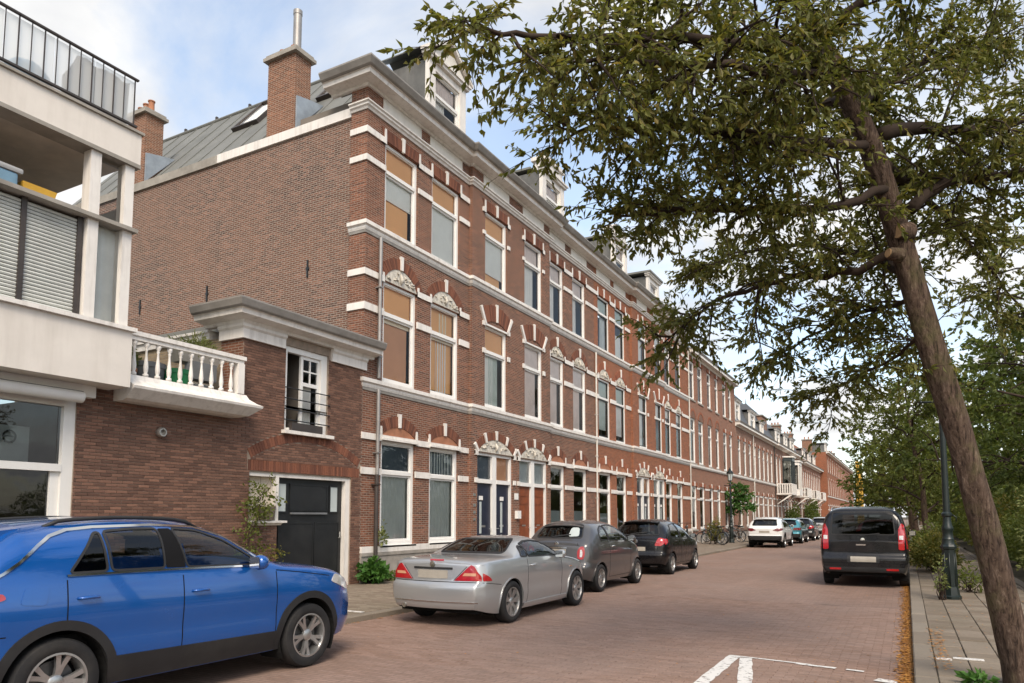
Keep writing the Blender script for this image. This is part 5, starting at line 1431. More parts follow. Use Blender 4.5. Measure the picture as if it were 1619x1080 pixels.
def wheel_meshes(key, r, w, rim_r, spokes, sw, rimm):
    hw = w / 2
    ty = MB().lathe([(rim_r, -hw * .92), (rim_r + .01, -hw * 1.0), ((r + rim_r) / 2, -hw * 1.06), (r - .018, -hw * .96), (r - .002, -hw * .72), (r, -hw * .3), (r, hw * .3), (r - .002, hw * .72), (r - .018, hw * .96), ((r + rim_r) / 2, hw * 1.06), (rim_r + .01, hw * 1.0), (rim_r, hw * .92)], (0, 0, 0), 40, 'x')
    ty.f = [f for f in ty.f if len(f) == 4]
    # tread grooves
    tme = ty.mesh("tyre"); tme.materials.append(MATS["rubber"])
    o = MB().lathe([(rim_r - .03, -hw * .8), (rim_r + .006, -hw * .95), (rim_r + .006, hw * .95), (rim_r - .012, hw * .96), (rim_r - .02, hw * .7), (rim_r - .025, -hw * .2)], (0, 0, 0), 36, 'x')
    o.f = [f for f in o.f if len(f) == 4]
    o.lathe([(.0, hw * .80), (.045, hw * .80), (.06, hw * .72), (.065, hw * .5), (.05, hw * .3)], (0, 0, 0), 16, 'x')
    for i in range(spokes):
        for dd in ((-1, 1) if sw[1] else (0,)):
            a = 2 * math.pi * i / spokes + dd * sw[1]
            a2 = 2 * math.pi * i / spokes + dd * sw[2]
            ring = []
            for (rr, aa, ww, xo) in ((.045, a2, sw[0] * .5, hw * .66), (rim_r * .55, (a + a2) / 2, sw[0] * .46, hw * .72), (rim_r - .008, a, sw[0] * .55, hw * .80)):
                c, s = math.cos(aa), math.sin(aa); t_ = (-s, c)
                ring.append([(xo, rr * c - t_[0] * ww, rr * s - t_[1] * ww), (xo, rr * c + t_[0] * ww, rr * s + t_[1] * ww), (xo - .03, rr * c + t_[0] * ww * 1.1, rr * s + t_[1] * ww * 1.1), (xo - .03, rr * c - t_[0] * ww * 1.1, rr * s - t_[1] * ww * 1.1)])
            o.loft(ring)
    rme = o.mesh("rim"); rme.materials.append(MATS[rimm])
    bk = MB().lathe([(.0, -.01), (rim_r * .72, -.01), (rim_r * .72, .012), (.0, .014)], (0, 0, 0), 24, 'x')
    bme2 = bk.mesh("brake_disc"); bme2.materials.append(MATS["alloy_dark"])
    for me, ang in ((tme, 40), (rme, 35), (bme2, 35)):
        me.polygons.foreach_set("use_smooth", np.ones(len(me.polygons), dtype=bool)); me.set_sharp_from_angle(angle=R(ang))
    return tme, rme, bme2

def car(S, loc, rz, label, cat="car", name="parked_car", group="cars parked along the street"):
    L, HW, RA, FA, WR = S["L"], S["w"], S["ra"], S["fa"], S["wr"]
    T, B, Wp, Zb = pchip(S["top"]), pchip(S["belt"]), pchip(S["plan"]), pchip(S["bottom"])
    roff = pchip(S["rear_off"]) if "rear_off" in S else (lambda z: 0.0)
    foff = pchip(S["front_off"]) if "front_off" in S else (lambda z: 0.0)
    paint = S["paint"]
    root = empty(name, loc, rz, label, cat, group)
    st = list(np.concatenate([[0, .008, .02, .035, .055, .08, .11], np.arange(.14, L - .14, .036), [L - .11, L - .08, L - .055, L - .035, L - .02, L - .008, L]]))
    for y in S.get("cuts", []):
        i = int(np.argmin([abs(q - y) for q in st])); st[i] = y
    st = sorted(st)
    nL, nU = 20, 18
    us = [k / nL for k in range(nL + 1)]
    ths = [math.pi / 2 * k / nU for k in range(1, nU + 1)]
    tum, nn = S.get("tumble", .36), S.get("sharp", 4.2)
    crease = S.get("crease", .7)
    def half(t_):
        w, b, tp, zb = Wp(t_) * HW, B(t_), T(t_), Zb(t_)
        tp = max(tp, b + .004)
        pts = []
        for u in us:
            z = zb + (b - zb) * u
            s = 1 - S.get("tuck", .085) * max(0, 1 - u / .45) ** 2 - S.get("shoulder", .035) * max(0, (u - crease) / (1 - crease)) ** 1.5 - .012 * math.exp(-((u - .45) / .12) ** 2)
            pts.append((w * s, z))
        wb = pts[-1][0]; h = tp - b
        e = 2.3 + (nn - 2.3) * min(1, h / .38)
        for th in ths:
            c, s = max(0, math.cos(th)), math.sin(th)
            x = c ** (2 / e) if th < math.pi / 2 - 1e-6 else 0.0
            z = b + h * s ** (2 / e)
            pts.append((x * max(.05, wb - tum * (z - b) ** 1.0 * (0.75 + .5 * (z - b))), z))
        return pts
    caps = [0, .2, .4, .58, .74, .87, .95]
    rows = []
    h0, h1 = half(st[0]), half(st[-1])
    bl_r, bl_f = S.get("bulge", (.07, .12))
    for c in caps: rows.append([(x * c, -bl_r * (1 - c * c), z) for x, z in h0] )
    for t_ in st: rows.append([(x, t_, z) for x, z in half(t_)])
    for c in caps[::-1]: rows.append([(x * c, L + bl_f * (1 - c * c), z) for x, z in h1])
    ry = [0.0] * len(caps) + st + [L] * len(caps)
    n = len(rows[0])
    verts = []; idx = []
    arches = [(RA, WR, S["ar"]), (FA, WR, S["ar"])]
    for i, row in enumerate(rows):
        fr_ = max(0, 1 - ry[i] / .40) ** 2; ff_ = max(0, 1 - (L - ry[i]) / .5) ** 2
        ring = []
        for sd in (1, -1):
            seq = range(n) if sd == 1 else range(n - 2, -1, -1)
            for j in seq:
                x, y, z = row[j]
                y = y + fr_ * roff(z) + ff_ * foff(z)
                if x > .5 * HW:
                    for (ay, az, ar) in arches:
                        d = math.hypot(y - ay, z - az)
                        if abs(d - ar) < .026 and d > 0:
                            y, z = ay + (y - ay) * ar / d, az + (z - az) * ar / d
                ring.append(len(verts)); verts.append((x * sd, y - RA, z))
        idx.append(ring)
    m_ = len(idx[0])
    faces = [(idx[i][j], idx[i + 1][j], idx[i + 1][j + 1], idx[i][j + 1]) for i in range(len(idx) - 1) for j in range(m_ - 1)]
    fij = [(i, j) for i in range(len(idx) - 1) for j in range(m_ - 1)]
    bvh = BVHTree.FromPolygons([Vector(v) for v in verts], faces)
    def hit(dr, a, b, lim=.62):
        """a, b: side -> (y from rear, z); rear/front -> (x, z); top -> (x, y)"""
        if dr in ('R', 'L'):
            s = 1 if dr == 'R' else -1; o_, d_ = Vector((3 * s, a - RA, b)), Vector((-s, 0, 0))
        elif dr == 'rear': o_, d_ = Vector((a, -4, b)), Vector((0, 1, 0))
        elif dr == 'front': o_, d_ = Vector((a, 8, b)), Vector((0, -1, 0))
        else: o_, d_ = Vector((a, b - RA, 4)), Vector((0, 0, -1))
        p, nr, _, _ = bvh.ray_cast(o_, d_)
        if dr == 'rear' and (p is None or p.y + RA > lim): p, nr, _, _ = bvh.find_nearest(Vector((a, .10 - RA, b)))
        elif p is None: p, nr, _, _ = bvh.find_nearest(o_ + d_ * 2.2)
        if nr.dot(d_) > 0: nr = -nr
        return p, nr
    def patch(nm, m, dr, poly, off=.005, parent=None, step=.05, rnd_=0.02, skirt=.012, lim=.62):
        parent = parent or root
        if rnd_ > 0: poly = round_poly(poly, rnd_)
        bd = resample(poly, step)
        xs = [p[0] for p in bd]; zs_ = [p[1] for p in bd]
        ins = []
        a = min(xs) + step
        while a < max(xs):
            b = min(zs_) + step
            while b < max(zs_):
                if in_poly((a, b), poly) and min(math.hypot(a - q[0], b - q[1]) for q in bd) > step * .45: ins.append((a, b))
                b += step
            a += step
        pts = [Vector(p) for p in bd] + [Vector(p) for p in ins]
        vo, eo, fo, _, _, _ = delaunay_2d_cdt(pts, [], [list(range(len(bd)))], 1, 1e-5)
        vs3 = []; back = []
        for p in vo:
            q, nr = hit(dr, p[0], p[1], lim)
            vs3.append(q + nr * off); back.append(q - nr * skirt)
        o = MB(); o.v = [tuple(v) for v in vs3]; o.f = [tuple(f) for f in fo]
        cnt = {}
        for f in fo:
            for k in range(len(f)):
                e = (f[k], f[(k + 1) % len(f)]); kk = (min(e), max(e)); cnt.setdefault(kk, []).append(e)
        if skirt > 0:
            mp_ = {}
            for kk, es in cnt.items():
                if len(es) == 1:
                    a, b = es[0]
                    for q in (a, b):
                        if q not in mp_: mp_[q] = len(o.v); o.v.append(tuple(back[q]))
                    o.f.append((b, a, mp_[a], mp_[b]))
        ob = o.build(nm, m, parent, smooth=40, world=False)
        return ob
    def strip(nm, m, dr, line, w, off=.002, parent=None, lim=.62):
        o = MB(); pts = []
        for (a, b) in zip(line[:-1], line[1:]):
            k = max(1, int(math.hypot(b[0] - a[0], b[1] - a[1]) / .05))
            pts += [(a[0] + (b[0] - a[0]) * q / k, a[1] + (b[1] - a[1]) * q / k) for q in range(k)]
        pts.append(line[-1])
        for i, p in enumerate(pts):
            d = Vector(pts[min(i + 1, len(pts) - 1)]) - Vector(pts[max(i - 1, 0)])
            nv = Vector((-d.y, d.x)).normalized() * w / 2
            q1, n1 = hit(dr, p[0] + nv.x, p[1] + nv.y, lim); q2, n2 = hit(dr, p[0] - nv.x, p[1] - nv.y, lim)
            o.v += [tuple(q1 - n1 * .004), tuple(q1 + n1 * off), tuple(q2 + n2 * off), tuple(q2 - n2 * .004)]
        for i in range(len(pts) - 1):
            for k in range(3): o.f.append((4 * i + k, 4 * i + k + 1, 4 * i + 4 + k + 1, 4 * i + 4 + k))
        return o.build(nm, m, parent or root, smooth=30, world=False)
    # which faces go: wheel arches and window openings
    sidew = [round_poly(p, .04) for p in S["side_windows"]]
    rearw = round_poly(S["rear_window"], .06); frontw = round_poly(S["wind_screen"], .06)
    keep = []; doorsets = {}
    cab0, cab1 = S["cabin"]
    for f, (i, j) in zip(faces, fij):
        vv = [verts[k] for k in f]
        cx_ = sum(v[0] for v in vv) / 4; cy_ = sum(v[1] for v in vv) / 4 + RA; cz_ = sum(v[2] for v in vv) / 4
        if abs(cx_) > .5 * HW and any(all(math.hypot(v[1] + RA - ay, v[2] - az) <= ar + .002 for v in vv) for (ay, az, ar) in arches): continue
        if cz_ > B(cy_) - .02:
            nrm = (Vector(vv[1]) - Vector(vv[0])).cross(Vector(vv[3]) - Vector(vv[0]))
            if nrm.length > 0: nrm.normalize()
            if abs(nrm.x) > .45 and any(all(in_poly((v[1] + RA, v[2]), p) for v in vv) for p in sidew): continue
            if cy_ < (cab0 + cab1) / 2 and abs(nrm.x) < .75 and all(in_poly((v[0], v[2]), rearw) for v in vv): continue
            if cy_ > (cab0 + cab1) / 2 and abs(nrm.x) < .75 and abs(nrm.z) < .97 and all(in_poly((v[0], v[2]), frontw) for v in vv): continue
        jj = min(j, m_ - 2 - j)
        key = None
        for di, (da, db) in enumerate(S["doors"]):
            if da <= cy_ <= db and 2 <= jj < nL: key = ('R' if cx_ > 0 else 'L', di)
        if key is None: keep.append(f)
        else: doorsets.setdefault(key, []).append(f)
    def sub(fs):
        o = MB(); mp_ = {}
        for f in fs:
            q = []
            for k in f:
                if k not in mp_: mp_[k] = len(o.v); o.v.append(verts[k])
                q.append(mp_[k])
            o.f.append(tuple(q))
        return o
    body = sub(keep).build("body", paint, root, smooth=50, world=False)
    dobj = {}
    for key, fs in doorsets.items():
        dobj[key] = sub(fs).build("door", paint, root, smooth=50, world=False)
    for sd in ('R', 'L'):
        s = 1 if sd == 'R' else -1
        for k, p in enumerate(S["side_windows"]):
            patch("side_window", S.get("glass", ["car_glass"] * 9)[k], sd, p, .004, rnd_=.04)
            strip("window_seal", S.get("seal", "cladding"), sd, round_poly(p, .04) + [round_poly(p, .04)[0]], .018, .010)
        for p in S.get("pillars", []): patch("pillar_trim", "seam", sd, p, .006, rnd_=.01)
        for (da, db) in S["doors"]:
            zt_, zb_ = B((da + db) / 2), Zb((da + db) / 2) + (B((da + db) / 2) - Zb((da + db) / 2)) * .10
            for y in (da, db):
                ok = [z for z in np.arange(zb_, B(y) - .005, .03) if all(math.hypot(y - ay, z - az) > ar + .03 for ay, az, ar in arches)]
                if len(ok) > 2: strip("door_gap", "seam", sd, [(y, ok[0]), (y, ok[-1])], .009, .0015)
            ok = [y for y in np.arange(da, db, .03) if all(math.hypot(y - ay, zb_ - az) > ar + .03 for ay, az, ar in arches)]
            if len(ok) > 2: strip("door_gap", "seam", sd, [(ok[0], zb_), (ok[-1], zb_)], .009, .0015)
        for k, (hy_, hz_) in enumerate(S["handles"]):
            q, nr = hit(sd, hy_, hz_)
            par = dobj.get((sd, k), root)
            pts = [q + Vector((0, -.085, 0)), q + Vector((s * .03, -.065, .002)), q + Vector((s * .034, 0, .004)), q + Vector((s * .03, .065, .002)), q + Vector((0, .085, 0))]
            recalc(MB().tube(pts, [.010, .013, .014, .013, .010], 8).build("door_handle", S.get("handle_mat", paint), par, smooth='all', world=False))
        # arches
        for (ay, az, ar) in arches:
            lw = S["lip"]; o = MB(); cnt_ = 0
            for k in range(37):
                a = R(-38 + (256) * k / 36)
                yy, zz = ay + ar * math.cos(a), az + ar * math.sin(a)
                if zz < Zb(yy) + .005: zz = max(zz, Zb(yy) + .005)
                yo, zo = ay + (ar + lw) * math.cos(a), max(az + (ar + lw) * math.sin(a), Zb(yy) + .004)
                q, n1 = hit(sd, yy, zz); q2, n2 = hit(sd, yo, zo)
                xm = max(abs(q.x), abs(q2.x))
                o.v += [(s * (abs(q.x) - .16), yy - RA, zz), (s * (abs(q.x) + .010), yy - RA, zz), (s * (abs(q2.x) + .010), yo - RA - 0.0, zo), (s * (abs(q2.x) - .004), yo - RA, zo)]
            for k in range(36):
                for j in range(3): o.f.append((4 * k + j, 4 * k + j + 1, 4 * k + 5 + j, 4 * k + 4 + j))
            o.build("wheel_arch", S["lip_mat"], root, smooth=35, world=False)
            wl_ = MB(); rings = []
            for k in range(25):
                a = R(-30 + 240 * k / 24)
                rings.append([(s * (HW - .03), ay - RA + (ar - .004) * math.cos(a), az + (ar - .004) * math.sin(a)), (s * (HW - .36), ay - RA + (ar - .004) * math.cos(a), az + (ar - .004) * math.sin(a)), (s * (HW - .37), ay - RA, az)])
            wl_.loft(rings, closed=False)
            wl_.build("wheel_well", "underbody", root, world=False)
        # mirror
        if "mirror" in S:
            my, mz = S["mirror"]
            q, nr = hit(sd, my, mz)
            rings = []
            for (dx, sy, sz) in ((.02, .03, .03), (.06, .06, .055), (.12, .085, .075), (.18, .075, .065), (.21, .03, .03)):
                rings.append([(q.x + s * dx, my - RA + .03 + sy * math.cos(a) * (1 if math.cos(a) > 0 else .7), mz + .03 + sz * math.sin(a)) for a in np.linspace(0, 6.283, 14, endpoint=False)])
            mo = recalc(MB().loft(rings).build("door_mirror", S.get("mirror_mat", paint), root, smooth='all', world=False))
            MB().box(q.x + s * .06, q.x + s * .19, my - RA - .035, my - RA - .03, mz - .02, mz + .085).build("mirror_glass", "chrome", mo, world=False)
        for p in S.get("sill", []):
            patch("sill_trim", S.get("sill_mat", "cladding"), sd, p, .008, rnd_=.01)
    patch("rear_window", S.get("rear_glass", "car_glass_tint"), 'rear', S["rear_window"], .004, rnd_=.06, lim=2.0)
    rp_ = round_poly(S["rear_window"], .06)
    strip("window_seal", "cladding", 'rear', rp_ + [rp_[0]], .022, .008, lim=2.0)
    patch("windscreen", "car_glass", 'front', S["wind_screen"], .004, rnd_=.06)
    for (nm, m, dr, poly, off, mir, rr_) in S["patches"]:
        for s in ((1, -1) if mir else (1,)):
            if dr == 'side':
                for sd in ('R', 'L'): patch(nm, m, sd, poly, off, rnd_=rr_, step=.035)
                break
            patch(nm, m, dr, [(a * s, b) for a, b in poly][::s], off, rnd_=rr_, step=.035)
    for (dr, line, w) in S.get("seams", []):
        if dr == 'side':
            for sd in ('R', 'L'): strip("panel_gap", "seam", sd, line, w, .0015)
        else: strip("panel_gap", "seam", dr, line, w, .0015)
    for (m, line, w, off) in S.get("trims", []):
        for sd in ('R', 'L'): strip("trim_strip", m, sd, line, w, off)
    # underside, cabin
    zf = min(Zb(L * .5), Zb(L * .3)) + .03
    MB().box(-HW * .78, HW * .78, .12 - RA, L - .15 - RA, zf, zf + .05).build("floor_pan", "underbody", root, world=False)
    MB().box(-HW * .80, HW * .80, cab0 - RA + .25, cab1 - RA + .1, zf + .05, B(L * .5) - .42).build("cabin_floor", "underbody", root, world=False)
    bz = B(L * .5)
    def seat(x, y, w, hr):
        o = MB().loft([[(x + cx_ * w / 2, y + d0 + cy_ * .07, z) for cx_, cy_ in ((-1, -1), (-.6, -1.2), (.6, -1.2), (1, -1), (1, 1), (-1, 1))] for d0, z in ((0.06, bz - .45), (-.04, bz - .1), (-.10, bz + .12))])
        if hr:
            o.loft([[(x + cx_ * .11, y - .11 + cy_ * .05, z) for cx_, cy_ in ((-1, -1), (1, -1), (1.0, 1), (-1, 1))] for z in (bz + .16, bz + .2, bz + .30)])
            o.tube([(x - .04, y - .10, bz + .1), (x - .04, y - .11, bz + .17)], .008, 5).tube([(x + .04, y - .10, bz + .1), (x + .04, y - .11, bz + .17)], .008, 5)
        o.box(x - w / 2, x + w / 2, y - .05, y + .45, bz - .52, bz - .40)
        recalc(o.build("seat", "car_seat", root, smooth=40, world=False))
    ys = S["seats"]
    for x in (-.36, .36): seat(x, ys[0] - RA, .48, True)
    if len(ys) > 1: seat(0, ys[1] - RA, HW * 1.35, False); 
    if len(ys) > 1:
        for x in (-.38, .38):
            MB().box(x - .11, x + .11, ys[1] - RA - .16, ys[1] - RA - .08, bz + .12, bz + .26).build("headrest", "car_seat", root, world=False)
    dy = cab1 - RA - .62
    MB().loft([[(sx * HW * .82, dy + yy, bz + zz) for yy, zz in ((0, -.25), (0.02, -.02), (.12, .03), (.5, .0), (.5, -.25))] for sx in (-1, 1)]).build("dashboard", "car_seat", root, world=False)
    sw_ = MB(); pts = [(-.36 + .18 * math.cos(a), dy - .12 + .06 * math.sin(a), bz + .0 + .17 * math.sin(a)) for a in np.linspace(0, 6.283, 17)]
    sw_.tube(pts, .016, 6, False).tube([(-.36, dy - .1, bz), (-.36, dy + .1, bz - .06)], .03, 6).box(-.52, -.2, dy - .125, dy - .11, bz - .02, bz + .02)
    sw_.build("steering_wheel", "car_seat", root, world=False)
    # wheels
    tme, rme, bm2 = wheel_meshes(name, WR, S.get("tw", .21), S["rim"], S["spokes"], S["spoke"], S.get("rim_mat", "alloy"))
    for (ay) in (RA, FA):
        for s in (1, -1):
            wo = empty("wheel", (s * (HW - S.get("wi", .115)), ay - RA, WR)); wo.parent = root
            a0 = rnd.random() * 6
            wo.rotation_euler = (a0, 0, 0 if s == 1 else math.pi)
            for nm, me in (("tyre", tme), ("rim", rme), ("brake_disc", bm2)):
                ob = bpy.data.objects.new(nm, me); COL.objects.link(ob); ob.parent = wo
    if "exhaust" in S:
        ex, ez = S["exhaust"]
        o = MB().lathe([(.028, -.06), (.034, -.06), (.034, .25), (.028, .25), (.026, .0)], (ex, -RA + .0, ez), 12, 'y'); o.build("exhaust_pipe", "chrome", root, smooth=40, world=False)
    if "rails" in S:
        ra0, ra1, rx = S["rails"]
        for s in (1, -1):
            pts = []
            for k in range(13):
                t_ = k / 12; y = ra0 + (ra1 - ra0) * t_
                q, _ = hit('top', s * rx, y)
                e = min(1, min(t_, 1 - t_) / .1)
                pts.append((q.x, q.y, q.z - .01 + .045 * e ** .7))
            MB().tube(pts, .017, 8).build("roof_rail", S.get("rail_mat", "cladding"), root, smooth='all', world=False)
    if "antenna" in S:
        q, _ = hit('top', 0, S["antenna"])
        MB().tube([q, q + Vector((0, -.05, .05)), q + Vector((0, -.28, .22))], [.012, .008, .004], 6).build("antenna", "cladding", root, world=False)
    if "spoiler" in S:
        y0, y1, z0, hw_ = S["spoiler"]
        o = MB().loft([[(hw_ * k, y0 - RA + .03 * abs(k) ** 2, z0 - .035 * abs(k) ** 3), (hw_ * k, y0 - RA + .03 * abs(k) ** 2, z0 + .02 - .035 * abs(k) ** 3), (hw_ * k, y1 - RA, z0 + .065 - .05 * abs(k) ** 3), (hw_ * k, y1 - RA, z0 - .03 - .05 * abs(k) ** 3)] for k in np.linspace(-1, 1, 9)])
        recalc(o.build("roof_spoiler", paint, root, smooth=40, world=False))
    if "wiper" in S:
        wx, wz, L_ = S["wiper"]
        strip("rear_wiper", "cladding", 'rear', [(wx, wz), (wx + L_, wz + .05)], .02, .02)
    if "badge" in S:
        bx_, bz_ = S["badge"]; q, nr = hit('rear', bx_, bz_)
        o = MB().lathe([(.0, -.012), (.045, -.010), (.05, -.004), (.05, .01)], (q.x, q.y, q.z), 20, 'y'); bd_ = o.build("badge", "chrome", root, smooth=40, world=False)
    return root

# plan shape shared by most cars: corners drawn in at both ends
def plan(L, r=.84, f=.74): return [(0, r), (.05, r + .05), (.16, .955), (.4, .992), (.8, 1.0), (L - 1.0, 1.0), (L - .5, .975), (L - .22, .90), (L - .07, .81), (L, f)]
BOT = lambda L, a=.36, b=.22: [(0, a), (.25, a - .06), (.6, b), (L - .7, b), (L - .25, b + .03), (L, b + .10)]
BLUE = dict(L=4.23, w=.91, ra=.80, fa=3.39, wr=.335, ar=.395, rim=.225, spokes=5, spoke=(.036, .20, .05), paint="paint_blue",
    top=[(0, 1.10), (.04, 1.14), (.12, 1.20), (.30, 1.335), (.50, 1.475), (.60, 1.525), (1.0, 1.575), (1.5, 1.60), (1.85, 1.59), (2.15, 1.55), (2.38, 1.48), (2.98, 1.165), (3.06, 1.135), (3.4, 1.10), (3.75, 1.05), (3.98, .98), (4.13, .88), (4.23, .70)],
    belt=[(0, 1.05), (.4, 1.12), (1.0, 1.12), (2.0, 1.09), (2.9, 1.06), (3.35, 1.02), (3.8, .955), (4.1, .83), (4.23, .62)],
    plan=plan(4.23), bottom=BOT(4.23, .38, .24), rear_off=[(.2, .10), (.4, .0), (.60, .0), (.68, .05), (1.0, .05), (1.6, .05)], crease=.72, lip=.075, lip_mat="cladding",
    side_windows=[[(.86, 1.155), (1.11, 1.455), (1.16, 1.465), (1.165, 1.155)], [(1.20, 1.155), (1.195, 1.47), (1.45, 1.487), (1.70, 1.487), (1.68, 1.15)], [(1.90, 1.145), (1.845, 1.487), (2.1, 1.465), (2.35, 1.375), (2.72, 1.14), (2.72, 1.12)]],
    glass=["car_glass_tint", "car_glass", "car_glass"], pillars=[[(1.695, 1.15), (1.715, 1.487), (1.835, 1.487), (1.885, 1.145)]],
    rear_window=[(-.58, 1.19), (.58, 1.19), (.48, 1.455), (-.48, 1.455)], wind_screen=[(-.64, 1.17), (.64, 1.17), (.50, 1.49), (-.50, 1.49)], cabin=(.5, 3.0),
    doors=[(.84, 1.85), (1.85, 2.92)], cuts=[.84, 1.85, 2.92], handles=[(1.0, .96), (2.02, .93)], mirror=(2.58, 1.12), seats=(1.85, 1.15), rails=(.80, 2.20, .56), spoiler=(.34, .62, 1.49, .56),
    sill=[[(1.22, .25), (2.98, .25), (2.98, .44), (1.22, .47)]],
    trims=[("chrome", [(.84, 1.138), (1.8, 1.132), (2.74, 1.11)], .016, .012), ("chrome", [(.30, 1.13), (.40, 1.18), (.51, 1.25), (.66, 1.37), (.77, 1.44), (.92, 1.485), (1.14, 1.505), (1.69, 1.518), (2.1, 1.495), (2.40, 1.40), (2.78, 1.13)], .02, .010)],
    patches=[("tail_lamp", "lens_red", 'rear', [(.46, .95), (.76, .93), (.78, 1.04), (.5, 1.05)], .012, True, .03), ("tail_lamp", "lens_red", 'side', [(.11, .92), (.41, 1.0), (.39, 1.04), (.11, 1.045)], .010, False, .03),
        ("rear_bumper", "cladding", 'rear', [(-.78, .36), (.78, .36), (.82, .56), (-.82, .56)], .012, False, .04), ("number_plate", "plate_blank", 'rear', [(-.26, .76), (.26, .76), (.26, .87), (-.26, .87)], .01, False, .01),
        ("headlamp", "lens_clear", 'side', [(3.72, .88), (4.05, .76), (4.12, .80), (4.0, .90), (3.80, .96)], .008, False, .03), ("headlamp", "lens_clear", 'front', [(.40, .74), (.72, .76), (.70, .88), (.42, .84)], .01, True, .03),
        ("grille", "cladding", 'front', [(-.55, .42), (.55, .42), (.5, .70), (-.5, .70)], .006, False, .05), ("fuel_flap", "paint_blue", 'side', [(.50, .95), (.68, .93), (.71, 1.06), (.54, 1.075)], .004, False, .03)],
    seams=[('side', [(2.92, 1.055), (3.30, 1.005), (3.70, .945)], .008), ('side', [(.02, .73), (.42, .73)], .008)])
SILVER = dict(L=4.0, w=.86, ra=.86, fa=3.26, wr=.315, ar=.352, rim=.215, spokes=7, spoke=(.05, 0.13, .03), paint="paint_silver",
    top=[(0, .93), (.02, .952), (.06, .968), (.25, .985), (.6, 1.0), (.88, 1.01), (.94, 1.02), (1.20, 1.135), (1.42, 1.225), (1.55, 1.26), (1.8, 1.287), (2.0, 1.285), (2.20, 1.25), (2.34, 1.20), (2.80, .975), (2.88, .945), (3.25, .89), (3.65, .79), (3.85, .69), (3.95, .58), (4.0, .48)],
    belt=[(0, .89), (.3, .93), (.8, .95), (1.4, .945), (2.2, .925), (2.8, .895), (3.25, .84), (3.65, .745), (3.88, .60), (4.0, .44)],
    plan=[(0, .86), (.05, .90), (.16, .955), (.4, .985), (.8, 1.0), (2.6, .985), (3.2, .98), (3.5, .95), (3.78, .86), (3.93, .75), (4.0, .64)], bottom=BOT(4.0, .27, .17), rear_off=[(.2, .08), (.30, .0), (.56, -.03), (.62, -.01), (.655, .05), (.9, .06), (1.3, .06)], bulge=(.10, .14), crease=.75, lip=.018, lip_mat="paint_silver", tumble=.42, sharp=3.4,
    side_windows=[[(1.16, .975), (1.30, 1.10), (1.38, 1.14), (1.38, .97)], [(1.41, .97), (1.41, 1.15), (1.60, 1.195), (1.82, 1.205), (2.05, 1.185), (2.30, 1.10), (2.60, .945)]], glass=["car_glass_tint", "car_glass"],
    rear_window=[(-.60, 1.03), (.60, 1.03), (.48, 1.232), (-.48, 1.232)], wind_screen=[(-.58, .98), (.58, .98), (.44, 1.20), (-.44, 1.20)], cabin=(.92, 2.8), rear_glass="car_glass_tint",
    doors=[(1.36, 2.64)], cuts=[1.36, 2.64], handles=[(1.52, .83)], handle_mat="paint_silver", mirror=(2.36, .94), mirror_mat="paint_silver", seats=(1.62,), wi=.105, exhaust=(-.50, .285),
    sill=[], trims=[("paint_silver", [(1.25, .235), (2.86, .235)], .05, .018)],
    patches=[("tail_lamp", "lens_red", 'rear', [(.37, .672), (.77, .672), (.765, .74), (.67, .885), (.615, .90)], .012, True, .015), ("tail_lamp", "lens_red", 'side', [(.10, .672), (.27, .672), (.22, .72), (.10, .79)], .008, False, .02),
        ("lamp_lens", "lens_amber", 'rear', [(.50, .745), (.70, .745), (.70, .785), (.53, .785)], .016, True, .01), ("boot_recess", "paint_silver", 'rear', [(-.33, .68), (.33, .68), (.36, .86), (-.36, .86)], .003, False, .02),
        ("number_plate", "plate_blank", 'rear', [(-.26, .70), (.26, .70), (.26, .82), (-.26, .82)], .010, False, .01), ("boot_handle", "cladding", 'rear', [(-.34, .832), (.34, .832), (.34, .862), (-.34, .862)], .014, False, .005),
        ("brake_light", "lens_red", 'rear', [(-.12, .945), (.12, .945), (.12, .96), (-.12, .96)], .01, False, .003), ("bumper_trim", "chrome", 'rear', [(-.74, .365), (.74, .365), (.74, .38), (-.74, .38)], .008, False, .004),
        ("headlamp", "lens_clear", 'front', [(.36, .52), (.62, .54), (.58, .66), (.38, .64)], .01, True, .04), ("side_marker", "lens_amber", 'side', [(2.95, .72), (3.05, .72), (3.05, .735), (2.95, .735)], .006, False, .003)],
    seams=[('rear', [(-.72, .655), (.72, .655)], .010), ('rear', [(-.36, .675), (-.59, .91)], .008), ('rear', [(.36, .675), (.59, .91)], .008), ('side', [(2.64, .90), (3.1, .85), (3.6, .75)], .008), ('side', [(.05, .655), (.52, .60)], .008)], badge=(0, .905))
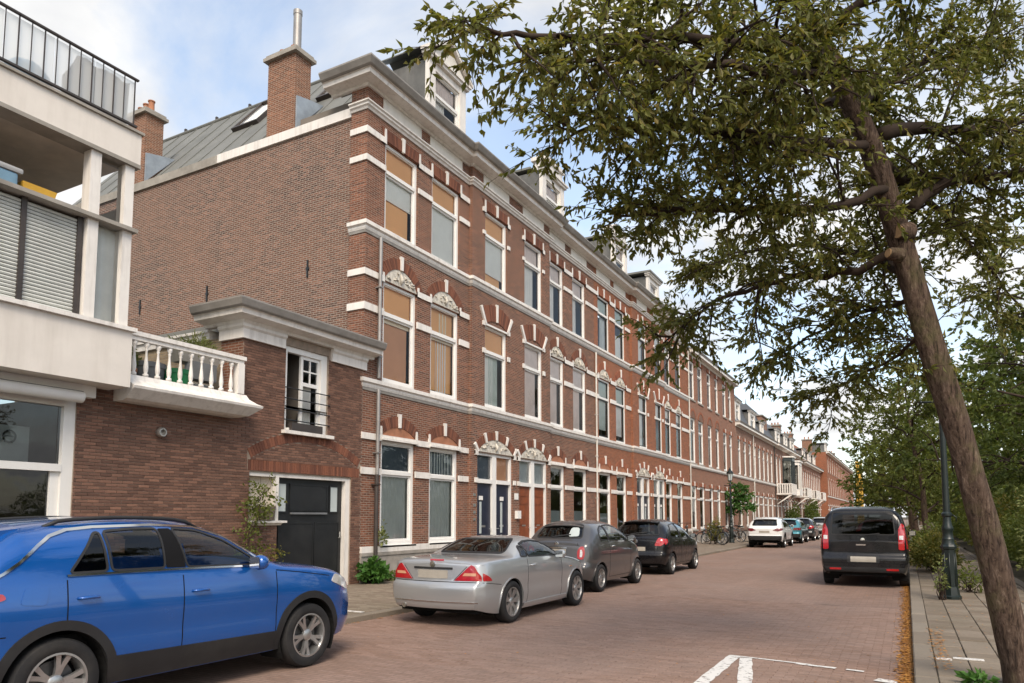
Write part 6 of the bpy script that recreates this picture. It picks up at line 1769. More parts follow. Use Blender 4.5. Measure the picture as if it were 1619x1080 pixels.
GREY = dict(L=3.56, w=.815, ra=.60, fa=2.90, wr=.295, ar=.34, rim=.195, spokes=14, spoke=(.022, 0, 0), paint="paint_grey",
    top=[(0, 1.0), (.015, 1.05), (.05, 1.09), (.12, 1.14), (.34, 1.335), (.48, 1.44), (.56, 1.475), (.9, 1.515), (1.3, 1.525), (1.7, 1.50), (2.0, 1.44), (2.6, 1.10), (2.68, 1.065), (2.95, .99), (3.2, .915), (3.4, .80), (3.5, .68), (3.56, .55)],
    belt=[(0, .95), (.25, 1.02), (.7, 1.05), (1.5, 1.035), (2.5, 1.0), (2.85, .945), (3.15, .82), (3.4, .68), (3.56, .48)],
    plan=[(0, .84), (.06, .90), (.2, .96), (.5, .995), (1.0, 1.0), (2.5, .985), (2.95, .95), (3.25, .87), (3.45, .76), (3.56, .62)], bottom=BOT(3.56, .30, .21), rear_off=[(.2, .08), (.34, .0), (.56, -.03), (.62, .03), (.9, .05), (1.5, .05)], bulge=(.10, .14), crease=.7, lip=.03, lip_mat="paint_grey", tumble=.36, sharp=3.6,
    side_windows=[[(.62, 1.10), (.63, 1.22), (.73, 1.32), (.92, 1.385), (1.04, 1.395), (1.06, 1.085)], [(1.12, 1.08), (1.10, 1.40), (1.45, 1.41), (1.80, 1.36), (2.06, 1.25), (2.42, 1.05)]],
    rear_window=[(-.54, 1.15), (.54, 1.15), (.45, 1.42), (-.45, 1.42)], wind_screen=[(-.60, 1.09), (.60, 1.09), (.48, 1.43), (-.48, 1.43)], cabin=(.5, 2.6),
    doors=[(1.09, 2.42)], cuts=[1.09, 2.42], handles=[(1.28, .95)], handle_mat="chrome", mirror=(2.22, 1.07), seats=(1.35, .80), spoiler=(.36, .56, 1.40, .46),
    trims=[("chrome", [(.62, 1.07), (1.5, 1.062), (2.44, 1.03)], .010, .006)],
    patches=[("tail_lamp", "lens_red", 'rear', [(.50, .72), (.63, .70), (.665, .84), (.64, .97), (.56, .97), (.50, .88)], .014, True, .05), ("lamp_lens", "lens_clear", 'rear', [(.555, .76), (.60, .75), (.615, .83), (.60, .91), (.565, .91)], .022, True, .03),
        ("number_plate", "plate_blank", 'rear', [(-.26, .80), (.26, .80), (.26, .92), (-.26, .92)], .012, False, .01), ("plate_trim", "chrome", 'rear', [(-.28, .935), (.28, .935), (.28, .955), (-.28, .955)], .016, False, .005),
        ("window_sticker", "frosted", 'rear', [(.22, 1.17), (.46, 1.18), (.40, 1.36), (.22, 1.36)], .008, False, .05), ("headlamp", "lens_clear", 'front', [(.42, .66), (.60, .68), (.58, .84), (.44, .82)], .01, True, .06)],
    seams=[('rear', [(-.74, .56), (.74, .56)], .008), ('rear', [(-.50, .56), (-.52, .92), (-.48, 1.05)], .007), ('rear', [(.50, .56), (.52, .92), (.48, 1.05)], .007), ('side', [(2.42, .95), (2.75, .93), (3.1, .82)], .007)], wiper=(-.15, 1.16, .42), badge=(0, 1.02))
BLACK = dict(L=3.78, w=.85, ra=.62, fa=3.08, wr=.30, ar=.345, rim=.20, spokes=8, spoke=(.035, 0, 0), paint="paint_black",
    top=[(0, .97), (.015, 1.02), (.05, 1.06), (.12, 1.12), (.32, 1.33), (.46, 1.44), (.55, 1.475), (.9, 1.515), (1.3, 1.53), (1.75, 1.51), (2.1, 1.44), (2.85, 1.02), (2.94, .985), (3.2, .945), (3.45, .87), (3.63, .76), (3.73, .64), (3.78, .54)],
    belt=[(0, .92), (.3, .99), (.9, .985), (1.8, .955), (2.8, .92), (3.15, .87), (3.45, .78), (3.65, .65), (3.78, .48)], plan=plan(3.78, .85, .68), bottom=BOT(3.78, .32, .22), rear_off=[(.2, .08), (.36, .0), (.56, -.02), (.64, .04), (1.0, .05), (1.5, .05)], bulge=(.09, .13), crease=.72, lip=.025, lip_mat="paint_black", sharp=3.8,
    side_windows=[[(.55, 1.07), (.72, 1.24), (.86, 1.36), (1.38, 1.40), (1.42, 1.0), (.66, 1.04)], [(1.52, 1.0), (1.48, 1.405), (1.8, 1.38), (2.12, 1.29), (2.70, .985)]], glass=["car_glass_tint", "car_glass"],
    rear_window=[(-.60, 1.09), (.60, 1.09), (.50, 1.42), (-.50, 1.42)], wind_screen=[(-.62, 1.03), (.62, 1.03), (.5, 1.43), (-.5, 1.43)], cabin=(.5, 2.85),
    doors=[(.72, 1.47), (1.47, 2.62)], cuts=[.72, 1.47, 2.62], handles=[(.92, .92), (1.66, .90)], handle_mat="paint_black", mirror=(2.46, 1.0), seats=(1.6, .95), spoiler=(.36, .55, 1.45, .5),
    patches=[("tail_lamp", "lens_red", 'rear', [(.50, .80), (.70, .80), (.77, .90), (.74, 1.0), (.60, 1.02)], .014, True, .05), ("tail_lamp", "lens_red", 'side', [(.10, .82), (.24, .90), (.25, .98), (.11, 1.0)], .01, False, .04), ("number_plate", "plate_blank", 'rear', [(-.26, .66), (.26, .66), (.26, .77), (-.26, .77)], .01, False, .01),
        ("headlamp", "lens_clear", 'side', [(3.30, .74), (3.62, .66), (3.66, .72), (3.40, .84)], .008, False, .03)],
    seams=[('rear', [(-.76, .58), (.76, .58)], .008), ('rear', [(-.52, .58), (-.5, .95)], .007), ('rear', [(.52, .58), (.5, .95)], .007)], wiper=(-.2, 1.11, .45), badge=(0, .92))
WHITE = dict(L=4.38, w=.90, ra=.82, fa=3.47, wr=.34, ar=.40, rim=.225, spokes=5, spoke=(.045, .16, .05), paint="paint_white",
    top=[(0, 1.0), (.03, 1.05), (.10, 1.12), (.30, 1.32), (.46, 1.46), (.56, 1.51), (1.0, 1.565), (1.6, 1.59), (2.1, 1.565), (2.5, 1.48), (3.3, 1.08), (3.4, 1.05), (3.8, .99), (4.1, .90), (4.3, .74), (4.38, .60)],
    belt=[(0, .96), (.5, 1.02), (1.5, 1.0), (3.2, .97), (3.7, .92), (4.1, .80), (4.38, .55)], plan=plan(4.38), bottom=BOT(4.38, .40, .24), rear_off=[(.2, .12), (.38, .0), (.60, -.02), (.68, .05), (1.0, .05), (1.6, .05)], crease=.72, lip=.06, lip_mat="cladding",
    side_windows=[[(.72, 1.06), (1.0, 1.38), (1.9, 1.46), (1.92, 1.04)], [(2.03, 1.04), (2.0, 1.46), (2.4, 1.42), (3.1, 1.05)]], glass=["car_glass_tint", "car_glass"], rear_window=[(-.62, 1.14), (.62, 1.14), (.54, 1.42), (-.54, 1.42)], wind_screen=[(-.64, 1.1), (.64, 1.1), (.5, 1.48), (-.5, 1.48)], cabin=(.5, 3.3),
    doors=[(1.05, 1.97), (1.97, 3.1)], cuts=[1.05, 1.97, 3.1], handles=[(1.25, .93), (2.2, .91)], mirror=(2.95, 1.07), seats=(2.05, 1.3), rails=(.75, 2.4, .57), rail_mat="chrome", spoiler=(.34, .6, 1.48, .58),
    sill=[[(1.25, .27), (3.05, .27), (3.05, .40), (1.25, .40)]],
    patches=[("tail_lamp", "lens_darkred", 'rear', [(.40, .90), (.66, .84), (.84, .90), (.86, 1.0), (.6, 1.0)], .012, True, .03), ("tail_lamp", "lens_darkred", 'side', [(.10, .88), (.34, .95), (.33, .99), (.10, .98)], .01, False, .02), ("rear_bumper", "cladding", 'rear', [(-.80, .38), (.80, .38), (.84, .62), (-.84, .62)], .012, False, .04), ("number_plate", "plate_blank", 'rear', [(-.26, .77), (.26, .77), (.26, .88), (-.26, .88)], .01, False, .01)],
    seams=[('rear', [(-.8, .70), (.8, .70)], .008)], wiper=(-.1, 1.17, .42))
TEAL = dict(WHITE, L=4.16, fa=3.36, w=.865, paint="paint_teal", top=[(0, .98), (.03, 1.02), (.10, 1.09), (.30, 1.29), (.46, 1.41), (.56, 1.45), (1.0, 1.50), (1.6, 1.52), (2.1, 1.50), (2.4, 1.43), (3.1, 1.05), (3.2, 1.02), (3.6, .97), (3.9, .88), (4.08, .72), (4.16, .58)],
    belt=[(0, .94), (.5, .99), (1.5, .97), (3.0, .95), (3.5, .9), (3.9, .78), (4.16, .55)], plan=plan(4.16), bottom=BOT(4.16, .38, .24), rear_window=[(-.6, 1.1), (.6, 1.1), (.5, 1.38), (-.5, 1.38)], wind_screen=[(-.62, 1.08), (.62, 1.08), (.5, 1.43), (-.5, 1.43)], cabin=(.5, 3.1), side_windows=[[(.72, 1.02), (1.0, 1.33), (1.85, 1.40), (1.88, 1.0)], [(1.98, 1.0), (1.95, 1.40), (2.3, 1.37), (2.95, 1.01)]], doors=[(1.05, 1.92), (1.92, 2.95)], cuts=[1.05, 1.92, 2.95], mirror=(2.8, 1.03), spoiler=(.34, .6, 1.42, .55), rails=(.75, 2.2, .55), rail_mat="cladding",
    patches=[("tail_lamp", "lens_darkred", 'rear', [(.42, .80), (.82, .80), (.84, .95), (.45, .95)], .012, True, .03), ("rear_bumper", "cladding", 'rear', [(-.78, .38), (.78, .38), (.8, .60), (-.8, .60)], .012, False, .04), ("number_plate", "plate_blank", 'rear', [(-.26, .66), (.26, .66), (.26, .77), (-.26, .77)], .01, False, .01), ("side_bump", "cladding", 'side', [(1.2, .5), (2.9, .5), (2.9, .75), (1.2, .75)], .012, False, .06)])
DARK = dict(BLACK, paint="paint_dark", lip_mat="paint_dark")
PEWTER = dict(WHITE, paint="paint_pewter", lip_mat="paint_pewter", patches=[("tail_lamp", "lens_red", 'rear', [(.62, .85), (.84, .85), (.80, 1.2), (.70, 1.2)], .012, True, .03), ("rear_bumper", "cladding", 'rear', [(-.80, .38), (.80, .38), (.82, .52), (-.82, .52)], .012, False, .04), ("number_plate", "plate_blank", 'rear', [(-.26, .77), (.26, .77), (.26, .88), (-.26, .88)], .01, False, .01)])
RED = dict(BLACK, paint="paint_red", lip_mat="paint_red")
VAN = dict(L=4.39, w=.915, ra=.80, fa=3.55, wr=.325, ar=.365, rim=.20, spokes=10, spoke=(.04, 0, 0), paint="paint_black", tumble=.17, sharp=6.0, tw=.2,
    top=[(0, 1.06), (.008, 1.12), (.02, 1.22), (.05, 1.40), (.09, 1.58), (.13, 1.69), (.20, 1.765), (.30, 1.80), (.6, 1.825), (1.2, 1.845), (2.0, 1.84), (2.5, 1.80), (2.85, 1.70), (3.5, 1.20), (3.6, 1.15), (3.9, 1.08), (4.15, .97), (4.30, .80), (4.39, .62)],
    belt=[(0, 1.03), (.5, 1.05), (2.0, 1.05), (3.4, 1.06), (3.8, 1.0), (4.15, .86), (4.39, .55)], plan=[(0, .93), (.04, .955), (.12, .98), (.3, .997), (.8, 1.0), (3.4, 1.0), (3.9, .975), (4.2, .90), (4.33, .81), (4.39, .72)], bottom=BOT(4.39, .34, .24), rear_off=[(.2, .10), (.34, -.02), (.42, -.05), (.66, -.05), (.72, .0), (.78, .03), (1.0, .03), (1.9, .03)], bulge=(.05, .12), crease=.8, shoulder=.015, lip=.03, lip_mat="paint_black",
    side_windows=[[(.30, 1.12), (.36, 1.62), (1.30, 1.64), (1.32, 1.10)], [(1.42, 1.10), (1.42, 1.64), (2.22, 1.63), (2.24, 1.08)], [(2.34, 1.08), (2.32, 1.63), (2.65, 1.58), (3.25, 1.12)]], glass=["car_glass_tint", "car_glass_tint", "car_glass"],
    rear_window=[(-.66, 1.19), (.66, 1.19), (.62, 1.70), (-.62, 1.70)], rear_glass="car_glass_tint", wind_screen=[(-.7, 1.2), (.7, 1.2), (.6, 1.7), (-.6, 1.7)], cabin=(.12, 3.5), doors=[(1.36, 2.28), (2.28, 3.3)], cuts=[1.36, 2.28, 3.3], handles=[(1.5, .98), (2.45, .98)], mirror=(3.02, 1.14), mirror_mat="cladding", seats=(2.3, 1.4), rails=(.35, 2.3, .66), rail_mat="chrome",
    patches=[("tail_lamp", "lens_red", 'rear', [(.715, .86), (.835, .85), (.835, 1.40), (.78, 1.45), (.72, 1.30)], .014, True, .03), ("lamp_lens", "lens_clear", 'rear', [(.735, 1.08), (.815, 1.08), (.815, 1.17), (.735, 1.17)], .020, True, .01), ("tail_lamp", "lens_red", 'side', [(.075, .86), (.13, .90), (.15, 1.34), (.10, 1.38)], .01, False, .02),
        ("tailgate_band", "paint_black", 'rear', [(-.70, .80), (.70, .80), (.70, .86), (-.70, .86)], .012, False, .01), ("number_plate", "plate_blank", 'rear', [(-.26, .58), (.26, .58), (.26, .69), (-.26, .69)], .012, False, .01), ("plate_recess", "cladding", 'rear', [(-.33, .56), (.33, .56), (.33, .72), (-.33, .72)], .004, False, .02),
        ("rear_bumper", "cladding", 'rear', [(-.82, .36), (.82, .36), (.84, .46), (-.84, .46)], .012, False, .02), ("reflector", "lens_red", 'rear', [(.46, .40), (.70, .40), (.70, .44), (.46, .44)], .02, True, .005), ("model_lettering", "chrome", 'rear', [(-.14, .945), (.06, .945), (.06, .975), (-.14, .975)], .008, False, .01)],
    seams=[('rear', [(-.84, .80), (.84, .80)], .012), ('rear', [(-.72, .80), (-.72, 1.70)], .01), ('rear', [(.72, .80), (.72, 1.70)], .01), ('rear', [(-.84, .55), (.84, .55)], .012), ('side', [(.9, .98), (2.3, .98)], .012)], wiper=(-.05, 1.17, .40), badge=(0, 1.07), antenna=2.3)
car(BLUE, (-6.60, 3.27, .014), R(-.9), "bright blue compact crossover at the front left, black cladding and roof rails")
car(SILVER, (-6.14, 9.72, .014), R(-.3), "silver two seat roadster with triangular red tail lamps behind the blue crossover")
car(GREY, (-6.56, 14.55, .013), R(-.6), "small rounded dark grey hatchback parked beyond the silver roadster")
car(BLACK, (-6.59, 19.89, .013), R(-.1), "black five door hatchback parked ahead of the rounded grey hatchback")
car(WHITE, (-6.45, 39.7, .013), R(0), "white crossover with dark red tail lamps near the bicycles")
car(TEAL, (-6.35, 46.4, .013), R(0), "teal blue small crossover directly beyond the white crossover")
car(DARK, (-6.25, 52.2, .013), R(0), "dark hatchback between the teal crossover and the pewter estate")
car(PEWTER, (-5.75, 60.5, .013), R(0), "pewter grey high estate farthest up the row on the left")
car(VAN, (-.90, 19.1, .013), R(0), "black high roofed van with chrome roof rails parked by the right kerb", "van", "parked_van")
car(RED, (-.78, 27.5, .013), R(0), "red hatchback mostly hidden ahead of the black van")

# ------------------------------------------------------------------ trees and shrubs
def unit(v):
    return v / (np.linalg.norm(v, axis=-1, keepdims=True) + 1e-9)
def leaves_np(rg, pos, dirs, L, W, droop=.35, up=.6):
    n = len(pos)
    d = unit(dirs + rg.normal(0, .55, (n, 3)) + np.array([0, 0, -droop]))
    nr = unit(rg.normal(0, .7, (n, 3)) + np.array([0, 0, up]))
    s = unit(np.cross(d, nr)); nr = np.cross(s, d)
    l = (L * rg.uniform(.5, 1.4, n))[:, None]; w = (W * rg.uniform(.7, 1.25, n))[:, None]
    fold = w * .28
    v = np.empty((n, 4, 3))
    v[:, 0] = pos; v[:, 1] = pos + d * l * .45 + s * w * .5 + nr * fold; v[:, 2] = pos + d * l - nr * l * .10; v[:, 3] = pos + d * l * .45 - s * w * .5 + nr * fold
    return v.reshape(-1, 3)
def poly_at(pts, t_):
    seg = np.linalg.norm(np.diff(pts, axis=0), axis=1); cum = np.concatenate([[0], np.cumsum(seg)]); d = t_ * cum[-1]
    i = min(len(seg) - 1, max(0, int(np.searchsorted(cum, d) - 1)))
    f = (d - cum[i]) / max(seg[i], 1e-6)
    return pts[i] * (1 - f) + pts[i + 1] * f, unit(pts[i + 1] - pts[i]), cum[-1]
def smooth_path(pts, n=3, jit=0.0, rg=None):
    P_ = np.array(pts, float); m = len(P_); out = []
    for i in range(m - 1):
        p0, p1, p2, p3 = P_[max(i - 1, 0)], P_[i], P_[i + 1], P_[min(i + 2, m - 1)]
        for k in range(n):
            t_ = k / n
            q = .5 * ((2 * p1) + (-p0 + p2) * t_ + (2 * p0 - 5 * p1 + 4 * p2 - p3) * t_ ** 2 + (-p0 + 3 * p1 - 3 * p2 + p3) * t_ ** 3)
            if rg is not None and (i or k): q = q + rg.normal(0, jit, 3)
            out.append(q)
    out.append(P_[-1])
    return np.array(out)
def grow(seed, limbs, limb_r, n_sub, sub_len, n_twig, twig_len, n_leaf, leaf, flat=.45, start=.12, lead=.55, sag=.10, tip=.85, taper=.35):
    """limbs -> side branches -> twigs -> leaves. Returns wood mesh builder and leaf vertices"""
    rg = np.random.default_rng(seed)
    wood = MB(); lp, ld = [], []
    for li, pts in enumerate(limbs):
        pts = np.array(pts)
        r0, r1 = limb_r[li]
        sp = smooth_path(pts, 4, .015, rg)
        rad = np.linspace(r0, r1, len(sp))
        wood.tube([tuple(p) for p in sp], list(rad), 8)
        _, _, total = poly_at(sp, 0)
        ns = max(3, int(n_sub * total))
        for k in range(ns + 2):
            t_ = start + (1 - start) * rg.random() ** tip if k < ns else 1.0
            p, d, _ = poly_at(sp, t_)
            r = rg.normal(0, 1, 3); r[2] *= flat
            dir_ = unit(d * lead + unit(r) * 1.0 + np.array([0, 0, .06]))
            Ls = sub_len * rg.uniform(.5, 1.25) * (1 - taper * t_)
            q = [p]; dd = dir_.copy()
            for s in range(4):
                dd = unit(dd + rg.normal(0, .18, 3) + np.array([0, 0, -sag * s * .5]))
                q.append(q[-1] + dd * Ls / 4)
            q = np.array(q)
            rb = max(.004, min(r0 * .35, .008 + .012 * Ls))
            wood.tube([tuple(a) for a in q], list(np.linspace(rb, .003, 5)), 4, False)
            for w in range(n_twig):
                tt = .15 + .85 * rg.random()
                a, da, _ = poly_at(q, tt)
                r = rg.normal(0, 1, 3); r[2] *= .6
                dt = unit(da * .7 + unit(r))
                Lt = twig_len * rg.uniform(.5, 1.3)
                e = a + dt * Lt + np.array([0, 0, -.12 * Lt])
                wood.tube([tuple(a), tuple((a + e) / 2 + np.array([0, 0, .03 * Lt])), tuple(e)], [.0035, .0025, .0015], 3, False)
                f = np.sort(rg.random(n_leaf)); 
                lp.append(a + (e - a) * (f[:, None] * .95 + .08)); ld.append(np.repeat(dt[None, :], n_leaf, 0))
    lp = np.concatenate(lp); ld = np.concatenate(ld)
    v = leaves_np(rg, lp, ld, *leaf)
    return wood, v
def trunk_mesh(pts, rad, seed, seg=18, bump=.06, flare=True):
    rg = np.random.default_rng(seed)
    fine = seg > 30
    sp = smooth_path(pts, 22 if fine else 6)
    rr = np.interp(np.linspace(0, 1, len(sp)), np.linspace(0, 1, len(rad)), rad)
    o = MB(); rings = []
    ph = rg.random(6) * 6.28
    up = np.array([0, 1.0, 0])
    ln = 0.0
    for i, p in enumerate(sp):
        if i: ln += float(np.linalg.norm(p - sp[i - 1]))
        d = unit(sp[min(i + 1, len(sp) - 1)] - sp[max(i - 1, 0)]); a = unit(np.cross(d, up)); b = np.cross(a, d)
        ring = []
        for k in range(seg):
            th = 2 * math.pi * k / seg
            w = 1 + bump * (math.sin(3 * th + ph[0] + ln * .9) * .5 + math.sin(5 * th + ph[1] - ln * 1.6) * .35 + math.sin(2 * th + ph[2] + ln * 2.7) * .4)
            if fine:
                q = Vector((math.cos(th) * 3.2, math.sin(th) * 3.2, ln * 1.6))
                w += .055 * mnoise.noise(q * 1.0) + .050 * (abs(mnoise.noise(Vector((q.x * 2.6, q.y * 2.6, q.z * 1.5)))) - .3) + .02 * mnoise.noise(Vector((q.x * 6, q.y * 6, q.z * 6)))
            if flare and ln < .5: w *= 1 + .28 * (1 - ln / .5) ** 2 * (1 + .5 * math.sin(4 * th + ph[3]))
            ring.append(tuple(p + (a * math.cos(th) + b * math.sin(th)) * rr[i] * w))
        rings.append(ring)
    return o.loft(rings)

ML = {
"trunk": [(0.88, 8.0, -0.06), (0.69, 7.84, 1.14), (0.46, 7.62, 2.28), (0.25, 7.41, 3.19), (0.04, 7.2, 4.15), (-0.15, 6.91, 4.9), (-0.39, 6.61, 5.51), (-0.62, 6.31, 6.04), (-0.84, 6.02, 6.56), (-1.03, 5.75, 7.16)],
"a": [(-0.39, 6.61, 5.51), (-0.71, 5.87, 5.35), (-1.11, 5.0, 5.06), (-1.51, 4.24, 4.74), (-1.90, 3.75, 4.55), (-2.12, 3.45, 4.48)],
"b": [(-0.15, 6.91, 4.9), (-0.72, 6.16, 4.72), (-1.32, 5.39, 4.62), (-1.80, 4.95, 4.55), (-2.05, 4.7, 4.45)],
"c": [(-0.04, 7.01, 4.51), (-0.53, 6.54, 4.25), (-1.07, 6.03, 4.18), (-1.55, 5.70, 4.12), (-1.95, 5.40, 4.05)],
"d": [(0.03, 7.21, 4.01), (-0.44, 7.3, 3.91), (-1.0, 7.23, 3.90), (-1.6, 7.16, 3.75), (-2.05, 7.15, 3.45)],
"e": [(0.17, 7.33, 3.58), (-0.21, 8.13, 3.73), (-0.72, 8.33, 3.64), (-1.24, 8.3, 3.34)],
"f": [(-0.07, 6.94, 4.98), (0.34, 7.38, 5.15), (0.82, 7.86, 5.25), (1.5, 8.42, 5.64)],
"g": [(0.15, 7.24, 4.38), (0.47, 7.5, 4.68), (0.88, 7.72, 4.74), (1.49, 8.04, 4.83)],
"h": [(-0.46, 6.43, 5.72), (0.03, 6.44, 6.01), (0.71, 6.58, 6.06), (1.16, 6.61, 5.91)],
"i": [(-0.62, 6.31, 6.04), (-1.35, 5.67, 6.11), (-1.85, 5.1, 5.95)],
"j": [(-0.3, 6.68, 5.29), (-0.71, 7.77, 5.79), (-1.68, 8.38, 5.83), (-2.5, 8.55, 5.45)],
"k": [(-0.03, 7.1, 4.78), (0.43, 9.05, 5.02), (1.01, 10.53, 4.74), (1.48, 11.41, 4.25)],
"l": [(-0.25, 6.71, 5.18), (0.29, 8.27, 6.32), (1.33, 9.89, 7.24)],
"m": [(-0.84, 6.02, 6.56), (-1.3, 5.1, 6.35), (-1.49, 4.48, 6.1)],
"n": [(-0.39, 6.61, 5.51), (-0.84, 5.4, 4.95), (-1.3, 4.6, 4.72), (-1.72, 4.1, 4.55)],
"o": [(0.08, 7.26, 3.81), (-0.31, 8.14, 4.35), (-1.09, 8.48, 4.68), (-1.95, 8.47, 4.6)],
"p": [(0.21, 7.38, 3.3), (-0.01, 8.07, 3.23), (-0.44, 8.53, 3.09), (-0.85, 8.78, 2.99)],
"q": [(-1.03, 5.75, 7.16), (-1.3, 5.2, 7.5), (-1.7, 4.4, 7.5)], "r": [(-0.84, 6.02, 6.56), (-0.2, 5.5, 7.2), (0.6, 5.2, 7.4)], "s": [(-1.03, 5.75, 7.16), (-1.2, 6.4, 7.9), (-1.7, 7.4, 8.2)]}
def plant(name, base, label, cat, group=None):
    return empty(name, base, 0, label, cat, group)
bt = plant("street_tree", (.88, 8.0, .1), "leaning tree with rough brown trunk and wide dark canopy at the right", "tree")
tb = trunk_mesh(ML["trunk"], [.140, .119, .112, .108, .104, .092, .080, .068, .052, .035], 3, 44).build("trunk", "bark", bt, smooth='all')
keys = [k for k in ML if k != "trunk"]
lr = {"a": (.055, .010), "f": (.07, .02), "g": (.06, .018), "n": (.045, .01), "b": (.05, .01), "p": (.02, .008), "e": (.028, .008)}
wd, lv = grow(11, [ML[k] for k in keys], [lr.get(k, (.045, .01)) for k in keys], 10.6, .94, 10, .33, 14, (.067, .029, .45, .5), flat=.5, tip=1.1, taper=.55)
wd.build("branches", "twig", bt, smooth='all')
leaf_mesh("crown", lv, len(lv) // 4, "leaf_main", bt, origin(bt))
for (p, r, d) in (((0.02, 7.06, 4.13), .062, (-.55, -.75, -.1)), ((-.07, 6.98, 3.93), .045, (-.7, -.6, .1)), ((.24, 7.27, 3.60), .04, (.3, -.9, .1))):
    P0 = Vector(p); dv_ = Vector(d).normalized()
    P0 = P0 - dv_ * .085
    cu = MB().tube([P0 + dv_ * -.08, P0 + dv_ * .03, P0 + dv_ * .05], [r * 1.5, r * 1.2, r], 14).build("branch_stub", "bark", bt, smooth=40)
    MB().tube([P0 + dv_ * .048, P0 + dv_ * .056], [r * .92, r * .86], 12).build("cut_face", "cut_wood", cu)

def street_tree(seed, base, h, spread, lean, label, leafm="leaf_mid", leaf=(.11, .06, .3, .6), trunk_r=.13, nl=9, sub=1.3, n_sub=3.5, n_twig=7, n_leaf=11, c0=.38, group="trees on the right", name="street_tree", twig_len=.5):
    rr = np.random.default_rng(seed)
    b = np.array(base, float)
    top = b + np.array([lean[0], lean[1], h])
    tp = [b + (top - b) * t_ + np.array([rr.normal(0, .06), rr.normal(0, .06), 0]) * (t_ > 0) for t_ in (0, .2, .4, .6, .8, 1.0)]
    tr_ = plant(name, base, label, "tree", group)
    trunk_mesh(tp, [trunk_r, trunk_r * .85, trunk_r * .7, trunk_r * .5, trunk_r * .3, trunk_r * .12], seed, 12).build("trunk", "bark", tr_, smooth='all')
    limbs = []; rs = []
    for i in range(nl):
        t_ = c0 + (1 - c0) * (i + .3) / nl
        p, d, _ = poly_at(np.array(tp), t_)
        a = i * 2.4 + rr.random() * .8
        R_ = spread * (1 - .55 * ((t_ - c0) / (1 - c0)) ** 1.6) * rr.uniform(.75, 1.1)
        up = .25 + .6 * (t_ - c0) / (1 - c0)
        e = p + np.array([math.cos(a) * R_, math.sin(a) * R_, R_ * up])
        m1 = p * .6 + e * .4 + np.array([0, 0, .12 * R_])
        limbs.append([p, m1, e]); rs.append((trunk_r * .38, .008))
    wd, lv = grow(seed + 1, limbs, rs, n_sub, sub, n_twig, twig_len, n_leaf, leaf, flat=.7)
    wd.build("branches", "twig", tr_, smooth='all')
    leaf_mesh("crown", lv, len(lv) // 4, leafm, tr_, b)
    return tr_
def bush(seed, c, r, n, leafm, leaf, label, name="shrub", cat="shrub", group=None, stems=True, loose=.25):
    rg = np.random.default_rng(seed)
    base = (c[0], c[1], c[2])
    root = plant(name, base, label, cat, group)
    u = unit(rg.normal(0, 1, (n, 3))); u[:, 2] = np.abs(u[:, 2]) * rg.choice([1, 1, 1, -.3], n)
    lob = 1 + .22 * np.sin(u[:, 0] * 4 + seed) * np.cos(u[:, 1] * 5 - seed) + .15 * np.sin(u[:, 2] * 7 + u[:, 0] * 3)
    rad = (rg.random(n) ** .35) * lob + rg.normal(0, loose * .2, n)
    pos = np.array(c) + np.array([0, 0, r[2] * .35]) + u * rad[:, None] * np.array([r[0], r[1], r[2] * .65])
    pos[:, 2] = np.maximum(pos[:, 2], c[2] + .02)
    v = leaves_np(rg, pos, u, *leaf)
    leaf_mesh("foliage", v, n, leafm, root, np.array(base))
    if stems:
        o = MB()
        for i in range(14):
            d = unit(rg.normal(0, 1, 3)); d[2] = abs(d[2]) + .3; d = unit(d)
            e = np.array(c) + d * np.array(r) * .8
            m = np.array(c) + d * np.array(r) * .4 + rg.normal(0, .04, 3)
            o.tube([tuple(np.array(c) + rg.normal(0, .03, 3) * [1, 1, 0]), tuple(m), tuple(e)], [.012, .008, .003], 4, False)
        o.build("stems", "twig", root)
    return root
# trees down the right pavement
street_tree(21, (.80, 27.0, .1), 6.4, 1.9, (-.75, .3, 0), "slim young tree behind the black van, light green crown", "leaf_mid", (.12, .06, .3, .6), .11, 13, 1.2, 5.0, n_leaf=14, c0=.24)
street_tree(23, (.35, 37.0, .1), 6.0, 2.2, (-.7, .2, 0), "second slim tree up the right pavement, thin trunk", "leaf_mid", (.14, .08, .3, .6), .11, 13, 1.4, 4.5, n_leaf=14, c0=.2)
street_tree(25, (.6, 52.0, .1), 6.5, 2.4, (-.4, 0, 0), "third tree up the right pavement beyond the slim pair", "leaf_mid", (.2, .11, .3, .6), .15, 12, 1.5, 3.4, c0=.25)
street_tree(27, (.6, 72.0, .1), 6.5, 2.8, (-.3, 0, 0), "fourth tree up the right pavement, yellowing crown", "leaf_yellow", (.24, .14, .3, .6), .16, 12, 1.7, 3.0, c0=.2)
street_tree(29, (.4, 100.0, .1), 7.5, 3.4, (-.3, 0, 0), "fifth tree up the right pavement, far and small", "leaf_mid", (.3, .18, .3, .6), .18, 13, 2.0, 2.8, c0=.12)
street_tree(31, (-2.5, 205.0, 0), 11, 5.5, (0, 0, 0), "round green tree closing the street far behind the yellow hoist", "leaf_mid", (.6, .36, .3, .6), .3, 10, 3.0, 1.5)
street_tree(32, (-9.0, 215.0, 0), 10, 6.0, (0, 0, 0), "olive tree at the end of the street left of the hoist", "leaf_dark", (.6, .36, .3, .6), .3, 10, 3.0, 1.5)
street_tree(33, (2.2, 150.0, 0), 9, 4.5, (0, 0, 0), "sixth tree up the right side, at the end of the row", "leaf_yellow", (.45, .28, .3, .6), .25, 10, 2.4, 1.8)
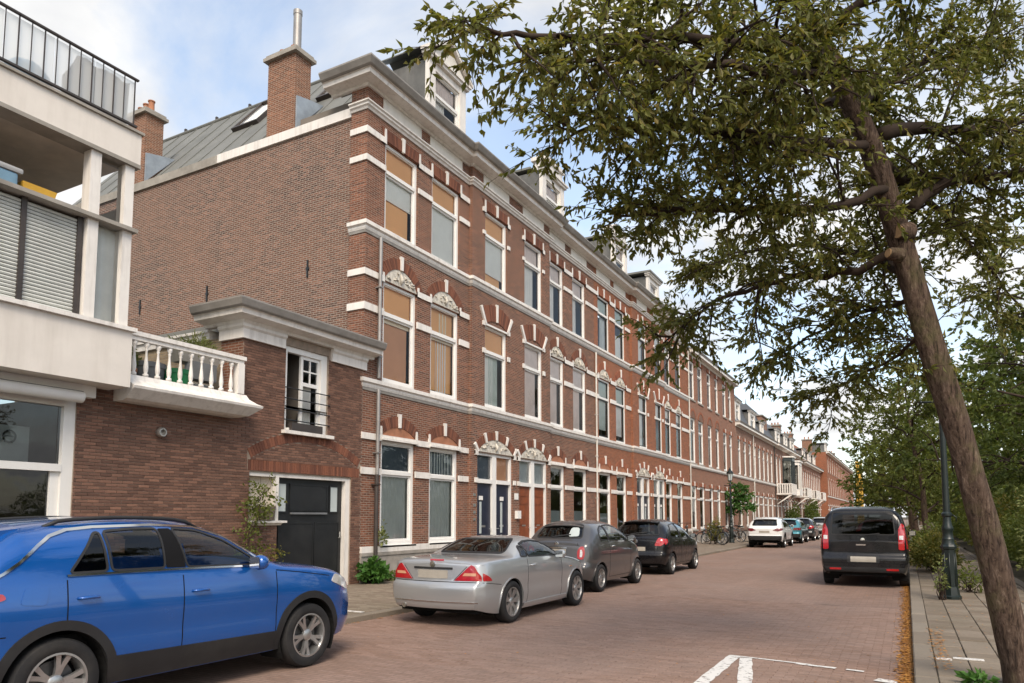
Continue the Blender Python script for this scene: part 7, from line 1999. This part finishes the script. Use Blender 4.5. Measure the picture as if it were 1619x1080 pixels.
# garden trees beyond the pavement
street_tree(41, (3.9, 18.6, .1), 6.6, 2.9, (-.5, -.3, 0), "dark garden tree right of the leaning trunk, nearest the camera", "leaf_dark", (.13, .075, .3, .6), .2, 13, 1.6, 3.6, 8, 12, c0=.2, name="garden_tree")
street_tree(43, (5.2, 27.5, .1), 7.4, 3.2, (-.5, 0, 0), "garden tree with mixed green crown behind the green lamp post", "leaf_mid", (.16, .09, .3, .6), .2, 13, 1.8, 3.2, 8, 12, c0=.2, name="garden_tree")
street_tree(45, (6.0, 38.0, .1), 9.0, 4.0, (-.5, 0, 0), "broad garden tree mid way along the planted strip", "leaf_dark", (.2, .12, .3, .6), .22, 12, 2.0, 2.6, 8, 11, c0=.2, name="garden_tree")
street_tree(47, (6.5, 52.0, .1), 9.5, 4.4, (-.5, 0, 0), "pale green garden tree farther along the planted strip", "leaf_mid", (.26, .15, .3, .6), .22, 12, 2.2, 2.2, 8, 11, c0=.2, name="garden_tree")
street_tree(49, (7.0, 72.0, .1), 10, 5.0, (-.5, 0, 0), "farthest garden tree above the planted strip", "leaf_dark", (.34, .2, .3, .6), .25, 12, 2.6, 2.0, 8, 10, c0=.2, name="garden_tree")
# shrubs along the pavement edge
bush(51, (.62, 23.2, .1), (.66, .95, 1.0), 3000, "leaf_yellow", (.10, .055, .2, .7), "yellow green shrub in the kerbside bed behind the lamp post", cat="shrub")
bush(52, (.55, 25.2, .1), (.55, 1.1, 1.25), 2400, "leaf_mid", (.09, .05, .2, .7), "green shrub at the foot of the slim tree by the van", cat="shrub")
bush(53, (2.95, 18.6, .1), (.8, 1.5, 1.55), 5200, "leaf_pale", (.085, .05, .2, .7), "pale variegated bush right of the leaning trunk beside the bicycles", cat="shrub")
bush(54, (3.1, 22.6, .1), (1.0, 1.6, 1.9), 4200, "leaf_mid", (.10, .055, .2, .7), "mid green bush between the pale bush and the garden trees", cat="shrub")
bush(55, (2.95, 26.0, .1), (.85, 1.8, 1.5), 3000, "leaf_dark", (.11, .06, .2, .7), "dark bush along the path behind the lamp post", cat="shrub")
bush(56, (3.0, 31.0, .1), (.9, 2.6, 2.1), 3600, "leaf_yellow", (.14, .08, .2, .7), "tall yellowing bush along the planted strip", cat="shrub")
bush(57, (3.1, 37.5, .1), (1.0, 3.0, 2.2), 3200, "leaf_mid", (.17, .09, .2, .7), "long green bush half way along the planted strip", cat="shrub")
bush(58, (3.2, 46.0, .1), (1.1, 4.5, 2.4), 3200, "leaf_dark", (.22, .12, .2, .7), "dark green hedge like bush far along the planted strip", cat="shrub")
bush(59, (3.2, 60.0, .1), (1.2, 8.0, 2.6), 3200, "leaf_mid", (.3, .17, .2, .7), "farthest hedge of bushes along the planted strip", cat="shrub")
bush(60, (3.6, 14.6, .1), (.9, 1.6, 1.9), 4200, "leaf_dark", (.09, .05, .2, .7), "dark bush at the right edge nearest the camera", cat="shrub")
bush(61, (.52, 7.86, .1), (.10, .10, .09), 60, "leaf_fresh", (.10, .05, .1, .7), "small green weed at the bottom edge by the slabs", "weed", "plant", stems=False)
bush(62, (.50, 15.42, .1), (.10, .12, .75), 150, "leaf_pale", (.07, .03, .1, .6), "straggly weed climbing at the foot of the green lamp post", "weed", "plant")
bush(63, (1.05, 17.2, .1), (.32, .30, .55), 220, "leaf_mid", (.10, .045, .4, .6), "small arching plant to the right of the lamp post", "shrub", "plant")
bush(64, (4.4, 20.5, .1), (1.6, 2.2, 2.6), 5200, "leaf_mid", (.12, .065, .2, .7), "tall leafy shrub behind the pale variegated bush", cat="shrub")
bush(65, (4.6, 26.0, .1), (1.6, 2.6, 2.9), 5200, "leaf_pale", (.13, .07, .2, .7), "tall pale shrub in the garden behind the lamp post", cat="shrub")
bush(66, (4.8, 33.0, .1), (1.7, 3.4, 3.2), 4600, "leaf_dark", (.17, .09, .2, .7), "dark garden shrub rising behind the yellowing bush", cat="shrub")
bush(67, (5.0, 42.0, .1), (1.8, 4.5, 3.4), 4200, "leaf_mid", (.22, .12, .2, .7), "high green garden shrub beyond the dark one", cat="shrub")
bush(68, (5.0, 55.0, .1), (2.0, 7.0, 3.6), 4200, "leaf_pale", (.3, .16, .2, .7), "long pale garden thicket in the distance on the right", cat="shrub")
bush(69, (4.5, 80.0, .1), (2.2, 16.0, 4.2), 4800, "leaf_mid", (.42, .24, .2, .7), "farthest garden thicket at the end of the planted strip", cat="shrub")
bush(70, (5.4, 15.5, .1), (1.6, 2.0, 3.0), 5200, "leaf_mid", (.10, .055, .2, .7), "tall shrub at the far right edge behind the dark bush", cat="shrub")
# left side plants
bush(71, (-10.72, 13.05, .1), (.30, .36, .50), 420, "leaf_fresh", (.14, .11, .1, .9), "bright green leafy plant at the foot of the downpipe", "wall_plant", "plant")
bush(72, (-10.8, 13.75, .1), (.14, .35, .22), 140, "leaf_pale", (.09, .05, .1, .7), "low weed along the stone plinth behind the silver roadster", "weed", "plant")
bush(73, (-10.86, 13.52, .85), (.06, .14, .55), 70, "leaf_pale", (.09, .06, .1, .7), "pale climbing plant on the corner window sill", "climber", "plant", stems=False)
def vine(seed, pts, n, spread, leafm, leaf, label, name="climber"):
    rg = np.random.default_rng(seed); sp = smooth_path(pts, 6, .02, rg)
    root = plant(name, tuple(pts[0]), label, "plant")
    o = MB().tube([tuple(p) for p in sp], list(np.linspace(.014, .004, len(sp))), 5, False)
    lp, ld = [], []
    for i in range(n):
        p, d, _ = poly_at(sp, rg.random() ** .8)
        q = p + rg.normal(0, 1, 3) * np.array(spread)
        o.tube([tuple(p), tuple(q)], [.004, .002], 3, False)
        k = 9
        lp.append(q + rg.normal(0, .05, (k, 3))); ld.append(np.repeat(unit(q - p)[None], k, 0))
    v = leaves_np(rg, np.concatenate(lp), np.concatenate(ld), *leaf)
    o.build("stems", "twig", root)
    leaf_mesh("foliage", v, len(v) // 4, leafm, root, np.array(pts[0]))
vine(81, [(-10.82, 9.55, .1), (-10.84, 9.48, .6), (-10.80, 9.52, 1.2), (-10.78, 9.66, 1.7), (-10.80, 9.86, 2.15)], 95, (.08, .16, .12), "leaf_mid", (.075, .045, .3, .5), "tall leafy climber growing up the wall left of the garage door")
vine(82, [(-10.6, 9.95, .1), (-10.62, 9.85, .6), (-10.6, 9.95, 1.1)], 30, (.06, .14, .12), "leaf_yellow", (.07, .04, .3, .5), "yellowing low stems under the garage sill")
# plants on the balcony
bush(84, (-11.5, 8.78, 4.58), (.18, .42, .36), 420, "leaf_pale", (.13, .018, -.3, .3), "tuft of pale green grass in the trough on the balcony", "potted_grass", "plant", stems=False)
bush(85, (-11.15, 7.15, 4.0), (.16, .2, .62), 260, "leaf_mid", (.09, .03, .2, .5), "green plant in the terracotta pot on the balcony", "potted_plant", "plant")
bush(86, (-11.3, 7.45, 3.62), (.14, .2, .6), 240, "leaf_dark", (.08, .03, .2, .5), "dark potted plant next to the grey tub on the balcony", "potted_plant", "plant")
bush(87, (-11.6, 6.98, 4.3), (.12, .15, .5), 120, "leaf_pale", (.1, .025, .0, .4), "sprig of pale leaves above the left end of the balustrade", "potted_plant", "plant")
# far facade greenery
ivy = street_tree(91, (-10.2, 51.5, .1), 3.3, .75, (.05, 0, 0), "small round green tree against the brick front behind the left lamp post", "leaf_fresh", (.16, .10, .2, .7), .07, 8, .7, 7, 7, 9, c0=.55, group=None, name="wall_tree", twig_len=.35)
bush(92, (-10.3, 80.0, .1), (.7, 2.0, 2.6), 1500, "leaf_dark", (.22, .13, .2, .7), "dark shrub in a front garden under the bay windows", cat="shrub")
bush(93, (-10.2, 96.0, .1), (.8, 3.0, 3.4), 1500, "leaf_dark", (.28, .16, .2, .7), "far dark shrub in a front garden beneath the balcony", cat="shrub")
bush(94, (-9.35, 40.6, .1), (.42, .42, 1.35), 900, "leaf_yellow", (.11, .06, .1, .7), "yellow leaved shrub standing among the bicycles", cat="shrub")

# ------------------------------------------------------------------ lamp posts
def lamp_post(loc, h, label, ladder=True, head=True):
    r = empty("street_lamp", loc, 0, label, "lamp post", "green iron lamp posts")
    r.scale = (.86, .86, 1.0)
    def L_(prof, nm, m="lamp_green", seg=12, z=0): return MB().lathe(prof, (0, 0, z), seg).build(nm, m, r, smooth=30, world=False)
    L_([(.20, 0), (.20, .05), (.175, .07), (.16, .16), (.145, .22)], "foot", seg=8)
    L_([(.142, .22), (.125, .85), (.128, .90), (.15, .92), (.155, .96), (.13, 1.0)], "base_shaft", seg=8)
    L_([(.13, 1.0), (.115, 1.04), (.118, 1.10), (.10, 1.13), (.098, 1.24), (.112, 1.27), (.112, 1.31), (.085, 1.36), (.075, 1.50), (.10, 1.53), (.10, 1.57), (.07, 1.60)], "collar", seg=14)
    L_([(.068, 1.60), (.055, h - 1.0), (.07, h - .98), (.07, h - .94), (.045, h - .90), (.042, h - .78)], "shaft", seg=12)
    for k in range(8):
        a = 2 * math.pi * k / 8
        MB().tube([(.137 * math.cos(a), .137 * math.sin(a), .24), (.122 * math.cos(a), .122 * math.sin(a), .84)], [.014, .012], 5).build("flute", "lamp_green", r, smooth='all', world=False)
    MB().tube([(-.36, 0, h - 1.02), (.36, 0, h - 1.02)], .018, 8).build("ladder_bar", "lamp_green", r, smooth='all', world=False)
    for s in (-1, 1):
        MB().tube([(s * .36, 0, h - 1.02), (s * .40, 0, h - 1.0)], .03, 8).build("bar_knob", "lamp_green", r, smooth='all', world=False)
    MB().tube([(0.10, -.02, 1.55), (.17, -.02, 1.50), (.17, -.02, 1.42)], .012, 6).build("hook", "lamp_green", r, smooth='all', world=False)
    # lantern
    b0, b1 = h - .72, h - .30
    L_([(.06, h - .78), (.10, b0 - .02), (.125, b0)], "lantern_cradle", seg=6)
    L_([(.12, b0), (.20, b1)], "lantern_glass", "frosted", seg=6)
    for k in range(6):
        a = 2 * math.pi * k / 6
        MB().tube([(.122 * math.cos(a), .122 * math.sin(a), b0), (.204 * math.cos(a), .204 * math.sin(a), b1)], .011, 5).build("lantern_bar", "lamp_green", r, world=False)
    L_([(.235, b1 - .01), (.24, b1 + .03), (.15, b1 + .14), (.09, b1 + .18), (.085, b1 + .24), (.05, b1 + .27), (.02, b1 + .33), (.0, b1 + .36)], "lantern_hood", seg=12)
    return r
lamp_post((.66, 15.7, .1), 4.7, "dark green iron lamp post on the right pavement beside the leaning tree")
lamp_post((-9.0, 43.2, .1), 4.35, "dark lantern lamp post on the far left pavement by the bicycles")

# ------------------------------------------------------------------ bicycles
def bicycle(label, loc, rz, lean, frame_m):
    r = empty("bicycle", loc, 0, label, "bicycle", "parked bicycles")
    r.rotation_euler = (lean, 0, rz)
    r.rotation_mode = 'XYZ'
    wr = .34
    for (y, nm) in ((0, "wheel"), (1.08, "wheel")):
        w = empty(nm, (0, y, wr)); w.parent = r
        pts = [(0, wr * .97 * math.cos(a), wr * .97 * math.sin(a)) for a in np.linspace(0, 2 * math.pi, 29)]
        MB().tube(pts, .019, 6, False).build("tyre", "rubber", w, smooth='all', world=False)
        pts = [(0, wr * .90 * math.cos(a), wr * .90 * math.sin(a)) for a in np.linspace(0, 2 * math.pi, 25)]
        MB().tube(pts, .010, 5, False).build("rim", "alloy", w, smooth='all', world=False)
        sp = MB()
        for k in range(16):
            a = 2 * math.pi * k / 16
            sp.tube([(.02 * (1 if k % 2 else -1), 0, 0), (0, wr * .89 * math.cos(a), wr * .89 * math.sin(a))], .0022, 3, False)
        sp.tube([(-.045, 0, 0), (.045, 0, 0)], .02, 8)
        sp.build("spokes", "alloy", w, world=False)
        g = [(0, y + (wr + .02) * math.cos(a), wr + (wr + .02) * math.sin(a)) for a in np.linspace(R(20), R(170), 14)]
        o = MB()
        for p, q in zip(g[:-1], g[1:]): o.add([(-.028, *p[1:]), (.028, *p[1:]), (.028, *q[1:]), (-.028, *q[1:])], [(0, 1, 2, 3)])
        o.build("mudguard", frame_m, r, world=False)
    BB, ST, HT, HB = (0, .46, .30), (0, .28, .86), (0, .86, .92), (0, .92, .62)
    f = MB().tube([BB, ST], .017, 8).tube([BB, HB], .019, 8).tube([(0, .32, .72), (0, .88, .84)], .017, 8).tube([HT, HB], .02, 8)
    for s in (-1, 1): f.tube([(s * .05, 0, wr), BB], .009, 6).tube([(s * .05, 0, wr), (0, .30, .78)], .008, 6).tube([(s * .05, 1.08, wr), HB], .011, 6)
    f.build("frame", frame_m, r, smooth='all', world=False)
    MB().tube([HT, (0, .84, 1.04)], .013, 6).tube([(-.27, .66, 1.06), (-.24, .76, 1.07), (-.12, .83, 1.05), (.12, .83, 1.05), (.24, .76, 1.07), (.27, .66, 1.06)], .012, 6).build("handlebar", "iron_black", r, smooth='all', world=False)
    MB().loft([[(cx_ * w_, y, z + zz) for cx_, zz in ((-1, 0), (-.6, .04), (.6, .04), (1, 0), (.5, -.03), (-.5, -.03))] for w_, y, z in ((.03, .44, .93), (.06, .34, .93), (.105, .20, .94), (.10, .14, .945))]).build("saddle", "iron_black", r, smooth='all', world=False)
    MB().lathe([(.085, -.01), (.09, 0), (.085, .01)], (.06, .46, .30), 18, 'x').tube([(.07, .46, .30), (.09, .46, .13)], .01, 6).tube([(-.07, .46, .30), (-.09, .46, .47)], .01, 6).box(.08, .17, .43, .49, .115, .135).box(-.17, -.08, .43, .49, .46, .48).build("crank", "iron_black", r, world=False)
    MB().box(-.06, .06, -.22, .22, .735, .75).tube([(.05, 0, wr), (.06, -.05, .74)], .006, 5).tube([(-.05, 0, wr), (-.06, -.05, .74)], .006, 5).build("carrier", "iron_black", r, world=False)
    MB().lathe([(.02, 0), (.045, .05), (.045, .07), (.0, .08)], (0, .98, .86), 12, 'y').build("front_lamp", "metal_plate", r, smooth='all', world=False)
    return r
bicycle("black bicycle nearest the kerb in the group by the yellow shrub", (-8.75, 39.5, .1), R(62), R(7), "iron_black")
bicycle("dark bicycle second from the kerb with handlebars beside the lamp post", (-8.85, 40.4, .1), R(70), R(-5), "plastic_grey")
bicycle("dark blue bicycle behind the two black bicycles at the lamp post", (-9.0, 41.3, .1), R(58), R(6), "paint_dark")
bicycle("black bicycle leaning on the brick front left of the yellow shrub", (-10.3, 38.2, .1), R(12), R(9), "iron_black")
bicycle("grey bicycle parked between the lamp post and the white crossover", (-8.55, 45.4, .1), R(75), R(-6), "plastic_grey")
bicycle("dark bicycle with grey mudguards farthest left, against the brick front", (-10.35, 36.4, .1), R(8), R(9), "plastic_grey")
bicycle("black bicycle parked just beyond the lamp post on the left pavement", (-8.7, 44.2, .1), R(66), R(6), "iron_black")
bicycle("blue grey bicycle standing behind the yellow shrub", (-9.5, 42.4, .1), R(80), R(-4), "plastic_blue")
bicycle("bicycle leaning into the pale bush at the right edge, red frame", (2.55, 16.6, .1), R(-14), R(10), "paint_red")
bicycle("black bicycle leaning at the right edge behind the red one", (2.75, 17.6, .1), R(-10), R(8), "iron_black")
